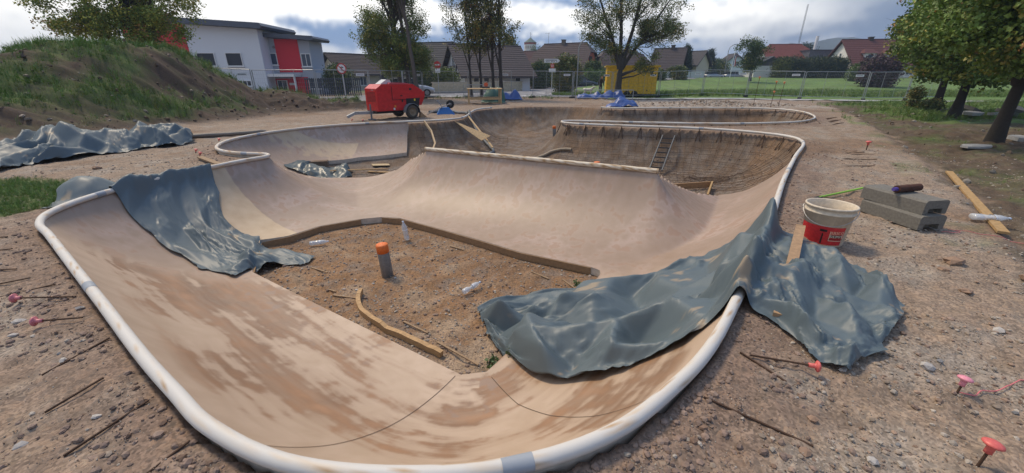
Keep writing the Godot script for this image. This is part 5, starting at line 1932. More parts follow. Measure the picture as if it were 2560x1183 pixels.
func make_fences() -> void:
	var line_a := [[-18.6,-25.0],[-15.4,-25.4],[-11.9,-25.9],[-9.4,-28.1],[-8.0,-31.3],[-7.3,-34.6],[-3.7,-36.2],[0.0,-35.9]]
	var line_b := [[1.7,-35.4],[5.1,-35.6],[8.6,-36.6],[12.9,-37.2],[16.9,-37.6],[20.4,-36.8],[23.5,-34.4],[27.9,-33.4],[31.6,-33.8],[35.2,-34.8]]
	var words_a := ["site fence panel in front of the modern house, by the mound's tail", "sagging site fence panel in front of the dark gate", "site fence panel just left of the red pump", "site fence panel hidden behind the red pump", "site fence panel beside the leaning tree's trunk", "site fence panel in front of the low beige wall", "site fence panel behind the wooden table"]
	var words_b := ["site fence panel in front of the arrow signpost", "site fence panel in front of the dark parked car", "site fence panel passing behind the yellow hut", "site fence panel just right of the yellow hut", "site fence panel before the white garden wall", "site fence panel before the bare-branched field tree", "site fence panel before the dark hedge", "site fence panel beside the purple shrub", "last site fence panel, running in behind the maples"]
	var foot_m := mat("fence_foot_black", lin(0.025, 0.025, 0.025), 0.9)
	for set_ in [[line_a, words_a], [line_b, words_b]]:
		var l: Array = set_[0]
		for i in l.size() - 1:
			var a := Vector3(l[i][0], top_y(l[i][0], l[i][1]), l[i][1])
			var b := Vector3(l[i + 1][0], top_y(l[i + 1][0], l[i + 1][1]), l[i + 1][1])
			b.y = lerpf(a.y, b.y, 0.8)
			fence_panel(set_[1][i], a, b, 2.1, i % 2 == 0 or set_[0] == line_b)
			var s := shape()
			prism(s, [Vector2(-0.35, 0), Vector2(0.35, 0), Vector2(0.32, 0.14), Vector2(-0.32, 0.14)], -0.12, 0.12, Transform3D(Basis(Vector3.UP, 0.9), a))
			tag(obj("ballast_block", s, foot_m), "black plastic foot under a joint between site fence panels", "fence foot", "feet of the site fence")
	# crowd barriers
	for q in [["grey crowd barrier standing behind the wooden table", Vector3(-3.9, 0, -34.2), 0.2, 2.2, 1.05, 16], ["low grey barrier lying in front of the yellow hut", Vector3(4.9, 0, -32.6), -0.05, 4.4, 0.75, 3]]:
		q[1].y = top_y(q[1].x, q[1].z)
		var root := thing("barrier", q[0], "barrier", q[1], q[2], "metal barriers")
		for y in [q[4], 0.18]:
			var s := shape()
			tube(s, [Vector3(0, y, 0), Vector3(q[3], y, 0)], 0.025, 6)
			obj("rail", s, mats["zinc_tube"], root)
		for i in q[5] + 1:
			var s := shape()
			var x: float = q[3] * i / q[5]
			var edge: bool = i == 0 or i == q[5]
			tube(s, [Vector3(x, 0.0 if edge else 0.18, 0), Vector3(x, q[4], 0)], 0.025 if edge else 0.012, 5)
			obj("bar", s, mats["zinc_tube"], root)
	# low beige garden wall
	var wl := thing("garden_wall", "low beige garden wall with a stone coping along the street", "wall", Vector3(-8.4, -0.1, -45.0), 0.0)
	var s := shape()
	bar(s, Vector3(0, 0.55, 0), Vector3(5.5, 0.55, -3.4), 0.25, 1.1)
	obj("wall_run", s, mat("beige_wall", lin(0.52, 0.44, 0.31), 0.9, 0.0, 1.0, 0.6), wl)
	var s1 := shape()
	bar(s1, Vector3(5.5, 0.55, -3.4), Vector3(10.0, 0.55, -9.5), 0.25, 1.1)
	obj("wall_run", s1, mats["beige_wall"], wl)
	var s2 := shape()
	bar(s2, Vector3(-0.1, 1.13, 0), Vector3(5.5, 1.13, -3.4), 0.33, 0.07)
	bar(s2, Vector3(5.5, 1.135, -3.4), Vector3(10.0, 1.135, -9.5), 0.33, 0.07)
	obj("wall_coping", s2, mat("stone_coping", lin(0.45, 0.40, 0.33), 0.9), wl)
	# slatted gates and fences
	for q in [["dark grey slatted gate across the drive of the modern house", Vector3(-17.6, 0, -36.2), Vector3(-13.6, 0, -38.4), 1.5, 26, true], ["dark anthracite panel fence at the street corner", Vector3(3.2, 0, -68.5), Vector3(9.6, 0, -66.5), 1.9, 9, false], ["long grey panel fence behind the dark parked car", Vector3(9.8, 0, -66.0), Vector3(20.5, 0.5, -66.0), 1.8, 12, false], ["white garden wall panels across the far side of the field", Vector3(25.8, 0.9, -72.0), Vector3(33.2, 1.1, -74.0), 1.35, 8, false]]:
		var root := thing("panel_fence", q[0], "fence", q[1], 0.0, "garden fences")
		var d: Vector3 = q[2] - q[1]
		var m := mat("slat_dark", lin(0.045, 0.05, 0.06), 0.6)
		if q[0].begins_with("white"):
			m = mat("slat_white", lin(0.55, 0.57, 0.60), 0.8)
		elif q[0].begins_with("long"):
			m = mat("slat_grey", lin(0.13, 0.14, 0.16), 0.7)
		for i in q[4]:
			var t := shape()
			var f0: float = (i + 0.06) / q[4]
			var f1: float = (i + (0.62 if q[5] else 0.94)) / q[4]
			bar(t, d * f0 + Vector3(0, q[3] * 0.5, 0), d * f1 + Vector3(0, q[3] * 0.5, 0), 0.04, q[3])
			obj("slat" if q[5] else "panel", t, m, root)
		var t2 := shape()
		bar(t2, Vector3(0, q[3] - 0.1, 0.04), d + Vector3(0, q[3] - 0.1, 0.04), 0.05, 0.1)
		obj("top_rail", t2, m, root)

func sign_post(called: String, label: String, at: Vector3, h: float) -> Node3D:
	at.y = top_y(at.x, at.z)
	var root := thing(called, label, "sign", at, 0.0)
	var s := shape()
	tube(s, [Vector3.ZERO, Vector3(0, h, 0)], 0.035, 8)
	obj("post", s, mat("sign_post", lin(0.55, 0.56, 0.57), 0.5, 0.4), root)
	return root

func disc(root: Node3D, called: String, y: float, r: float, z: float, m: Material) -> void:
	var s := shape()
	lathe(s, [Vector2(0, 0.006), Vector2(r, 0.006), Vector2(r, -0.006), Vector2(0, -0.006)], 28, Transform3D(Basis(Vector3.RIGHT, PI * 0.5), Vector3(0, y, z)), false)
	obj(called, s, m, root)

func plate(root: Node3D, called: String, c: Vector3, size: Vector3, m: Material, turn := 0.0) -> void:
	var s := shape()
	box(s, c, size, Basis(Vector3.BACK, turn))
	obj(called, s, m, root)

func make_street() -> void:
	var white := mat("sign_white", lin(0.75, 0.76, 0.78), 0.4)
	var red := mat("sign_red", lin(0.50, 0.03, 0.035), 0.4)
	# asphalt, path and markings
	var road := [[[-60.0,-33.0],[-21.0,-29.5],[-14.5,-28.2],[-10.8,-30.5],[-8.6,-34.4],[-7.0,-37.2],[0.0,-37.2],[9.5,-37.6],[14.0,-39.0],[14.0,-41.5],[7.0,-43.5],[6.0,-50.0],[8.5,-58.0],[16.0,-64.0],[30.0,-68.5],[30.0,-71.5],[14.0,-70.5],[4.2,-67.5],[0.2,-54.5],[-3.6,-46.6],[-9.0,-44.0],[-16.0,-38.5],[-24.0,-36.0],[-60.0,-40.0]]]
	var am := mat("asphalt", lin(0.20, 0.20, 0.215), 0.85, 0.0, 1.0, 0.4)
	for r in road:
		var pv := PackedVector2Array()
		for p in r:
			pv.append(Vector2(p[0], p[1]))
		var idx := Geometry2D.triangulate_polygon(pv)
		var s := shape()
		# split into small pieces so that it follows the ground
		for k in range(0, idx.size(), 3):
			lay(s, pv[idx[k]], pv[idx[k + 1]], pv[idx[k + 2]], 0.035, 3)
		setting(obj("road", s, am), "grey asphalt of the village street")
	var fp := shape()
	var way := [[9.0,-35.3],[13.0,-35.6],[18.0,-35.5],[22.0,-34.0],[26.0,-32.4],[31.0,-31.6],[40.0,-31.2],[70.0,-30.0]]
	for i in way.size() - 1:
		for k in 6:
			var a := Vector2(way[i][0], way[i][1]).lerp(Vector2(way[i + 1][0], way[i + 1][1]), k / 6.0)
			var b := Vector2(way[i][0], way[i][1]).lerp(Vector2(way[i + 1][0], way[i + 1][1]), (k + 1) / 6.0)
			lay(fp, a, b, b + Vector2(0, 1.5), 0.04, 1)
			lay(fp, a, b + Vector2(0, 1.5), a + Vector2(0, 1.5), 0.04, 1)
	setting(obj("footpath", fp, mat("path_grey", lin(0.36, 0.37, 0.37), 0.9, 0.0, 1.0, 0.5)), "pale grey footpath along the edge of the field")
	var mk := mat("road_paint", lin(0.66, 0.67, 0.68), 0.7)
	for q in [[[-6.5,-38.2],[-2.5,-38.6],0.5],[[0.5,-38.8],[3.6,-39.4],0.5],[[2.6,-45.5],[5.2,-43.8],0.6],[[-20.0,-34.0],[-13.5,-34.6],0.25]]:
		var a := Vector2(q[0][0], q[0][1])
		var b := Vector2(q[1][0], q[1][1])
		var n = (b - a).normalized().orthogonal() * q[2] * 0.5
		var s := shape()
		lay(s, a - n, b - n, b + n, 0.045, 3)
		lay(s, a - n, b + n, a + n, 0.045, 3)
		setting(obj("road_marking", s, mk), "white painted line on the street")
	var kb := shape()
	for q in [[-9.0,-44.3,-3.4,-47.0],[-3.4,-47.0,0.4,-54.8],[0.4,-54.8,4.4,-67.8]]:
		bar(kb, Vector3(q[0], 0.0, q[1]), Vector3(q[2], 0.0, q[3]), 0.9, 0.26)
	setting(obj("pavement", kb, mat("kerb_grey", lin(0.30, 0.29, 0.28), 0.9, 0.0, 1.0, 0.5)), "raised pavement in front of the garden wall")
	# signs
	var a := sign_post("road_sign", "round no-turn sign on a tall post by the modern house's gate", Vector3(-11.0, 0, -27.9), 2.45)
	disc(a, "red_ring", 2.2, 0.32, 0.05, red)
	disc(a, "white_face", 2.2, 0.25, 0.06, white)
	plate(a, "black_arrow", Vector3(0.0, 2.18, 0.075), Vector3(0.06, 0.24, 0.01), mat("sign_black", lin(0.02, 0.02, 0.02), 0.5), 0.3)
	plate(a, "black_arrow", Vector3(0.06, 2.28, 0.075), Vector3(0.14, 0.05, 0.01), mats["sign_black"], -0.3)
	plate(a, "red_bar", Vector3(0.0, 2.2, 0.085), Vector3(0.055, 0.5, 0.01), red, 0.78)
	var b := sign_post("road_sign", "red no-entry sign with a small white plate, before the beige wall", Vector3(-7.35, 0, -42.6), 3.05)
	disc(b, "red_disc", 2.75, 0.33, 0.05, red)
	plate(b, "white_bar", Vector3(0, 2.75, 0.065), Vector3(0.44, 0.11, 0.012), white)
	plate(b, "white_plate", Vector3(0, 2.22, 0.05), Vector3(0.5, 0.36, 0.012), white)
	var c := sign_post("direction_sign", "white arrow direction sign with red and white plates below", Vector3(4.15, 0, -44.5), 3.3)
	var s := shape()
	prism(s, [Vector2(-0.85, 3.02), Vector2(0.55, 3.02), Vector2(0.78, 3.2), Vector2(0.55, 3.38), Vector2(-0.85, 3.38)], 0.05, 0.07)
	obj("arrow_plate", s, white, c)
	var t := shape()
	for i in 9:
		box(t, Vector3(-0.66 + i * 0.13, 3.26, 0.075), Vector3(0.09, 0.08, 0.006))
		if i % 4 != 3:
			box(t, Vector3(-0.62 + i * 0.13, 3.12, 0.075), Vector3(0.08, 0.06, 0.006))
	obj("arrow_lettering", t, mat("sign_ink", lin(0.05, 0.06, 0.09), 0.5), c)
	plate(c, "red_plate", Vector3(0, 2.72, 0.05), Vector3(0.36, 0.42, 0.012), mat("sign_orange", lin(0.60, 0.07, 0.04), 0.4))
	plate(c, "hydrant_mark", Vector3(-0.06, 2.72, 0.065), Vector3(0.05, 0.26, 0.006), white)
	plate(c, "hydrant_mark", Vector3(0.06, 2.72, 0.065), Vector3(0.05, 0.26, 0.006), white)
	plate(c, "lower_plate", Vector3(0, 2.3, 0.05), Vector3(0.7, 0.34, 0.012), white)
	var m := sign_post("traffic_mirror", "round traffic mirror on a thin post at the fence corner", Vector3(2.15, 0, -62.0), 3.0)
	disc(m, "mirror_back", 2.7, 0.42, 0.05, mat("mirror_grey", lin(0.55, 0.57, 0.6), 0.25, 0.3))
	# lamps and flag
	for q in [["curved street lamp in front of the mossy brown roof", Vector3(7.0, 0, -46), 5.4, 1], ["curved street lamp far beyond the spruce tree", Vector3(40.5, 1.0, -82), 6.2, 1]]:
		var l := thing("street_lamp", q[0], "lamp", q[1], 0.0, "street lamps")
		var ls := shape()
		var pts := [Vector3(0, -0.2, 0), Vector3(0, q[2] - 1.2, 0)]
		for i in 7:
			var an := i / 6.0 * 1.3
			pts.append(Vector3(1.3 * (1.0 - cos(an)), q[2] - 1.2 + 1.2 * sin(an), 0))
		tube(ls, pts, 0.06, 6)
		obj("mast", ls, mat("lamp_post", lin(0.30, 0.31, 0.33), 0.5, 0.4), l)
		var lh := shape()
		box(lh, pts[pts.size() - 1] + Vector3(0.2, 0.0, 0), Vector3(0.6, 0.12, 0.2), Basis(Vector3.BACK, 0.2))
		obj("lamp_head", lh, mats["lamp_post"], l)
	var f := thing("flagpole", "white flagpole with a limp blue, white and red flag", "flagpole", Vector3(37.6, 1.1, -74.0))
	var fs := shape()
	tube(fs, [Vector3(0, -0.2, 0), Vector3(0.1, 4.9, 0)], [0.06, 0.035], 6)
	obj("pole", fs, white, f)
	for i in 3:
		var q := shape()
		var x0 := 0.1 + i * 0.14
		for k in 6:
			var y0 := 3.9 - k * 0.26 - i * 0.1
			quad(q, Vector3(x0, y0, 0.05 * sin(k + i)), Vector3(x0 + 0.14, y0 - 0.1, 0.05 * sin(k + i + 1.0)), Vector3(x0 + 0.14, y0 - 0.36, 0.05 * sin(k + i + 2.0)), Vector3(x0, y0 - 0.26, 0.05 * sin(k + i + 1.0)))
		obj("flag_stripe", q, [mat("flag_blue", lin(0.02, 0.03, 0.2), 0.8), white, red][i], f)
	# cars
	car("white hatchback parked on the street behind the red pump", Vector3(-8.8, 0.0, -36.9), 0.35, Color(0.66, 0.68, 0.72))
	car("dark blue-grey car parked behind the site fence near the hut", Vector3(10.2, 0.1, -60.5), -0.12, Color(0.05, 0.065, 0.09))
	car("silver car parked beyond the field near the flagpole", Vector3(37.0, 1.0, -79.0), 0.3, Color(0.40, 0.43, 0.47))
	car("second silver car parked beyond the field, further right", Vector3(41.5, 1.0, -80.5), 0.15, Color(0.30, 0.33, 0.37))

func lay(s: SurfaceTool, a: Vector2, b: Vector2, c: Vector2, lift: float, deep: int) -> void:
	if deep > 0 and maxf(a.distance_to(b), maxf(b.distance_to(c), c.distance_to(a))) > 1.2:
		var ab := (a + b) * 0.5
		var bc := (b + c) * 0.5
		var ca := (c + a) * 0.5
		lay(s, a, ab, ca, lift, deep - 1)
		lay(s, ab, b, bc, lift, deep - 1)
		lay(s, ca, bc, c, lift, deep - 1)
		lay(s, ab, bc, ca, lift, deep - 1)
		return
	s.set_smooth_group(0)
	tri(s, Vector3(a.x, outside_y(a.x, a.y, -9.0) + lift, a.y), Vector3(b.x, outside_y(b.x, b.y, -9.0) + lift, b.y), Vector3(c.x, outside_y(c.x, c.y, -9.0) + lift, c.y))

func car(label: String, at: Vector3, turn: float, c: Color) -> void:
	var root := thing("parked_car", label, "car", at, turn, "parked cars")
	var paint := mat("paint_%s" % c.to_html(), c.linear_to_srgb(), 0.25, 0.3)
	var glass := mat("car_glass", lin(0.03, 0.04, 0.05), 0.08)
	# body: sections across the car from tail to nose (x, half width, sill, belt, roof half width, roof)
	var secs := [[-2.0,0.62,0.45,0.75],[-1.95,0.8,0.3,0.92],[-1.2,0.85,0.25,0.98],[0.5,0.86,0.25,0.96],[1.3,0.84,0.25,0.86],[1.85,0.76,0.3,0.7],[2.0,0.58,0.42,0.58]]
	var s := shape()
	s.set_smooth_group(0)
	for i in secs.size() - 1:
		var p := []
		for e in [secs[i], secs[i + 1]]:
			p.append([Vector3(e[0], e[2], -e[1]), Vector3(e[0], e[3] - 0.12, -e[1]), Vector3(e[0], e[3], -e[1] * 0.88), Vector3(e[0], e[3], e[1] * 0.88), Vector3(e[0], e[3] - 0.12, e[1]), Vector3(e[0], e[2], e[1])])
		for k in 6:
			quad(s, p[0][k], p[1][k], p[1][(k + 1) % 6], p[0][(k + 1) % 6])
	obj("body", s, paint, root)
	var g := shape()
	g.set_smooth_group(0)
	var cab := [[-1.75,0.72,0.95,0.55,1.35],[-1.2,0.76,0.97,0.62,1.45],[0.1,0.76,0.95,0.62,1.45],[0.95,0.7,0.9,0.3,0.96]]
	for i in cab.size() - 1:
		var e: Array = cab[i]
		var f: Array = cab[i + 1]
		for z in [-1.0, 1.0]:
			quad(g, Vector3(e[0], e[2], e[1] * z), Vector3(f[0], f[2], f[1] * z), Vector3(f[0], f[4], f[3] * z), Vector3(e[0], e[4], e[3] * z))
		if i != 1:
			quad(g, Vector3(e[0], e[4], -e[3]), Vector3(f[0], f[4], -f[3]), Vector3(f[0], f[4], f[3]), Vector3(e[0], e[4], e[3]))
	quad(g, Vector3(-1.75, 0.95, -0.72), Vector3(-1.75, 0.95, 0.72), Vector3(-1.75, 1.35, 0.55), Vector3(-1.75, 1.35, -0.55))
	obj("glasshouse", g, glass, root)
	var r := shape()
	box(r, Vector3(-0.6, 1.46, 0), Vector3(1.5, 0.05, 1.26))
	obj("roof_panel", r, paint, root)
	for x in [-1.25, 1.25]:
		for z in [-0.78, 0.78]:
			var n := Node3D.new()
			n.name = "wheel"
			root.add_child(n, true)
			n.position = Vector3(x, 0.31, z)
			var w := shape()
			tube(w, [Vector3(0, 0, -0.1), Vector3(0, 0, 0.1)], 0.31, 18)
			obj("tyre", w, mat("rubber", lin(0.02, 0.02, 0.02), 0.9), n)
			var h := shape()
			tube(h, [Vector3(0, 0, -0.11), Vector3(0, 0, 0.11)], 0.19, 12)
			obj("rim", h, mat("rim_metal", lin(0.35, 0.36, 0.38), 0.4, 0.7), n)
	for z in [-0.5, 0.5]:
		var l := shape()
		box(l, Vector3(1.93, 0.6, z), Vector3(0.12, 0.14, 0.3))
		obj("headlight", l, mat("lens", lin(0.7, 0.72, 0.75), 0.1), root)

# ---------------------------------------------------------------- site plant
func make_pump() -> void:
	var y0 := top_y(-5.0, -17.6)
	var root := thing("concrete_pump", "red concrete pump trailer with one wheel visible and a grey drawbar", "trailer", Vector3(-4.42, y0, -18.15), 0.75)
	root.scale = Vector3.ONE * 0.84
	# own axes: x to the hopper end, +z towards the viewer's side
	var red := mat("pump_red", lin(0.56, 0.018, 0.02), 0.35, 0.0, 1.0, 1.2)
	var dark := mat("pump_dark", lin(0.015, 0.015, 0.016), 0.7)
	var grey := mat("pump_grey", lin(0.16, 0.17, 0.19), 0.55, 0.3)
	var s := shape()
	prism(s, [Vector2(-1.75, 0.42), Vector2(0.35, 0.42), Vector2(0.45, 0.8), Vector2(0.62, 0.8), Vector2(0.72, 1.12), Vector2(0.78, 1.35), Vector2(0.25, 1.66), Vector2(-1.45, 1.66), Vector2(-1.75, 1.46)], -1.3, -0.02)
	obj("housing", s, red, root)
	var hp := shape()
	prism(hp, [Vector2(-0.95, 0.95), Vector2(0.30, 0.95), Vector2(0.30, 1.52), Vector2(-0.95, 1.52)], -0.02, 0.0)
	obj("side_door", hp, red, root)
	var hd := shape()
	box(hd, Vector3(-0.95, 1.24, 0.0), Vector3(0.02, 0.62, 0.012))
	box(hd, Vector3(-0.3, 0.93, 0.0), Vector3(1.3, 0.016, 0.012))
	obj("door_gap", hd, dark, root)
	var kn := shape()
	box(kn, Vector3(-0.42, 0.88, 0.012), Vector3(0.06, 0.14, 0.03))
	box(kn, Vector3(-0.45, 1.12, 0.012), Vector3(0.1, 0.05, 0.03))
	box(kn, Vector3(0.08, 1.42, 0.008), Vector3(0.12, 0.1, 0.02))
	obj("latch", kn, dark, root)
	for i in 8:
		var g := shape()
		box(g, Vector3(-1.757, 0.86 + i * 0.062, -0.66), Vector3(0.015, 0.022, 0.95))
		obj("grille_slot", g, mat("grille", lin(0.17, 0.008, 0.01), 0.6), root)
	var badge := shape()
	for i in 3:
		box(badge, Vector3(-1.762, 1.4, -0.36 - i * 0.09), Vector3(0.008, 0.03, 0.06))
	obj("maker_badge", badge, mat("badge", lin(0.5, 0.5, 0.52), 0.4), root)
	var ch := shape()
	prism(ch, [Vector2(-0.2, 0.55), Vector2(0.5, 0.55), Vector2(0.6, 0.98), Vector2(-0.2, 0.98)], -0.5, 0.006)
	obj("outlet_recess", ch, dark, root)
	var hop := shape()
	prism(hop, [Vector2(0.45, 0.62), Vector2(0.72, 0.62), Vector2(0.95, 1.05), Vector2(0.95, 1.30), Vector2(0.55, 1.30)], -1.2, -0.08)
	obj("hopper", hop, red, root)
	var fr := shape()
	box(fr, Vector3(-0.6, 0.36, -0.65), Vector3(2.4, 0.12, 1.0))
	obj("chassis", fr, dark, root)
	for z in [-1.32, 0.12]:
		var n := Node3D.new()
		n.name = "wheel"
		root.add_child(n, true)
		n.position = Vector3(0.0, 0.33, z)
		var w := shape()
		lathe(w, [Vector2(0.2, -0.11), Vector2(0.30, -0.115), Vector2(0.335, -0.08), Vector2(0.335, 0.08), Vector2(0.30, 0.115), Vector2(0.2, 0.11)], 28, Transform3D(Basis(Vector3.RIGHT, PI * 0.5), Vector3.ZERO))
		obj("tyre", w, mat("muddy_rubber", lin(0.09, 0.075, 0.06), 0.95, 0.0, 1.0, 3.0), n)
		var h := shape()
		lathe(h, [Vector2(0.0, 0.05), Vector2(0.06, 0.06), Vector2(0.08, 0.03), Vector2(0.18, 0.035), Vector2(0.21, 0.10)], 22, Transform3D(Basis(Vector3.RIGHT, PI * 0.5), Vector3.ZERO))
		obj("rim", h, mat("muddy_rim", lin(0.28, 0.22, 0.15), 0.85, 0.0, 1.0, 3.0), n)
	var mg := shape()
	mg.set_smooth_group(0)
	for i in 12:
		var a := PI * (-0.06 + 1.08 * i / 12.0)
		var b := PI * (-0.06 + 1.08 * (i + 1) / 12.0)
		quad(mg, Vector3(cos(a) * 0.42, 0.33 + sin(a) * 0.42, -0.02), Vector3(cos(b) * 0.42, 0.33 + sin(b) * 0.42, -0.02), Vector3(cos(b) * 0.42, 0.33 + sin(b) * 0.42, 0.26), Vector3(cos(a) * 0.42, 0.33 + sin(a) * 0.42, 0.26))
		quad(mg, Vector3(cos(a) * 0.42, 0.33 + sin(a) * 0.42, 0.26), Vector3(cos(b) * 0.42, 0.33 + sin(b) * 0.42, 0.26), Vector3(cos(b) * 0.39, 0.33 + sin(b) * 0.39, 0.26), Vector3(cos(a) * 0.39, 0.33 + sin(a) * 0.39, 0.26))
	obj("mudguard", mg, mat("mudguard", lin(0.12, 0.125, 0.135), 0.6), root)
	var tg := shape()
	bar(tg, Vector3(-1.7, 0.34, -0.6), Vector3(-2.7, 0.36, -0.6), 0.14, 0.14)
	bar(tg, Vector3(-2.7, 0.36, -0.6), Vector3(-3.1, 0.2, -0.6), 0.12, 0.12)
	obj("drawbar", tg, mat("galvanised", lin(0.36, 0.38, 0.40), 0.5, 0.5), root)
	var jk := shape()
	tube(jk, [Vector3(-1.95, 0.75, -0.45), Vector3(-1.95, 0.06, -0.45)], 0.045, 8)
	box(jk, Vector3(-1.95, 0.03, -0.45), Vector3(0.28, 0.06, 0.28))
	obj("jack_leg", jk, grey, root)
	for q in [[-0.9, 0.5, lin(0.7, 0.7, 0.72)], [-0.84, 0.62, lin(0.7, 0.25, 0.03)], [-0.15, 0.52, lin(0.75, 0.55, 0.05)], [0.28, 0.9, lin(0.75, 0.55, 0.05)]]:
		var t := shape()
		box(t, Vector3(q[0], q[1], 0.008), Vector3(0.09, 0.1, 0.012))
		obj("sticker", t, mat("sticker_%s" % q[2].to_html(), q[2], 0.5), root)
	var lid := shape()
	prism(lid, [Vector2(-1.0, 1.668), Vector2(0.15, 1.668), Vector2(-0.1, 1.72), Vector2(-0.95, 1.74)], -1.2, -0.1)
	obj("lid", lid, mat("lid_pink", lin(0.50, 0.10, 0.12), 0.4), root)
	var bag := shape()
	prism(bag, [Vector2(-1.35, 1.67), Vector2(-0.72, 1.67), Vector2(-0.82, 1.86), Vector2(-1.0, 1.88)], -0.9, -0.35)
	tag(root, root.get_meta("label"), "trailer")
	obj("documents_box", bag, mat("pale_box", lin(0.55, 0.56, 0.57), 0.6), root)
	# wedge under the wheel
	var wd := shape()
	prism(wd, [Vector2(0, 0), Vector2(0.34, 0), Vector2(0.05, 0.26)], -0.07, 0.07, Transform3D(Basis(Vector3.UP, 0.75), Vector3(-4.1, y0, -18.35)))
	tag(obj("wheel_chock", wd, mat("chock_wood", lin(0.35, 0.22, 0.12), 0.9)), "wooden wedge chocking the red pump's wheel", "wedge")

func make_site_plant() -> void:
	make_pump()
	# work table
	var y0 := top_y(-1.8, -28.4)
	var t := thing("work_table", "rough wooden work table with a lower shelf", "table", Vector3(-1.85, y0, -28.3), 0.12)
	var wood := mat("table_wood", lin(0.50, 0.34, 0.17), 0.8, 0.0, 1.0, 1.5)
	for i in 4:
		var s := shape()
		box(s, Vector3(0, 0.98, -0.6 + i * 0.4), Vector3(2.3, 0.04, 0.385))
		obj("top_board", s, wood, t)
	for x in [-1.05, 1.05]:
		for z in [-0.65, 0.65]:
			var s := shape()
			box(s, Vector3(x, 0.48, z), Vector3(0.09, 0.96, 0.09))
			obj("leg", s, wood, t)
	for z in [-0.65, 0.65]:
		var s := shape()
		box(s, Vector3(0, 0.36, z + 0.06), Vector3(2.1, 0.09, 0.03))
		obj("shelf_rail", s, wood, t)
	var sh := shape()
	box(sh, Vector3(0, 0.42, 0), Vector3(2.0, 0.03, 1.2))
	obj("shelf", sh, wood, t)
	var saw := thing("chop_saw", "orange-red power saw standing on the wooden table", "saw", Vector3(-1.75, y0 + 1.0, -28.6))
	var s1 := shape()
	box(s1, Vector3(0, 0.05, 0), Vector3(0.5, 0.1, 0.4))
	obj("saw_base", s1, mat("saw_dark", lin(0.04, 0.04, 0.04), 0.6), saw)
	var s2 := shape()
	lathe(s2, [Vector2(0, -0.06), Vector2(0.14, -0.06), Vector2(0.14, 0.06), Vector2(0, 0.06)], 18, Transform3D(Basis(Vector3.RIGHT, PI * 0.5), Vector3(0, 0.22, 0)), false)
	obj("blade_guard", s2, mat("saw_orange", lin(0.55, 0.09, 0.02), 0.5), saw)
	var s3 := shape()
	tube(s3, [Vector3(0.05, 0.35, 0), Vector3(0.3, 0.48, 0), Vector3(0.36, 0.38, 0)], 0.03, 6)
	obj("grip", s3, mats["saw_dark"], saw)
	# overturned wheelbarrow
	y0 = top_y(-3.1, -20.5)
	var wb := thing("wheelbarrow", "overturned blue wheelbarrow with its black wheel in the air", "wheelbarrow", Vector3(-3.35, y0, -20.4), 0.2)
	var tr := shape()
	tr.set_smooth_group(-1)
	var b := [Vector3(-0.35, 0, -0.35), Vector3(0.55, 0, -0.35), Vector3(0.55, 0, 0.35), Vector3(-0.35, 0, 0.35), Vector3(-0.15, 0.32, -0.2), Vector3(0.25, 0.34, -0.2), Vector3(0.25, 0.34, 0.2), Vector3(-0.15, 0.32, 0.2)]
	for f in [[0,1,5,4],[1,2,6,5],[2,3,7,6],[3,0,4,7],[4,5,6,7]]:
		quad(tr, b[f[0]], b[f[1]], b[f[2]], b[f[3]])
	obj("tray", tr, mat("barrow_blue", lin(0.02, 0.14, 0.42), 0.5), wb)
	for z in [-0.24, 0.24]:
		var hs := shape()
		tube(hs, [Vector3(0.35, 0.5, z * 0.4), Vector3(0.0, 0.38, z), Vector3(-0.6, 0.12, z * 1.3), Vector3(-0.8, 0.03, z * 1.4)], 0.02, 6)
		obj("handle", hs, mat("barrow_tube", lin(0.25, 0.25, 0.26), 0.5, 0.4), wb)
		var ls := shape()
		tube(ls, [Vector3(-0.1, 0.4, z), Vector3(-0.25, 0.62, z), Vector3(-0.32, 0.62, z)], 0.02, 6)
		obj("leg", ls, mats["barrow_tube"], wb)
	var wn := Node3D.new()
	wn.name = "wheel"
	wb.add_child(wn, true)
	wn.position = Vector3(0.33, 0.47, 0)
	var w1 := shape()
	lathe(w1, [Vector2(0.1, -0.05), Vector2(0.18, -0.05), Vector2(0.2, 0.0), Vector2(0.18, 0.05), Vector2(0.1, 0.05)], 20, Transform3D(Basis(Vector3.RIGHT, PI * 0.5), Vector3.ZERO))
	obj("tyre", w1, mats["rubber"], wn)
	var w2 := shape()
	lathe(w2, [Vector2(0.0, -0.03), Vector2(0.1, -0.03), Vector2(0.1, 0.03), Vector2(0.0, 0.03)], 14, Transform3D(Basis(Vector3.RIGHT, PI * 0.5), Vector3.ZERO))
	obj("hub", w2, mats["barrow_tube"], wn)
	# yellow site hut on wheels
	y0 = top_y(10.5, -38.6)
	var h := thing("site_hut", "yellow metal site hut on wheels with ribbed sides", "site hut", Vector3(10.75, y0, -38.9), -0.16)
	var yel := mat("hut_yellow", lin(0.86, 0.50, 0.02), 0.5, 0.0, 1.0, 0.8)
	for i in 11:
		var s := shape()
		box(s, Vector3(-1.95 + i * 0.39, 1.42, 1.1), Vector3(0.37, 2.2, 0.06))
		obj("wall_panel", s, yel, h)
	for i in 11:
		var s := shape()
		box(s, Vector3(-1.95 + i * 0.39, 1.42, -1.1), Vector3(0.37, 2.2, 0.06))
		obj("wall_panel", s, yel, h)
	for x in [-2.14, 2.14]:
		for i in 5:
			var s := shape()
			box(s, Vector3(x, 1.42, -0.84 + i * 0.42), Vector3(0.06, 2.2, 0.40))
			obj("end_panel", s, yel, h)
	var inn := shape()
	box(inn, Vector3(0, 1.4, 0), Vector3(4.2, 2.1, 2.12))
	obj("core", inn, yel, h)
	var rf := shape()
	prism(rf, [Vector2(-2.3, 2.52), Vector2(2.3, 2.52), Vector2(2.34, 2.6), Vector2(2.25, 2.66), Vector2(-2.25, 2.66), Vector2(-2.34, 2.6)], -1.25, 1.25)
	obj("roof", rf, yel, h)
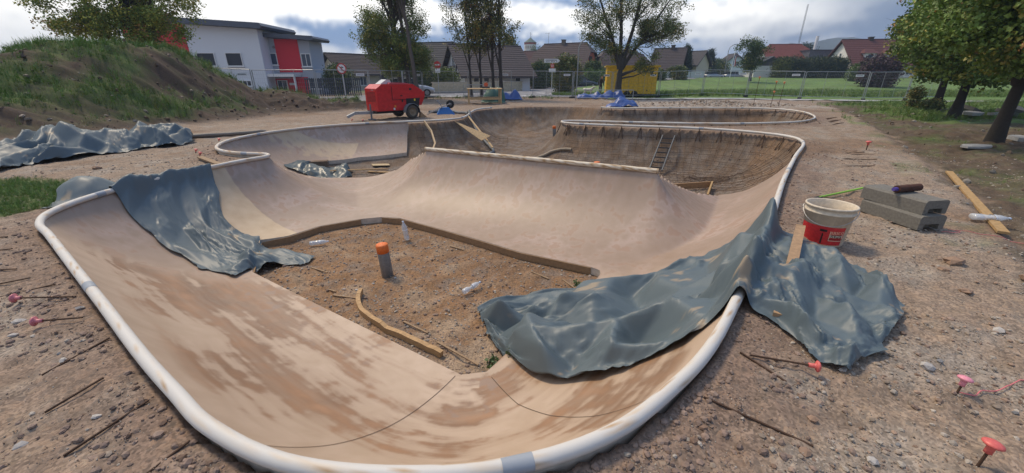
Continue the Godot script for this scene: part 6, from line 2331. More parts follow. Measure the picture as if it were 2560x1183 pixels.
	var ch := shape()
	box(ch, Vector3(0, 0.28, 0), Vector3(3.9, 0.14, 1.8))
	obj("chassis", ch, mats["pump_dark"], h)
	for z in [-1.0, 1.0]:
		for x in [-0.3, 0.35]:
			var s := shape()
			tube(s, [Vector3(x, 0.28, z - 0.1), Vector3(x, 0.28, z + 0.16)], 0.3, 16)
			obj("wheel", s, mats["rubber"], h)
	for q in [[2.178, 2.1, 0.35, 0.12, 0.5], [2.178, 1.9, -0.55, 0.1, 0.42], [2.178, 1.0, 0.3, 0.22, 0.45], [2.178, 1.62, 0.1, 0.08, 0.12]]:
		var s := shape()
		box(s, Vector3(q[0], q[1], q[2]), Vector3(0.01, q[4], q[3]))
		obj("black_marking", s, mats["pump_dark"], h)
	for x in [-1.7, -0.2, 1.4]:
		var s := shape()
		box(s, Vector3(x, 0.62, 1.135), Vector3(0.09, 0.09, 0.02))
		obj("lashing_eye", s, mats["pump_dark"], h)
	var wn2 := shape()
	prism(wn2, [Vector2(1.55, 2.0), Vector2(1.8, 2.0), Vector2(1.675, 2.2)], 1.135, 1.145)
	obj("warning_sticker", wn2, mats["pump_dark"], h)

# ---------------------------------------------------------------- figures
func figure_mesh(bones: Array, cell: float, paint: Callable) -> ArrayMesh:
	# bones: [from, to, radius, radius]; smooth union meshed as surface nets
	var lo := Vector3(1e9, 1e9, 1e9)
	var hi := -lo
	for b in bones:
		var r := maxf(b[2], b[3]) + cell * 2.0
		lo = lo.min(b[0] - Vector3.ONE * r).min(b[1] - Vector3.ONE * r)
		hi = hi.max(b[0] + Vector3.ONE * r).max(b[1] + Vector3.ONE * r)
	var n := Vector3i(((hi - lo) / cell).ceil()) + Vector3i.ONE
	var f := PackedFloat32Array()
	f.resize(n.x * n.y * n.z)
	f.fill(9.0)
	var k := cell * 1.4
	for b in bones:
		var ba: Vector3 = b[1] - b[0]
		var l2 := maxf(ba.length_squared(), 1e-9)
		var r := maxf(b[2], b[3]) + cell * 2.5
		var a0 := Vector3i(((b[0].min(b[1]) - Vector3.ONE * r - lo) / cell).floor()).clamp(Vector3i.ZERO, n - Vector3i.ONE)
		var a1 := Vector3i(((b[0].max(b[1]) + Vector3.ONE * r - lo) / cell).ceil()).clamp(Vector3i.ZERO, n - Vector3i.ONE)
		for z in range(a0.z, a1.z + 1):
			for y in range(a0.y, a1.y + 1):
				for x in range(a0.x, a1.x + 1):
					var p := lo + Vector3(x, y, z) * cell
					var t := clampf((p - b[0]).dot(ba) / l2, 0.0, 1.0)
					var d: float = (p - b[0] - ba * t).length() - lerpf(b[2], b[3], t)
					var id := (z * n.y + y) * n.x + x
					var o := f[id]
					var h := maxf(k - absf(o - d), 0.0) / k
					f[id] = minf(o, d) - h * h * k * 0.25
	var cellv := {}
	var s := shape()
	var verts := PackedVector3Array()
	for z in n.z - 1:
		for y in n.y - 1:
			for x in n.x - 1:
				var c := Vector3.ZERO
				var cnt := 0
				var id := (z * n.y + y) * n.x + x
				var v := [f[id], f[id + 1], f[id + n.x], f[id + n.x + 1], f[id + n.x * n.y], f[id + n.x * n.y + 1], f[id + n.x * n.y + n.x], f[id + n.x * n.y + n.x + 1]]
				for e in [[0,1],[2,3],[4,5],[6,7],[0,2],[1,3],[4,6],[5,7],[0,4],[1,5],[2,6],[3,7]]:
					var a: float = v[e[0]]
					var b: float = v[e[1]]
					if (a < 0.0) != (b < 0.0):
						var t := a / (a - b)
						var pa := Vector3(e[0] & 1, (e[0] >> 1) & 1, e[0] >> 2)
						var pb := Vector3(e[1] & 1, (e[1] >> 1) & 1, e[1] >> 2)
						c += pa.lerp(pb, t)
						cnt += 1
				if cnt:
					cellv[id] = verts.size()
					verts.append(lo + (Vector3(x, y, z) + c / cnt) * cell)
	s.set_smooth_group(0)
	var st := [1, n.x, n.x * n.y]
	for id in cellv:
		for ax in 3:
			var u: int = st[(ax + 1) % 3]
			var w: int = st[(ax + 2) % 3]
			if (f[id] < 0.0) != (f[id + st[ax]] < 0.0):
				if cellv.has(id - u) and cellv.has(id - w) and cellv.has(id - u - w):
					var q := [cellv[id], cellv[id - u], cellv[id - u - w], cellv[id - w]]
					if f[id] < 0.0:
						q.reverse()
					for m in [0, 1, 2, 0, 2, 3]:
						var p := verts[q[m]]
						s.set_color(paint.call(p))
						s.add_vertex(p)
	s.generate_normals()
	return s.commit()

func make_figures() -> void:
	# person beside the hut, seen from behind, head bent down, walking away with a white dog
	var at := Vector3(8.45, 0.0, -40.6)
	at.y = top_y(at.x, at.z)
	var root := thing("person", "person in a black jacket and blue jeans walking past the yellow hut", "person", at, 0.3)
	var bones := []
	var v := func(x: float, y: float, z: float) -> Vector3: return Vector3(x, y, z)
	bones.append([v.call(-0.1, 0.92, 0.0), v.call(-0.12, 0.5, 0.06), 0.085, 0.065])
	bones.append([v.call(-0.12, 0.5, 0.06), v.call(-0.12, 0.08, -0.06), 0.06, 0.045])
	bones.append([v.call(-0.12, 0.05, -0.08), v.call(-0.13, 0.04, 0.12), 0.045, 0.035])
	bones.append([v.call(0.1, 0.92, 0.0), v.call(0.12, 0.5, -0.04), 0.085, 0.065])
	bones.append([v.call(0.12, 0.5, -0.04), v.call(0.12, 0.08, -0.2), 0.06, 0.045])
	bones.append([v.call(0.12, 0.05, -0.2), v.call(0.13, 0.04, 0.0), 0.045, 0.035])
	bones.append([v.call(0, 0.95, 0.0), v.call(0, 1.2, 0.03), 0.15, 0.155])
	bones.append([v.call(0, 1.2, 0.03), v.call(0, 1.38, 0.08), 0.16, 0.15])
	bones.append([v.call(-0.17, 1.4, 0.08), v.call(0.17, 1.4, 0.08), 0.075, 0.075])
	bones.append([v.call(-0.2, 1.4, 0.08), v.call(-0.26, 1.12, 0.06), 0.068, 0.055])
	bones.append([v.call(-0.26, 1.12, 0.06), v.call(-0.24, 0.9, 0.18), 0.05, 0.038])
	bones.append([v.call(0.2, 1.4, 0.08), v.call(0.27, 1.12, 0.06), 0.068, 0.055])
	bones.append([v.call(0.27, 1.12, 0.06), v.call(0.24, 0.9, 0.18), 0.05, 0.038])
	bones.append([v.call(-0.24, 0.89, 0.19), v.call(-0.235, 0.81, 0.23), 0.034, 0.024])
	bones.append([v.call(0.24, 0.89, 0.19), v.call(0.235, 0.81, 0.23), 0.034, 0.024])
	bones.append([v.call(0, 1.45, 0.1), v.call(0, 1.52, 0.13), 0.055, 0.05])
	bones.append([v.call(0, 1.6, 0.17), v.call(0, 1.66, 0.16), 0.085, 0.085])
	bones.append([v.call(0, 1.56, 0.21), v.call(0, 1.57, 0.22), 0.05, 0.045])
	bones.append([v.call(0, 1.6, 0.26), v.call(0, 1.59, 0.275), 0.014, 0.012])
	var paint := func(p: Vector3) -> Color:
		if p.y > 1.5:
			return Color(0.09, 0.06, 0.045) if (p.z < 0.16 or p.y > 1.69) else Color(0.42, 0.26, 0.19)
		if p.y > 0.86 and not (p.y < 0.9 and absf(p.x) > 0.19):
			return Color(0.012, 0.012, 0.014)
		if absf(p.x) > 0.19 and p.y > 0.75:
			return Color(0.42, 0.26, 0.19)
		return Color(0.05, 0.07, 0.12) if p.y > 0.09 else Color(0.03, 0.03, 0.03)
	mesh_obj("body", figure_mesh(bones, 0.024, paint), vmat("figure", 0.85), root)
	# dog
	var da := Vector3(6.75, 0.0, -37.6)
	da.y = top_y(da.x, da.z) + 0.03
	var dog := thing("dog", "white dog standing on the street beside the site fence", "dog", da, -0.4)
	var db := []
	db.append([v.call(-0.32, 0.56, 0), v.call(0.0, 0.53, 0), 0.115, 0.125])
	db.append([v.call(0.0, 0.53, 0), v.call(0.26, 0.55, 0), 0.125, 0.15])
	db.append([v.call(0.3, 0.6, 0), v.call(0.47, 0.72, 0), 0.10, 0.075])
	db.append([v.call(0.5, 0.76, 0), v.call(0.56, 0.75, 0), 0.085, 0.07])
	db.append([v.call(0.58, 0.72, 0), v.call(0.7, 0.69, 0), 0.045, 0.032])
	for z in [-0.05, 0.05]:
		db.append([v.call(0.47, 0.82, z), v.call(0.45, 0.74, z * 1.9), 0.025, 0.018])
	for z in [-0.08, 0.08]:
		db.append([v.call(0.27, 0.52, z), v.call(0.25, 0.28, z), 0.06, 0.036])
		db.append([v.call(0.25, 0.28, z), v.call(0.27, 0.05, z), 0.034, 0.028])
		db.append([v.call(0.27, 0.03, z), v.call(0.32, 0.025, z), 0.03, 0.024])
		db.append([v.call(-0.32, 0.54, z), v.call(-0.24, 0.36, z), 0.085, 0.055])
		db.append([v.call(-0.24, 0.36, z), v.call(-0.4, 0.22, z), 0.048, 0.032])
		db.append([v.call(-0.4, 0.22, z), v.call(-0.36, 0.05, z), 0.03, 0.026])
		db.append([v.call(-0.36, 0.03, z), v.call(-0.3, 0.025, z), 0.03, 0.024])
	db.append([v.call(-0.42, 0.6, 0), v.call(-0.6, 0.5, 0), 0.035, 0.02])
	mesh_obj("body", figure_mesh(db, 0.022, func(p: Vector3) -> Color: return Color(0.03, 0.03, 0.03) if p.x > 0.71 else Color(0.68, 0.65, 0.58)), vmat("figure", 0.85), dog)

# ---------------------------------------------------------------- vegetation
var leaf_meshes := {}

func clump(kind: String) -> ArrayMesh:
	if leaf_meshes.has(kind):
		return leaf_meshes[kind]
	var s := shape()
	s.set_smooth_group(-1)
	var r := RandomNumberGenerator.new()
	r.seed = kind.hash()
	match kind:
		"broad", "small", "needle", "purple":
			var count: int = {"broad": 11, "small": 14, "needle": 16, "purple": 13}[kind]
			var size: float = {"broad": 0.17, "small": 0.11, "needle": 0.16, "purple": 0.1}[kind]
			var slim: float = {"broad": 0.42, "small": 0.33, "needle": 0.11, "purple": 0.3}[kind]
			for i in count:
				var c := Vector3(r.randf_range(-1, 1), r.randf_range(-1, 1), r.randf_range(-1, 1)) * 0.22
				var d := Vector3(r.randf_range(-1, 1), r.randf_range(-0.9, 0.35), r.randf_range(-1, 1)).normalized()
				var side := d.cross(Vector3(r.randf_range(-1, 1), 1.5, r.randf_range(-1, 1))).normalized()
				var up := side.cross(d).normalized()
				var l := size * r.randf_range(0.7, 1.25)
				var tip := c + d * l - up * l * 0.12
				var mid := c + d * l * 0.45 + up * l * 0.05
				var a := mid + side * l * slim + up * l * 0.1
				var b := mid - side * l * slim + up * l * 0.1
				tri(s, c, a, mid)
				tri(s, a, tip, mid)
				tri(s, mid, tip, b)
				tri(s, c, mid, b)
		"grass":
			for i in 9:
				var an := r.randf() * TAU
				var root := Vector3(cos(an), 0, sin(an)) * r.randf_range(0.0, 0.07)
				var lean := Vector3(cos(an), 0, sin(an)) * r.randf_range(0.02, 0.10)
				var h := r.randf_range(0.07, 0.18)
				var w := Vector3(-sin(an), 0, cos(an)) * 0.006
				var m := root + lean * 0.4 + Vector3(0, h * 0.6, 0)
				tri(s, root - w, root + w, m)
				tri(s, m - w * 0.8, m + w * 0.8, root + lean + Vector3(0, h, 0))
		_:
			var ico := SphereMesh.new()
			ico.radial_segments = 6
			ico.rings = 2
			ico.radius = 0.5
			ico.height = 1.0
			var arr := ico.get_mesh_arrays()
			var v: PackedVector3Array = arr[Mesh.ARRAY_VERTEX]
			var idx: PackedInt32Array = arr[Mesh.ARRAY_INDEX]
			var n := FastNoiseLite.new()
			n.seed = kind.hash()
			n.frequency = 0.9
			for i in idx:
				var p := v[i]
				p *= 1.0 + n.get_noise_3dv(p * 2.0 + Vector3(3, 1, 7)) * 0.55
				p.y *= 0.62
				s.add_vertex(p)
	s.generate_normals()
	leaf_meshes[kind] = s.commit()
	return leaf_meshes[kind]

func leaf_mat(key: String, through: Color) -> StandardMaterial3D:
	if mats.has(key):
		return mats[key]
	var m := StandardMaterial3D.new()
	m.vertex_color_use_as_albedo = true
	m.roughness = 0.6
	m.cull_mode = BaseMaterial3D.CULL_DISABLED
	m.backlight_enabled = true
	m.backlight = through
	mats[key] = m
	return m

func many(called: String, me: Mesh, m: Material, xfs: Array, cols: Array, parent: Node = null) -> MultiMeshInstance3D:
	var mm := MultiMesh.new()
	mm.transform_format = MultiMesh.TRANSFORM_3D
	mm.use_colors = true
	mm.mesh = me
	mm.instance_count = xfs.size()
	for i in xfs.size():
		mm.set_instance_transform(i, xfs[i])
		mm.set_instance_color(i, cols[i])
	var o := MultiMeshInstance3D.new()
	o.multimesh = mm
	o.material_override = m
	if parent:
		o.name = called
		parent.add_child(o, true)
	else:
		o.name = numbered(called)
		add_child(o, true)
	o.set_meta("kind", "stuff")
	return o

func rnd_basis(scale: float) -> Basis:
	return Basis(Vector3(rng.randf_range(-1, 1), rng.randf_range(-1, 1), rng.randf_range(-1, 1)).normalized(), rng.randf() * TAU).scaled(Vector3.ONE * scale)

func tone(palette: Array) -> Color:
	# palette: [weight, colour] pairs
	var total := 0.0
	for p in palette:
		total += p[0]
	var v := rng.randf() * total
	for p in palette:
		v -= p[0]
		if v <= 0.0:
			var c: Color = p[1]
			var k := rng.randf_range(0.75, 1.25)
			return Color(c.r * k, c.g * k, c.b * k)
	return palette[0][1]

# stems: [foot offset, top offset, radius]; lobes: [centre, radii, boughs]
func tree(called: String, label: String, at: Vector3, stems: Array, lobes: Array, leaves: int, leaf: String, size: float, palette: Array, bark: Color, group := "trees", spread := 0.62) -> void:
	var root := thing(called, label, "tree", at, 0.0, group)
	var s := shape()
	for st in stems:
		var pts := []
		var rad := []
		for i in 9:
			var f := i / 8.0
			var w := Vector3(noise_b.get_noise_2d(f * 2.0, at.x + st[2] * 90.0), 0, noise_b.get_noise_2d(f * 2.0 + 30.0, at.z)) * 0.35 * f
			pts.append(st[0].lerp(st[1], f) + w)
			rad.append(st[2] * (1.18 - 0.18 * minf(1.0, f * 6.0)) * (1.0 - 0.72 * f) * (1.25 if i == 0 else 1.0))
		tube(s, pts, rad, 10)
	var xfs := []
	var cols := []
	var total := 0
	for l in lobes:
		total += l[2]
	for l in lobes:
		var c: Vector3 = l[0]
		var rr: Vector3 = l[1]
		for b in l[2]:
			# the bough's end: spread through the lobe, more towards its skin
			var d := Vector3(rng.randf_range(-1, 1), rng.randf_range(-1, 1), rng.randf_range(-1, 1))
			while d.length() > 1.0:
				d = Vector3(rng.randf_range(-1, 1), rng.randf_range(-1, 1), rng.randf_range(-1, 1))
			d = d.normalized() * pow(d.length(), 0.55)
			var tip := c + d * rr
			# the nearest stem carries it
			var best: Array = stems[0]
			var bd := 1e9
			for st in stems:
				var q: float = st[0].lerp(st[1], 0.6).distance_to(tip)
				if q < bd:
					bd = q
					best = st
			var f := clampf((tip.y - best[0].y) / maxf(best[1].y - best[0].y, 0.1) * 0.62, 0.30, 0.97)
			var from: Vector3 = best[0].lerp(best[1], f)
			var mid := from.lerp(tip, 0.5) + Vector3(0, -0.08 * from.distance_to(tip), 0) + Vector3(rng.randf_range(-1, 1), rng.randf_range(-0.5, 1), rng.randf_range(-1, 1)) * 0.15 * from.distance_to(tip)
			var br: float = best[2] * 0.34 * (1.0 - 0.6 * f)
			tube(s, [from, from.lerp(mid, 0.5) + Vector3(0, 0.04, 0), mid, mid.lerp(tip, 0.5), tip], [br, br * 0.8, br * 0.6, br * 0.4, br * 0.2], 5, false)
			# twigs and leaves
			var reach := (rr.x + rr.y + rr.z) / 3.0 / pow(maxf(l[2], 1.0), 0.3333) * spread * 1.5
			var n := int(float(leaves) / total)
			for k in n:
				var g := Vector3(rng.randfn(), rng.randfn() * 0.7, rng.randfn()) * reach * 0.5
				var p := tip + g - (tip - mid) * rng.randf() * 0.55
				xfs.append(Transform3D(rnd_basis(size * rng.randf_range(0.7, 1.3)), p))
				cols.append(tone(palette))
			for k in 2:
				var e := tip + Vector3(rng.randfn(), rng.randfn() * 0.7, rng.randfn()) * reach * 0.6
				tube(s, [mid.lerp(tip, 0.6), e], [br * 0.3, br * 0.1], 3, false)
	obj("trunk", s, mat("bark_%s" % bark.to_html(), bark.linear_to_srgb(), 0.95, 0.0, 1.0, 2.5), root)
	many("crown", clump(leaf), leaf_mat("leaf_" + leaf, Color(0.35, 0.42, 0.1)), xfs, cols, root)

func shrub(called: String, label: String, category: String, at: Vector3, radii: Vector3, leaves: int, leaf: String, size: float, palette: Array, group: String, shape_kind := "round") -> void:
	at.y = maxf(at.y, top_y(at.x, at.z) - 0.2) if at.y == 0.0 else at.y
	var root := thing(called, label, category, at, 0.0, group)
	var s := shape()
	for i in 5:
		var a := i * 1.3
		tube(s, [Vector3(cos(a) * 0.1, -0.1, sin(a) * 0.1), Vector3(cos(a) * radii.x * 0.4, radii.y * 1.2, sin(a) * radii.z * 0.4)], [0.05, 0.015], 5, false)
	obj("stem", s, mat("stem_brown", lin(0.06, 0.045, 0.035), 0.95), root)
	var xfs := []
	var cols := []
	for i in leaves:
		var p := Vector3.ZERO
		match shape_kind:
			"cone":
				var f := pow(rng.randf(), 0.6)
				var an := rng.randf() * TAU
				var layer := 0.75 + 0.25 * sin(f * 34.0)
				var r := f * layer * pow(rng.randf(), 0.35)
				p = Vector3(cos(an) * r * radii.x, (1.0 - f) * radii.y * 2.0, sin(an) * r * radii.z)
			"box":
				p = Vector3(rng.randf_range(-1, 1) * radii.x, rng.randf_range(0, 2) * radii.y, rng.randf_range(-1, 1) * radii.z)
				p += Vector3(noise_b.get_noise_2d(p.x, p.y * 2.0) * 0.3, 0, 0)
				p.y *= 0.92 + 0.16 * noise_b.get_noise_2d(p.x * 1.4 + at.x, 4.0)
			_:
				var d := Vector3(rng.randfn(), rng.randfn(), rng.randfn()).normalized()
				var k := pow(rng.randf(), 0.3) * (0.86 + 0.5 * noise_b.get_noise_3dv(d * 2.2 + at))
				p = Vector3(d.x * radii.x, (d.y + 1.0) * radii.y, d.z * radii.z) * Vector3(k, 1.0, k) if d.y < 0.0 else Vector3(d.x * radii.x * k, radii.y + d.y * radii.y * k, d.z * radii.z * k)
		xfs.append(Transform3D(rnd_basis(size * rng.randf_range(0.7, 1.3)), p))
		cols.append(tone(palette))
	many("foliage", clump(leaf), leaf_mat("leaf_" + leaf, Color(0.3, 0.38, 0.1)), xfs, cols, root)

func make_green() -> void:
	var maple := [[5.0, Color(0.132, 0.178, 0.034)], [3.0, Color(0.078, 0.132, 0.028)], [2.0, Color(0.310, 0.287, 0.046)], [0.5, Color(0.434, 0.202, 0.046)]]
	var dark_maple := [[5.0, Color(0.11, 0.185, 0.035)], [4.0, Color(0.17, 0.25, 0.045)], [1.0, Color(0.31, 0.29, 0.06)], [0.12, Color(0.36, 0.2, 0.06)]]
	var deep := [[5.0, Color(0.054, 0.093, 0.025)], [3.0, Color(0.093, 0.132, 0.031)], [0.8, Color(0.248, 0.217, 0.046)]]
	var grey_bark := Color(0.075, 0.062, 0.05)
	# yellowing maple on the mound
	tree("maple_tree", "yellow-green maple spreading behind the top of the earth mound", Vector3(-20.6, 1.2, -24.0), [[Vector3(0, 0, 0), Vector3(0.3, 7.2, 0), 0.17], [Vector3(-0.3, 0.6, 0.2), Vector3(-2.2, 6.2, 0.5), 0.12], [Vector3(0.3, 0.6, 0), Vector3(2.4, 5.6, 0.3), 0.10]], [[Vector3(-1.6, 5.2, 0), Vector3(2.9, 2.4, 2.2), 26], [Vector3(1.7, 4.8, 0), Vector3(2.5, 2.3, 2.2), 22], [Vector3(0.2, 6.6, 0), Vector3(2.4, 1.8, 2.0), 14], [Vector3(-3.2, 3.6, 0.2), Vector3(1.3, 1.1, 1.3), 7], [Vector3(2.6, 2.9, 0.6), Vector3(1.5, 1.0, 1.2), 7], [Vector3(0.2, 2.9, 0.4), Vector3(2.4, 0.8, 1.2), 8]], 4600, "small", 1.0, [[5.0, Color(0.25, 0.30, 0.05)], [3.0, Color(0.16, 0.23, 0.04)], [3.0, Color(0.42, 0.38, 0.06)], [0.8, Color(0.42, 0.24, 0.07)]], grey_bark, "trees", 0.5)
	# the tall tree behind the pump, with a bare leaning trunk before it
	tree("tall_tree", "dense dark tree with two trunks rising behind the red pump", Vector3(-8.6, 0, -33.4), [[Vector3(0, 0, 0), Vector3(-0.6, 9.6, 0), 0.26], [Vector3(0.7, 0, 0.4), Vector3(0.2, 9.0, 0.4), 0.20]], [[Vector3(-0.2, 6.4, 0), Vector3(2.5, 3.6, 2.2), 44], [Vector3(-1.6, 4.0, 0), Vector3(1.5, 1.2, 1.4), 12], [Vector3(0.9, 3.4, 0), Vector3(1.6, 1.8, 1.5), 14], [Vector3(-0.3, 2.5, 0.2), Vector3(1.3, 1.0, 1.3), 10], [Vector3(0.2, 9.2, 0), Vector3(1.9, 1.6, 1.8), 12]], 4600, "small", 1.0, [[5.0, Color(0.12, 0.165, 0.035)], [3.0, Color(0.18, 0.235, 0.045)], [1.6, Color(0.30, 0.26, 0.05)]], Color(0.085, 0.07, 0.055))
	tree("bare_pole_tree", "slim leaning trunk with few leaves before the dense dark tree", Vector3(-7.0, 0, -31.6), [[Vector3(0, 0, 0), Vector3(-0.9, 9.5, 0.2), 0.17]], [[Vector3(-0.7, 8.0, 0), Vector3(1.0, 1.5, 1.0), 6]], 220, "small", 1.0, deep, Color(0.12, 0.10, 0.085))
	# group of slim street trees
	for q in [[-3.3, -34.6, 0.10, -3.6, 8.6], [-2.5, -34.9, 0.11, -2.8, 9.2], [-1.5, -34.4, 0.13, -1.6, 9.6], [-0.85, -34.2, 0.16, -1.1, 10.0]]:
		var words := {-3.3: "slim tree with sparse autumn leaves, the thinnest of four stems", -2.5: "slim tree with sparse leaves next to the thinnest stem", -1.5: "slim tree with sparse leaves right behind the work table", -0.85: "stouter dark trunk with sparse leaves beside the blue bundle"}
		var x0: float = q[0]
		var top := Vector3(q[3] - x0, q[4], 0)
		tree("street_tree", words[x0], Vector3(x0, 0, q[1]), [[Vector3.ZERO, top, q[2]], [Vector3(0, 1.6, 0), top * Vector3(1, 0.8, 1) + Vector3(-1.1, 0, 0.3), q[2] * 0.5]], [[top * 0.72 + Vector3(-0.4, 0, 0), Vector3(1.35, 2.3, 1.3), 12], [top * 0.5 + Vector3(0.2, 0.2, 0), Vector3(1.2, 1.3, 1.1), 8], [top * 0.95 + Vector3(0.3, 0, 0), Vector3(1.4, 1.5, 1.3), 9]], 620, "small", 1.05, [[4.0, Color(0.093, 0.116, 0.031)], [3.0, Color(0.155, 0.171, 0.039)], [2.0, Color(0.341, 0.264, 0.054)], [0.5, Color(0.388, 0.171, 0.046)]], Color(0.05, 0.042, 0.035), "slim street trees")
	# tree before the hut
	tree("plane_tree", "vase-shaped tree with a thick dark trunk before the yellow hut", Vector3(8.75, 0, -35.0), [[Vector3(0, 0, 0), Vector3(0.1, 3.6, 0), 0.32], [Vector3(0, 2.2, 0), Vector3(-2.3, 8.0, 0.3), 0.16], [Vector3(0, 2.4, 0), Vector3(-0.5, 9.4, -0.2), 0.17], [Vector3(0.1, 2.4, 0), Vector3(1.6, 9.2, 0.2), 0.17], [Vector3(0.1, 2.2, 0), Vector3(3.6, 7.4, 0), 0.15]], [[Vector3(-2.2, 6.2, 0), Vector3(1.7, 2.2, 1.8), 16], [Vector3(0.3, 7.6, 0), Vector3(2.2, 2.0, 2.0), 18], [Vector3(2.9, 6.4, 0), Vector3(2.2, 1.9, 1.9), 18], [Vector3(4.4, 4.9, 0), Vector3(1.3, 0.9, 1.2), 8], [Vector3(-2.4, 4.0, 0.2), Vector3(1.0, 0.8, 1.0), 5], [Vector3(1.7, 4.3, 0), Vector3(1.6, 1.0, 1.3), 7], [Vector3(2.1, 2.7, 0.4), Vector3(1.2, 0.5, 0.9), 5], [Vector3(-0.6, 3.4, 0.2), Vector3(1.0, 0.6, 0.9), 4]], 2200, "small", 1.0, [[5.0, Color(0.085, 0.124, 0.031)], [3.0, Color(0.139, 0.178, 0.043)], [1.5, Color(0.279, 0.225, 0.046)]], Color(0.055, 0.05, 0.043))
	# maples on the right
	tree("maple_tree", "large dark maple by the broken paving slabs", Vector3(13.1, -0.15, -11.0), [[Vector3(0, 0, 0), Vector3(0.1, 6.2, 0.0), 0.145], [Vector3(0, 1.6, 0), Vector3(-1.8, 4.6, 0.3), 0.11], [Vector3(0, 1.9, 0), Vector3(1.7, 4.8, -0.2), 0.11]], [[Vector3(-0.4, 4.1, 0.2), Vector3(2.1, 1.9, 2.2), 34], [Vector3(1.5, 4.2, 0), Vector3(2.3, 2.0, 2.2), 26], [Vector3(-0.2, 2.6, 0.4), Vector3(1.6, 0.7, 1.5), 16], [Vector3(-1.6, 2.9, 0.0), Vector3(0.8, 0.7, 1.0), 8], [Vector3(1.2, 2.6, 0.5), Vector3(1.5, 0.7, 1.4), 10], [Vector3(0, 5.8, 0), Vector3(2.2, 1.2, 2.0), 12]], 4400, "broad", 0.58, dark_maple, Color(0.04, 0.034, 0.028), "maples on the right")
	tree("maple_tree", "maple with a knobbly short trunk, between its two neighbours", Vector3(19.3, -0.1, -18.1), [[Vector3(0, 0, 0), Vector3(0.1, 6.4, 0), 0.17], [Vector3(0, 1.7, 0), Vector3(-2.0, 4.8, 0.3), 0.10]], [[Vector3(-0.9, 4.2, 0), Vector3(2.5, 2.0, 2.2), 30], [Vector3(1.3, 4.6, 0), Vector3(2.3, 2.2, 2.2), 22], [Vector3(-0.6, 2.2, 0.3), Vector3(1.8, 0.7, 1.5), 14]], 3600, "broad", 0.72, dark_maple, Color(0.04, 0.034, 0.028), "maples on the right")
	tree("maple_tree", "maple standing where the grass begins, brambles round its foot", Vector3(23.2, -0.1, -22.9), [[Vector3(0, 0, 0), Vector3(0.2, 6.4, 0), 0.18], [Vector3(0, 1.7, 0), Vector3(-1.9, 4.6, 0.3), 0.10]], [[Vector3(-0.6, 4.2, 0), Vector3(2.5, 2.1, 2.3), 30], [Vector3(-1.7, 3.0, 0.2), Vector3(1.3, 0.9, 1.3), 12], [Vector3(0.8, 2.4, 0.2), Vector3(1.7, 0.8, 1.5), 12], [Vector3(0.4, 6.2, 0), Vector3(2.0, 1.3, 2.0), 10]], 3400, "broad", 0.75, maple, Color(0.045, 0.036, 0.03), "maples on the right")
	# field and garden trees
	tree("field_tree", "half-bare tree with twiggy top standing at the field's edge", Vector3(33.4, 1.0, -60.0), [[Vector3.ZERO, Vector3(-0.2, 4.6, 0), 0.16]], [[Vector3(-0.3, 2.6, 0), Vector3(1.4, 1.1, 1.3), 14], [Vector3(-0.4, 4.4, 0), Vector3(2.3, 1.0, 1.6), 16]], 560, "small", 1.6, deep, Color(0.05, 0.045, 0.04))
	shrub("purple_shrub", "purple-leaved multi-stemmed shrub behind the site fence", "shrub", Vector3(44.6, 0.25, -52.0), Vector3(2.3, 1.9, 2.0), 900, "purple", 2.2, [[3.0, Color(0.054, 0.028, 0.040)], [2.0, Color(0.093, 0.043, 0.054)], [0.7, Color(0.046, 0.054, 0.023)]], "garden shrubs")
	shrub("hedge", "long dark clipped hedge across the far side of the field", "hedge", Vector3(50.4, 1.2, -73.0), Vector3(5.6, 1.55, 1.1), 3000, "needle", 2.6, [[5.0, Color(0.028, 0.050, 0.019)], [2.0, Color(0.054, 0.078, 0.025)], [0.6, Color(0.186, 0.171, 0.046)]], "hedges", "box")
	shrub("conifer_bush", "golden green conifer bush at the dark hedge's end", "shrub", Vector3(45.4, 1.2, -72.4), Vector3(1.2, 1.6, 1.0), 500, "needle", 2.4, [[3.0, Color(0.139, 0.155, 0.031)], [2.0, Color(0.078, 0.101, 0.023)]], "garden shrubs")
	shrub("round_bush", "pale green bush in front of the dark hedge's right end", "shrub", Vector3(50.3, 0.7, -62.0), Vector3(1.6, 1.2, 1.3), 520, "small", 2.2, [[3.0, Color(0.116, 0.171, 0.039)], [2.0, Color(0.078, 0.116, 0.031)]], "garden shrubs")
	shrub("round_bush", "dark green bush against the dormer house's front", "shrub", Vector3(57.2, 1.0, -69.0), Vector3(1.6, 1.3, 1.3), 420, "small", 2.4, deep, "garden shrubs")
	shrub("dark_conifer", "tall dark conifer beside the dormer house's right end", "tree", Vector3(66.0, 1.0, -64.0), Vector3(3.3, 3.2, 2.6), 1500, "small", 2.6, [[5.0, Color(0.034, 0.062, 0.022)], [2.0, Color(0.070, 0.093, 0.025)]], "conifers")
	shrub("dark_conifer", "dark cedar top showing left of the dormer house", "tree", Vector3(61.0, 1.2, -92.0), Vector3(2.6, 3.4, 2.0), 700, "needle", 3.2, [[1.0, Color(0.025, 0.046, 0.025)]], "conifers")
	shrub("spruce", "narrow dark spruce beside the cream house", "tree", Vector3(31.9, 1.0, -79.5), Vector3(1.4, 2.9, 1.4), 1100, "needle", 2.4, [[3.0, Color(0.028, 0.053, 0.031)], [1.0, Color(0.046, 0.070, 0.040)]], "conifers", "cone")
	shrub("spruce", "small far spruce left of the flagpole", "tree", Vector3(42.0, 1.0, -92.0), Vector3(1.6, 2.8, 1.6), 700, "needle", 2.8, [[1.0, Color(0.031, 0.056, 0.034)]], "conifers", "cone")
	var mix := [[3.0, Color(0.085, 0.116, 0.031)], [2.0, Color(0.132, 0.155, 0.039)], [1.5, Color(0.248, 0.186, 0.046)]]
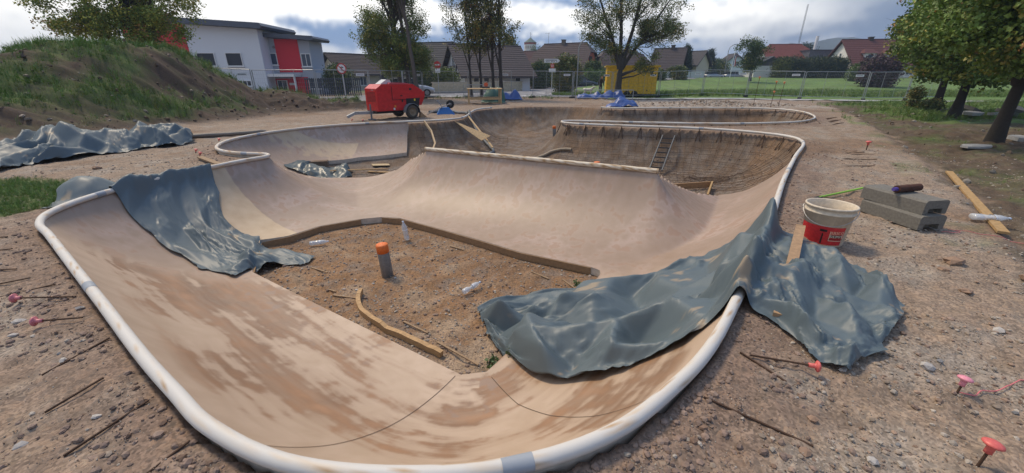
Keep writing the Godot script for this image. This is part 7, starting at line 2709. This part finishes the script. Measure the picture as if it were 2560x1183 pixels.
	for q in [["leafy bush behind the dark gate", Vector3(-18.2, 0, -45.0), Vector3(1.5, 1.35, 1.2), 600, 1.7, deep], ["yellow-green bush left of the white chalet", Vector3(-7.5, 0, -48.5), Vector3(1.4, 1.2, 1.0), 520, 1.7, [[3.0, Color(0.202, 0.232, 0.046)], [2.0, Color(0.109, 0.155, 0.031)]]], ["dark laurel behind the dense dark tree", Vector3(-10.0, 0, -47.0), Vector3(1.5, 1.5, 1.2), 520, 1.8, deep], ["autumn-tinted bush behind the arrow signpost", Vector3(6.1, 0, -48.5), Vector3(1.7, 1.95, 1.4), 1100, 1.7, mix], ["green bush left of the arrow signpost", Vector3(4.0, 0, -62.0), Vector3(1.8, 1.8, 1.4), 700, 2.0, deep], ["green bush below the red-brown roof", Vector3(6.0, 0, -66.0), Vector3(1.7, 1.7, 1.4), 600, 2.1, mix], ["fir bush under the salmon gable", Vector3(12.8, 0.0, -67.5), Vector3(1.6, 1.5, 1.3), 520, 2.1, deep], ["bush in front of the cream house by the spruce", Vector3(27.3, 1.0, -72.8), Vector3(1.1, 0.9, 0.9), 320, 2.1, deep], ["bush right of the yellow hut before the white wall", Vector3(22.6, 0.7, -66.0), Vector3(0.9, 0.9, 0.8), 260, 2.1, deep], ["bush standing in front of the white wall panels", Vector3(26.0, 0.8, -66.5), Vector3(0.9, 1.1, 0.8), 300, 2.1, mix], ["low brambles round the grass-edge maple's foot", Vector3(22.2, -0.1, -22.2), Vector3(0.6, 0.28, 0.5), 120, 0.9, mix], ["upright weeds beside the grass-edge maple", Vector3(22.6, -0.1, -23.6), Vector3(0.4, 0.6, 0.4), 110, 0.9, mix]]:
		shrub("garden_bush", q[0], "shrub", q[1], q[2], q[3], "small", q[4], q[5], "garden shrubs")
	shrub("hedge", "bright green clipped hedge before the salmon gabled house", "hedge", Vector3(14.2, 0.1, -64.0), Vector3(3.0, 1.1, 0.8), 1100, "small", 2.0, [[3.0, Color(0.124, 0.202, 0.039)], [2.0, Color(0.078, 0.132, 0.031)]], "hedges", "box")
	for q in [["dark pine top in front of the water tower", Vector3(7.5, 1, -130), Vector3(3.0, 4.6, 2.5)], ["dark pine right of the water tower", Vector3(12.0, 1, -128), Vector3(2.6, 4.4, 2.3)], ["dark tree behind the steep chalet's right slope", Vector3(-0.6, 1, -75), Vector3(1.9, 3.4, 1.8)], ["dark tree left of the steep chalet", Vector3(-9.8, 1, -80), Vector3(2.6, 3.0, 2.2)], ["rust-tinted tree behind the steep chalet", Vector3(-7.0, 1, -70), Vector3(1.6, 2.7, 1.6)], ["green tree right of the salmon gable", Vector3(18.3, 1, -90), Vector3(2.6, 2.5, 2.2)], ["green tree behind the far blue gable, left", Vector3(47.5, 1.0, -100), Vector3(3.0, 2.2, 2.4)], ["green tree behind the far blue gable, right", Vector3(64.0, 1.0, -115), Vector3(3.4, 2.6, 2.4)], ["bushy tree between the spruces", Vector3(38.0, 1.0, -88), Vector3(2.4, 2.2, 2.2)], ["bush at the far left behind the mound", Vector3(-40.0, 0.5, -30), Vector3(2.6, 2.3, 2.4)], ["light green tree beyond the narrow cream house", Vector3(39.5, 1.0, -105), Vector3(3.0, 3.0, 2.4)]]:
		shrub("background_tree", q[0], "tree", q[1], q[2], 620, "small", 2.6, mix if q[0].begins_with("rust") or q[0].begins_with("light") else deep, "background trees")
	# far wood that closes the horizon
	var xfs := []
	var cols := []
	for i in 5200:
		var x := rng.randf_range(-330, 420)
		var z := -150.0 - rng.randf() * 60.0 - absf(x) * 0.05
		var tall := 3.0 + 3.0 * noise_a.get_noise_2d(x * 0.4, 3.0)
		xfs.append(Transform3D(rnd_basis(7.0 * rng.randf_range(0.7, 1.3)), Vector3(x, 0.8 + rng.randf() * tall, z)))
		cols.append(tone(deep))
	var wood := many("far_wood", clump("small"), mats["leaf_small"], xfs, cols)
	tag(wood, "low belt of dark trees along the horizon", "wood")
	# grass
	xfs = []
	cols = []
	var fresh := [[4.0, Color(0.13, 0.22, 0.036)], [3.0, Color(0.09, 0.155, 0.028)], [1.0, Color(0.20, 0.20, 0.055)]]
	for patch in [[-27.0, -8.0, -30.0, -8.5, 30000, 1.5], [-9.3, -6.4, -7.2, -4.4, 6000, 0.45], [5.0, 17.0, -18.0, -2.0, 5000, 0.6], [14.0, 46.0, -33.5, -17.0, 26000, 1.1], [11.5, 60.0, -44.0, -37.0, 16000, 1.7], [-9.0, 4.0, -38.0, -33.0, 2500, 1.2], [4.0, 13.0, -42.5, -39.5, 4000, 1.6]]:
		for i in patch[4]:
			var x := rng.randf_range(patch[0], patch[1])
			var z := rng.randf_range(patch[2], patch[3])
			var g := greenness(x, z)
			if patch[5] == 1.2:
				g = clampf(noise_b.get_noise_2d(x, z) * 2.0, 0.0, 1.0)
			elif patch[5] == 1.6:
				g = 0.9
			if rng.randf() > g * g:
				continue
			if z < -30.0 and z > -37.0 and x > 8.0:
				continue
			if x > -9.6 and x < 15.0 and z > -25.5 and rim_sd(x, z) > -0.25:
				continue
			xfs.append(Transform3D(Basis(Vector3.UP, rng.randf() * TAU).scaled(Vector3(1, rng.randf_range(0.7, 1.3), 1) * patch[5] * rng.randf_range(0.7, 1.3)), Vector3(x, top_y(x, z) - 0.01, z)))
			cols.append(tone(fresh))
	var grass := many("grass", clump("grass"), leaf_mat("leaf_grass", Color(0.3, 0.4, 0.1)), xfs, cols)
	tag(grass, "tufts of short green grass on the mound, verges and field", "grass")
	# weeds in the pit
	for q in [[-0.22, -3.36, "small green leafy weed on the pit's pale dirt", 0.45], [0.0, -3.42, "tiny green weed next to the beam end under the tarpaulin", 0.3], [0.95, -5.1, "small green weed at the foot of the form board", 0.35]]:
		var xs := []
		var cs := []
		for i in 7:
			xs.append(Transform3D(rnd_basis(q[3] * 0.6), Vector3(rng.randf_range(-0.05, 0.05), 0.02, rng.randf_range(-0.05, 0.05))))
			cs.append(tone([[1.0, Color(0.10, 0.15, 0.06)]]))
		var w := thing("weed", q[2], "plant", Vector3(q[0], top_y(q[0], q[1]), q[1]), 0.0, "weeds in the pit")
		many("leaves", clump("broad"), mats["leaf_broad"], xs, cs, w)

func make_hills() -> void:
	var prof := [[-900.0, 10.0], [300.0, 22.0], [520.0, 40.0], [690.0, 54.0], [783.0, 67.0], [860.0, 92.0], [911.0, 107.0], [1005.0, 111.0], [1060.0, 121.0], [1108.0, 129.0], [1178.0, 119.0], [1332.0, 107.0], [1530.0, 92.0], [1900.0, 70.0], [2600.0, 40.0]]
	var s := shape()
	s.set_smooth_group(0)
	var rows := 16
	var k := 0.42
	var pts := []
	var x := -900.0
	while x <= 2600.0:
		var h := 10.0
		for i in prof.size() - 1:
			if x >= prof[i][0] and x <= prof[i + 1][0]:
				h = lerpf(prof[i][1], prof[i + 1][1], smooth01(0, 1, (x - prof[i][0]) / (prof[i + 1][0] - prof[i][0])))
		var col := []
		for j in rows + 1:
			var f := float(j) / rows
			var z := -1000.0 - 1000.0 * f
			var y := h * sin(clampf(f * 2.0, 0.0, 1.0) * PI * 0.5) if f < 0.5 else h * (1.0 - (f - 0.5) * 1.2)
			y += noise_a.get_noise_2d(x * 0.05, z * 0.05) * h * 0.12 * smooth01(0.0, 0.4, f) * (1.0 if f < 0.45 else 0.3)
			col.append(Vector3(x * (1.0 + (f - 0.5) * 0.3), y - 3.0, z) * k)
		pts.append(col)
		x += 25.0
	for i in pts.size() - 1:
		for j in rows:
			quad(s, pts[i][j], pts[i + 1][j], pts[i + 1][j + 1], pts[i][j + 1])
	setting(obj("hills", s, mat("hill_forest", lin(0.045, 0.06, 0.05), 0.95, 0.0, 1.0, 0.01)), "blue forested hills on the horizon")

# ---------------------------------------------------------------- stones
func make_stones() -> void:
	var stone_m := vmat("stone", 0.9, soft_tex, 6.0)
	var pale := [[4.0, Color(0.42, 0.365, 0.305)], [3.0, Color(0.33, 0.265, 0.21)], [2.0, Color(0.48, 0.42, 0.35)], [2.0, Color(0.37, 0.255, 0.185)], [0.5, Color(0.24, 0.24, 0.25)]]
	var clay := [[4.0, Color(0.27, 0.19, 0.15)], [3.0, Color(0.32, 0.23, 0.18)], [1.0, Color(0.21, 0.135, 0.095)]]
	for kind in ["stone_a", "stone_b", "stone_c"]:
		var xfs := []
		var cols := []
		for i in 46000:
			# denser near the rim's front, thinning outwards
			var r := 0.6 + pow(rng.randf(), 1.6) * 13.0
			var an := rng.randf_range(-PI * 0.98, -PI * 0.02)
			var x := cos(an) * r * 1.25
			var z := sin(an) * r
			var s := rim_sd(x, z) if x > -9.4 and x < 15.8 and z < -0.05 else -1.5
			var size := 0.005 + pow(rng.randf(), 5.0) * 0.034 + r * 0.0006
			var soil := false
			if s > -0.06:
				if s < 0.0:
					continue
				if poly_sd(x, z, pit_poly) < 0.04 and poly_sd(x, z, poured_poly) > -0.04:
					continue
				size *= 1.1
				if rng.randf() < 0.3:
					soil = true
			else:
				soil = rng.randf() < 0.75 * smooth01(0.9, 0.1, -s) + 0.15
				var open := noise_b.get_noise_2d(x * 1.7, z * 1.7) + noise_a.get_noise_2d(x * 2.4, z * 2.4) * 0.9
				if rng.randf() > (0.42 if not soil else 0.65) + open * 1.5:
					continue
			var y := ground_y(x, z)
			var b := rnd_basis(1.0)
			xfs.append(Transform3D(b.scaled(Vector3(1, 0.75, 1) * size * (1.3 if soil else 1.0)), Vector3(x, y + size * 0.12, z)))
			cols.append(tone(clay if soil else pale))
		var o := many("gravel", clump(kind), stone_m, xfs, cols)
		tag(o, "loose gravel and clods strewn over the site", "gravel")
		# the finest grit, close by
	var xg := []
	var cg := []
	for i in 90000:
		var r := 0.5 + pow(rng.randf(), 1.25) * 4.6
		var an := rng.randf_range(-PI, 0.0)
		var x := cos(an) * r * 1.2
		var z := sin(an) * r * 0.95
		if z > -0.6:
			continue
		var s := rim_sd(x, z) if z < -0.05 else -1.5
		if s > -0.09 and not (s > 0.0 and poly_sd(x, z, pit_poly) > 0.05):
			continue
		var open := noise_b.get_noise_2d(x * 1.7, z * 1.7) * 1.2 + noise_c.get_noise_2d(x * 1.2, z * 1.2)
		if rng.randf() > 0.55 + open:
			continue
		var size := 0.003 + pow(rng.randf(), 3.0) * 0.009
		xg.append(Transform3D(rnd_basis(size), Vector3(x, ground_y(x, z) + size * 0.2, z)))
		cg.append(tone(pale if rng.randf() < 0.7 else clay))
	var grit := many("grit", clump("stone_b"), stone_m, xg, cg)
	tag(grit, "fine pale grit on the soil round the bowl", "gravel")
	# stones on the mound and the rubble heap
	var xm := []
	var cm := []
	for i in 5000:
		var x := rng.randf_range(-26.0, -8.0)
		var z := rng.randf_range(-26.0, -9.0)
		if mound_y(x, z) < 0.05 or rng.randf() < greenness(x, z) * 0.8:
			continue
		var size := 0.03 + pow(rng.randf(), 4.0) * 0.16
		xm.append(Transform3D(rnd_basis(size), Vector3(x, top_y(x, z), z)))
		cm.append(tone([[2.0, Color(0.34, 0.28, 0.22)], [3.0, Color(0.15, 0.10, 0.07)]]))
	for i in 2600:
		var x := 12.8 + rng.randfn() * 2.6
		var z := -26.8 + rng.randfn() * 0.75
		var size := 0.03 + pow(rng.randf(), 3.0) * 0.11
		xm.append(Transform3D(rnd_basis(size), Vector3(x, top_y(x, z), z)))
		cm.append(tone([[2.0, Color(0.46, 0.39, 0.32)], [2.0, Color(0.36, 0.29, 0.23)], [1.0, Color(0.26, 0.18, 0.12)]]))
	for i in 2600:
		var x := rng.randf_range(5.0, 26.0)
		var z := rng.randf_range(-24.0, -3.0)
		if verge(x, z) < 0.0:
			continue
		var size := 0.02 + pow(rng.randf(), 5.0) * 0.16
		xm.append(Transform3D(rnd_basis(size), Vector3(x, top_y(x, z), z)))
		cm.append(tone([[2.0, Color(0.32, 0.29, 0.25)], [2.0, Color(0.15, 0.11, 0.075)]]))
	var o := many("rubble", clump("stone_a"), stone_m, xm, cm)
	tag(o, "stones and clods on the mound, the heap and the verge", "rubble")
	# larger single stones
	for q in [[2.93, -1.72, 0.085, 0], [2.62, -2.02, 0.08, 0], [2.05, -1.98, 0.05, 0], [3.35, -1.66, 0.07, 0], [1.42, -1.40, 0.06, 1], [1.72, -1.36, 0.05, 0], [1.6, -1.6, 0.05, 1], [2.35, -1.16, 0.06, 0], [2.75, -1.32, 0.055, 0], [3.5, -2.4, 0.07, 0], [3.9, -3.0, 0.10, 1], [4.3, -3.5, 0.16, 1], [4.05, -3.35, 0.09, 1], [4.6, -3.15, 0.12, 1], [4.9, -3.3, 0.10, 1], [-3.62, -2.48, 0.07, 0], [-3.3, -2.62, 0.06, 0], [-3.45, -2.3, 0.05, 0], [-2.85, -2.05, 0.05, 0], [-2.45, -1.45, 0.06, 0], [-3.0, -1.7, 0.05, 0], [-2.2, -1.6, 0.045, 0], [-4.3, -2.7, 0.06, 0], [-2.05, -5.2, 0.05, 0], [-1.75, -5.3, 0.045, 0], [-2.2, -4.95, 0.05, 0], [-2.4, -5.0, 0.05, 0], [-8.3, -7.9, 0.16, 1], [-7.4, -8.0, 0.09, 1]]:
		var b := rnd_basis(1.0)
		var st := mesh_obj("stone", clump(["stone_a", "stone_b", "stone_c"][int(q[2] * 1000) % 3]), mat("single_stone" if q[3] == 0 else "single_clod", lin(0.42, 0.39, 0.36) if q[3] == 0 else lin(0.29, 0.19, 0.13), 0.9, 0.0, 1.0, 6.0))
		st.transform = Transform3D(b.scaled(Vector3(1.2, 0.7, 1.0) * q[2]), Vector3(q[0], top_y(q[0], q[1]) + q[2] * 0.12, q[1]))
		tag(st, "pale loose stone lying proud of the gravel" if q[3] == 0 else "reddish brown clod of earth lying on the gravel", "stone", "single stones" if q[3] == 0 else "single clods")
	# broken slabs
	for q in [[20.6,-18.6,1.3,0.12,0.7,0.1,0.5],[21.6,-18.3,1.5,0.12,0.6,-0.1,0.2],[22.4,-18.9,1.2,0.14,0.8,0.3,0.9],[21.2,-19.4,1.2,0.16,0.9,0.5,1.4],[22.9,-18.1,1.1,0.12,0.5,-0.2,0.0],[12.0,-10.4,0.9,0.05,0.5,0.02,0.2],[14.6,-11.6,1.1,0.1,0.6,0.1,0.8],[23.2,-19.3,0.9,0.14,0.7,0.4,0.3]]:
		var s := shape()
		var o2 := []
		for i in 7:
			var a := TAU * i / 7.0
			o2.append(Vector2(cos(a) * q[2] * 0.5 * rng.randf_range(0.75, 1.1), sin(a) * q[4] * 0.5 * rng.randf_range(0.75, 1.1)))
		prism(s, o2, 0.0, q[3], Transform3D(Basis(Vector3.UP, q[6]) * Basis(Vector3.RIGHT, -PI * 0.5 + q[5]), Vector3(q[0], top_y(q[0], q[1]) + 0.04 + absf(q[5]) * 0.4, q[1])))
		tag(obj("broken_slab", s, mat("slab_pale" if q[5] < 0.25 else "slab_dark", lin(0.36, 0.36, 0.35) if q[5] < 0.25 else lin(0.10, 0.10, 0.10), 0.9, 0.0, 1.0, 2.0)), "broken grey slab dumped on soil below the maples", "slab", "broken slabs")

func _ready() -> void:
	rng.seed = 20240917
	for a in [[noise_a, 1, 0.22, 3], [noise_b, 2, 0.8, 4], [noise_c, 3, 0.9, 3], [noise_d, 4, 2.0, 3]]:
		a[0].seed = a[1]
		a[0].frequency = a[2]
		a[0].fractal_octaves = a[3]
	stage()
	make_textures()
	make_form()
	make_ground()
	make_concrete()
	make_coping()
	make_hills()
	make_houses()
	make_fences()
	make_street()
	make_site_plant()
	make_figures()
	make_sheets()
	make_near_things()
	make_rebar()
	make_green()
	make_stones()
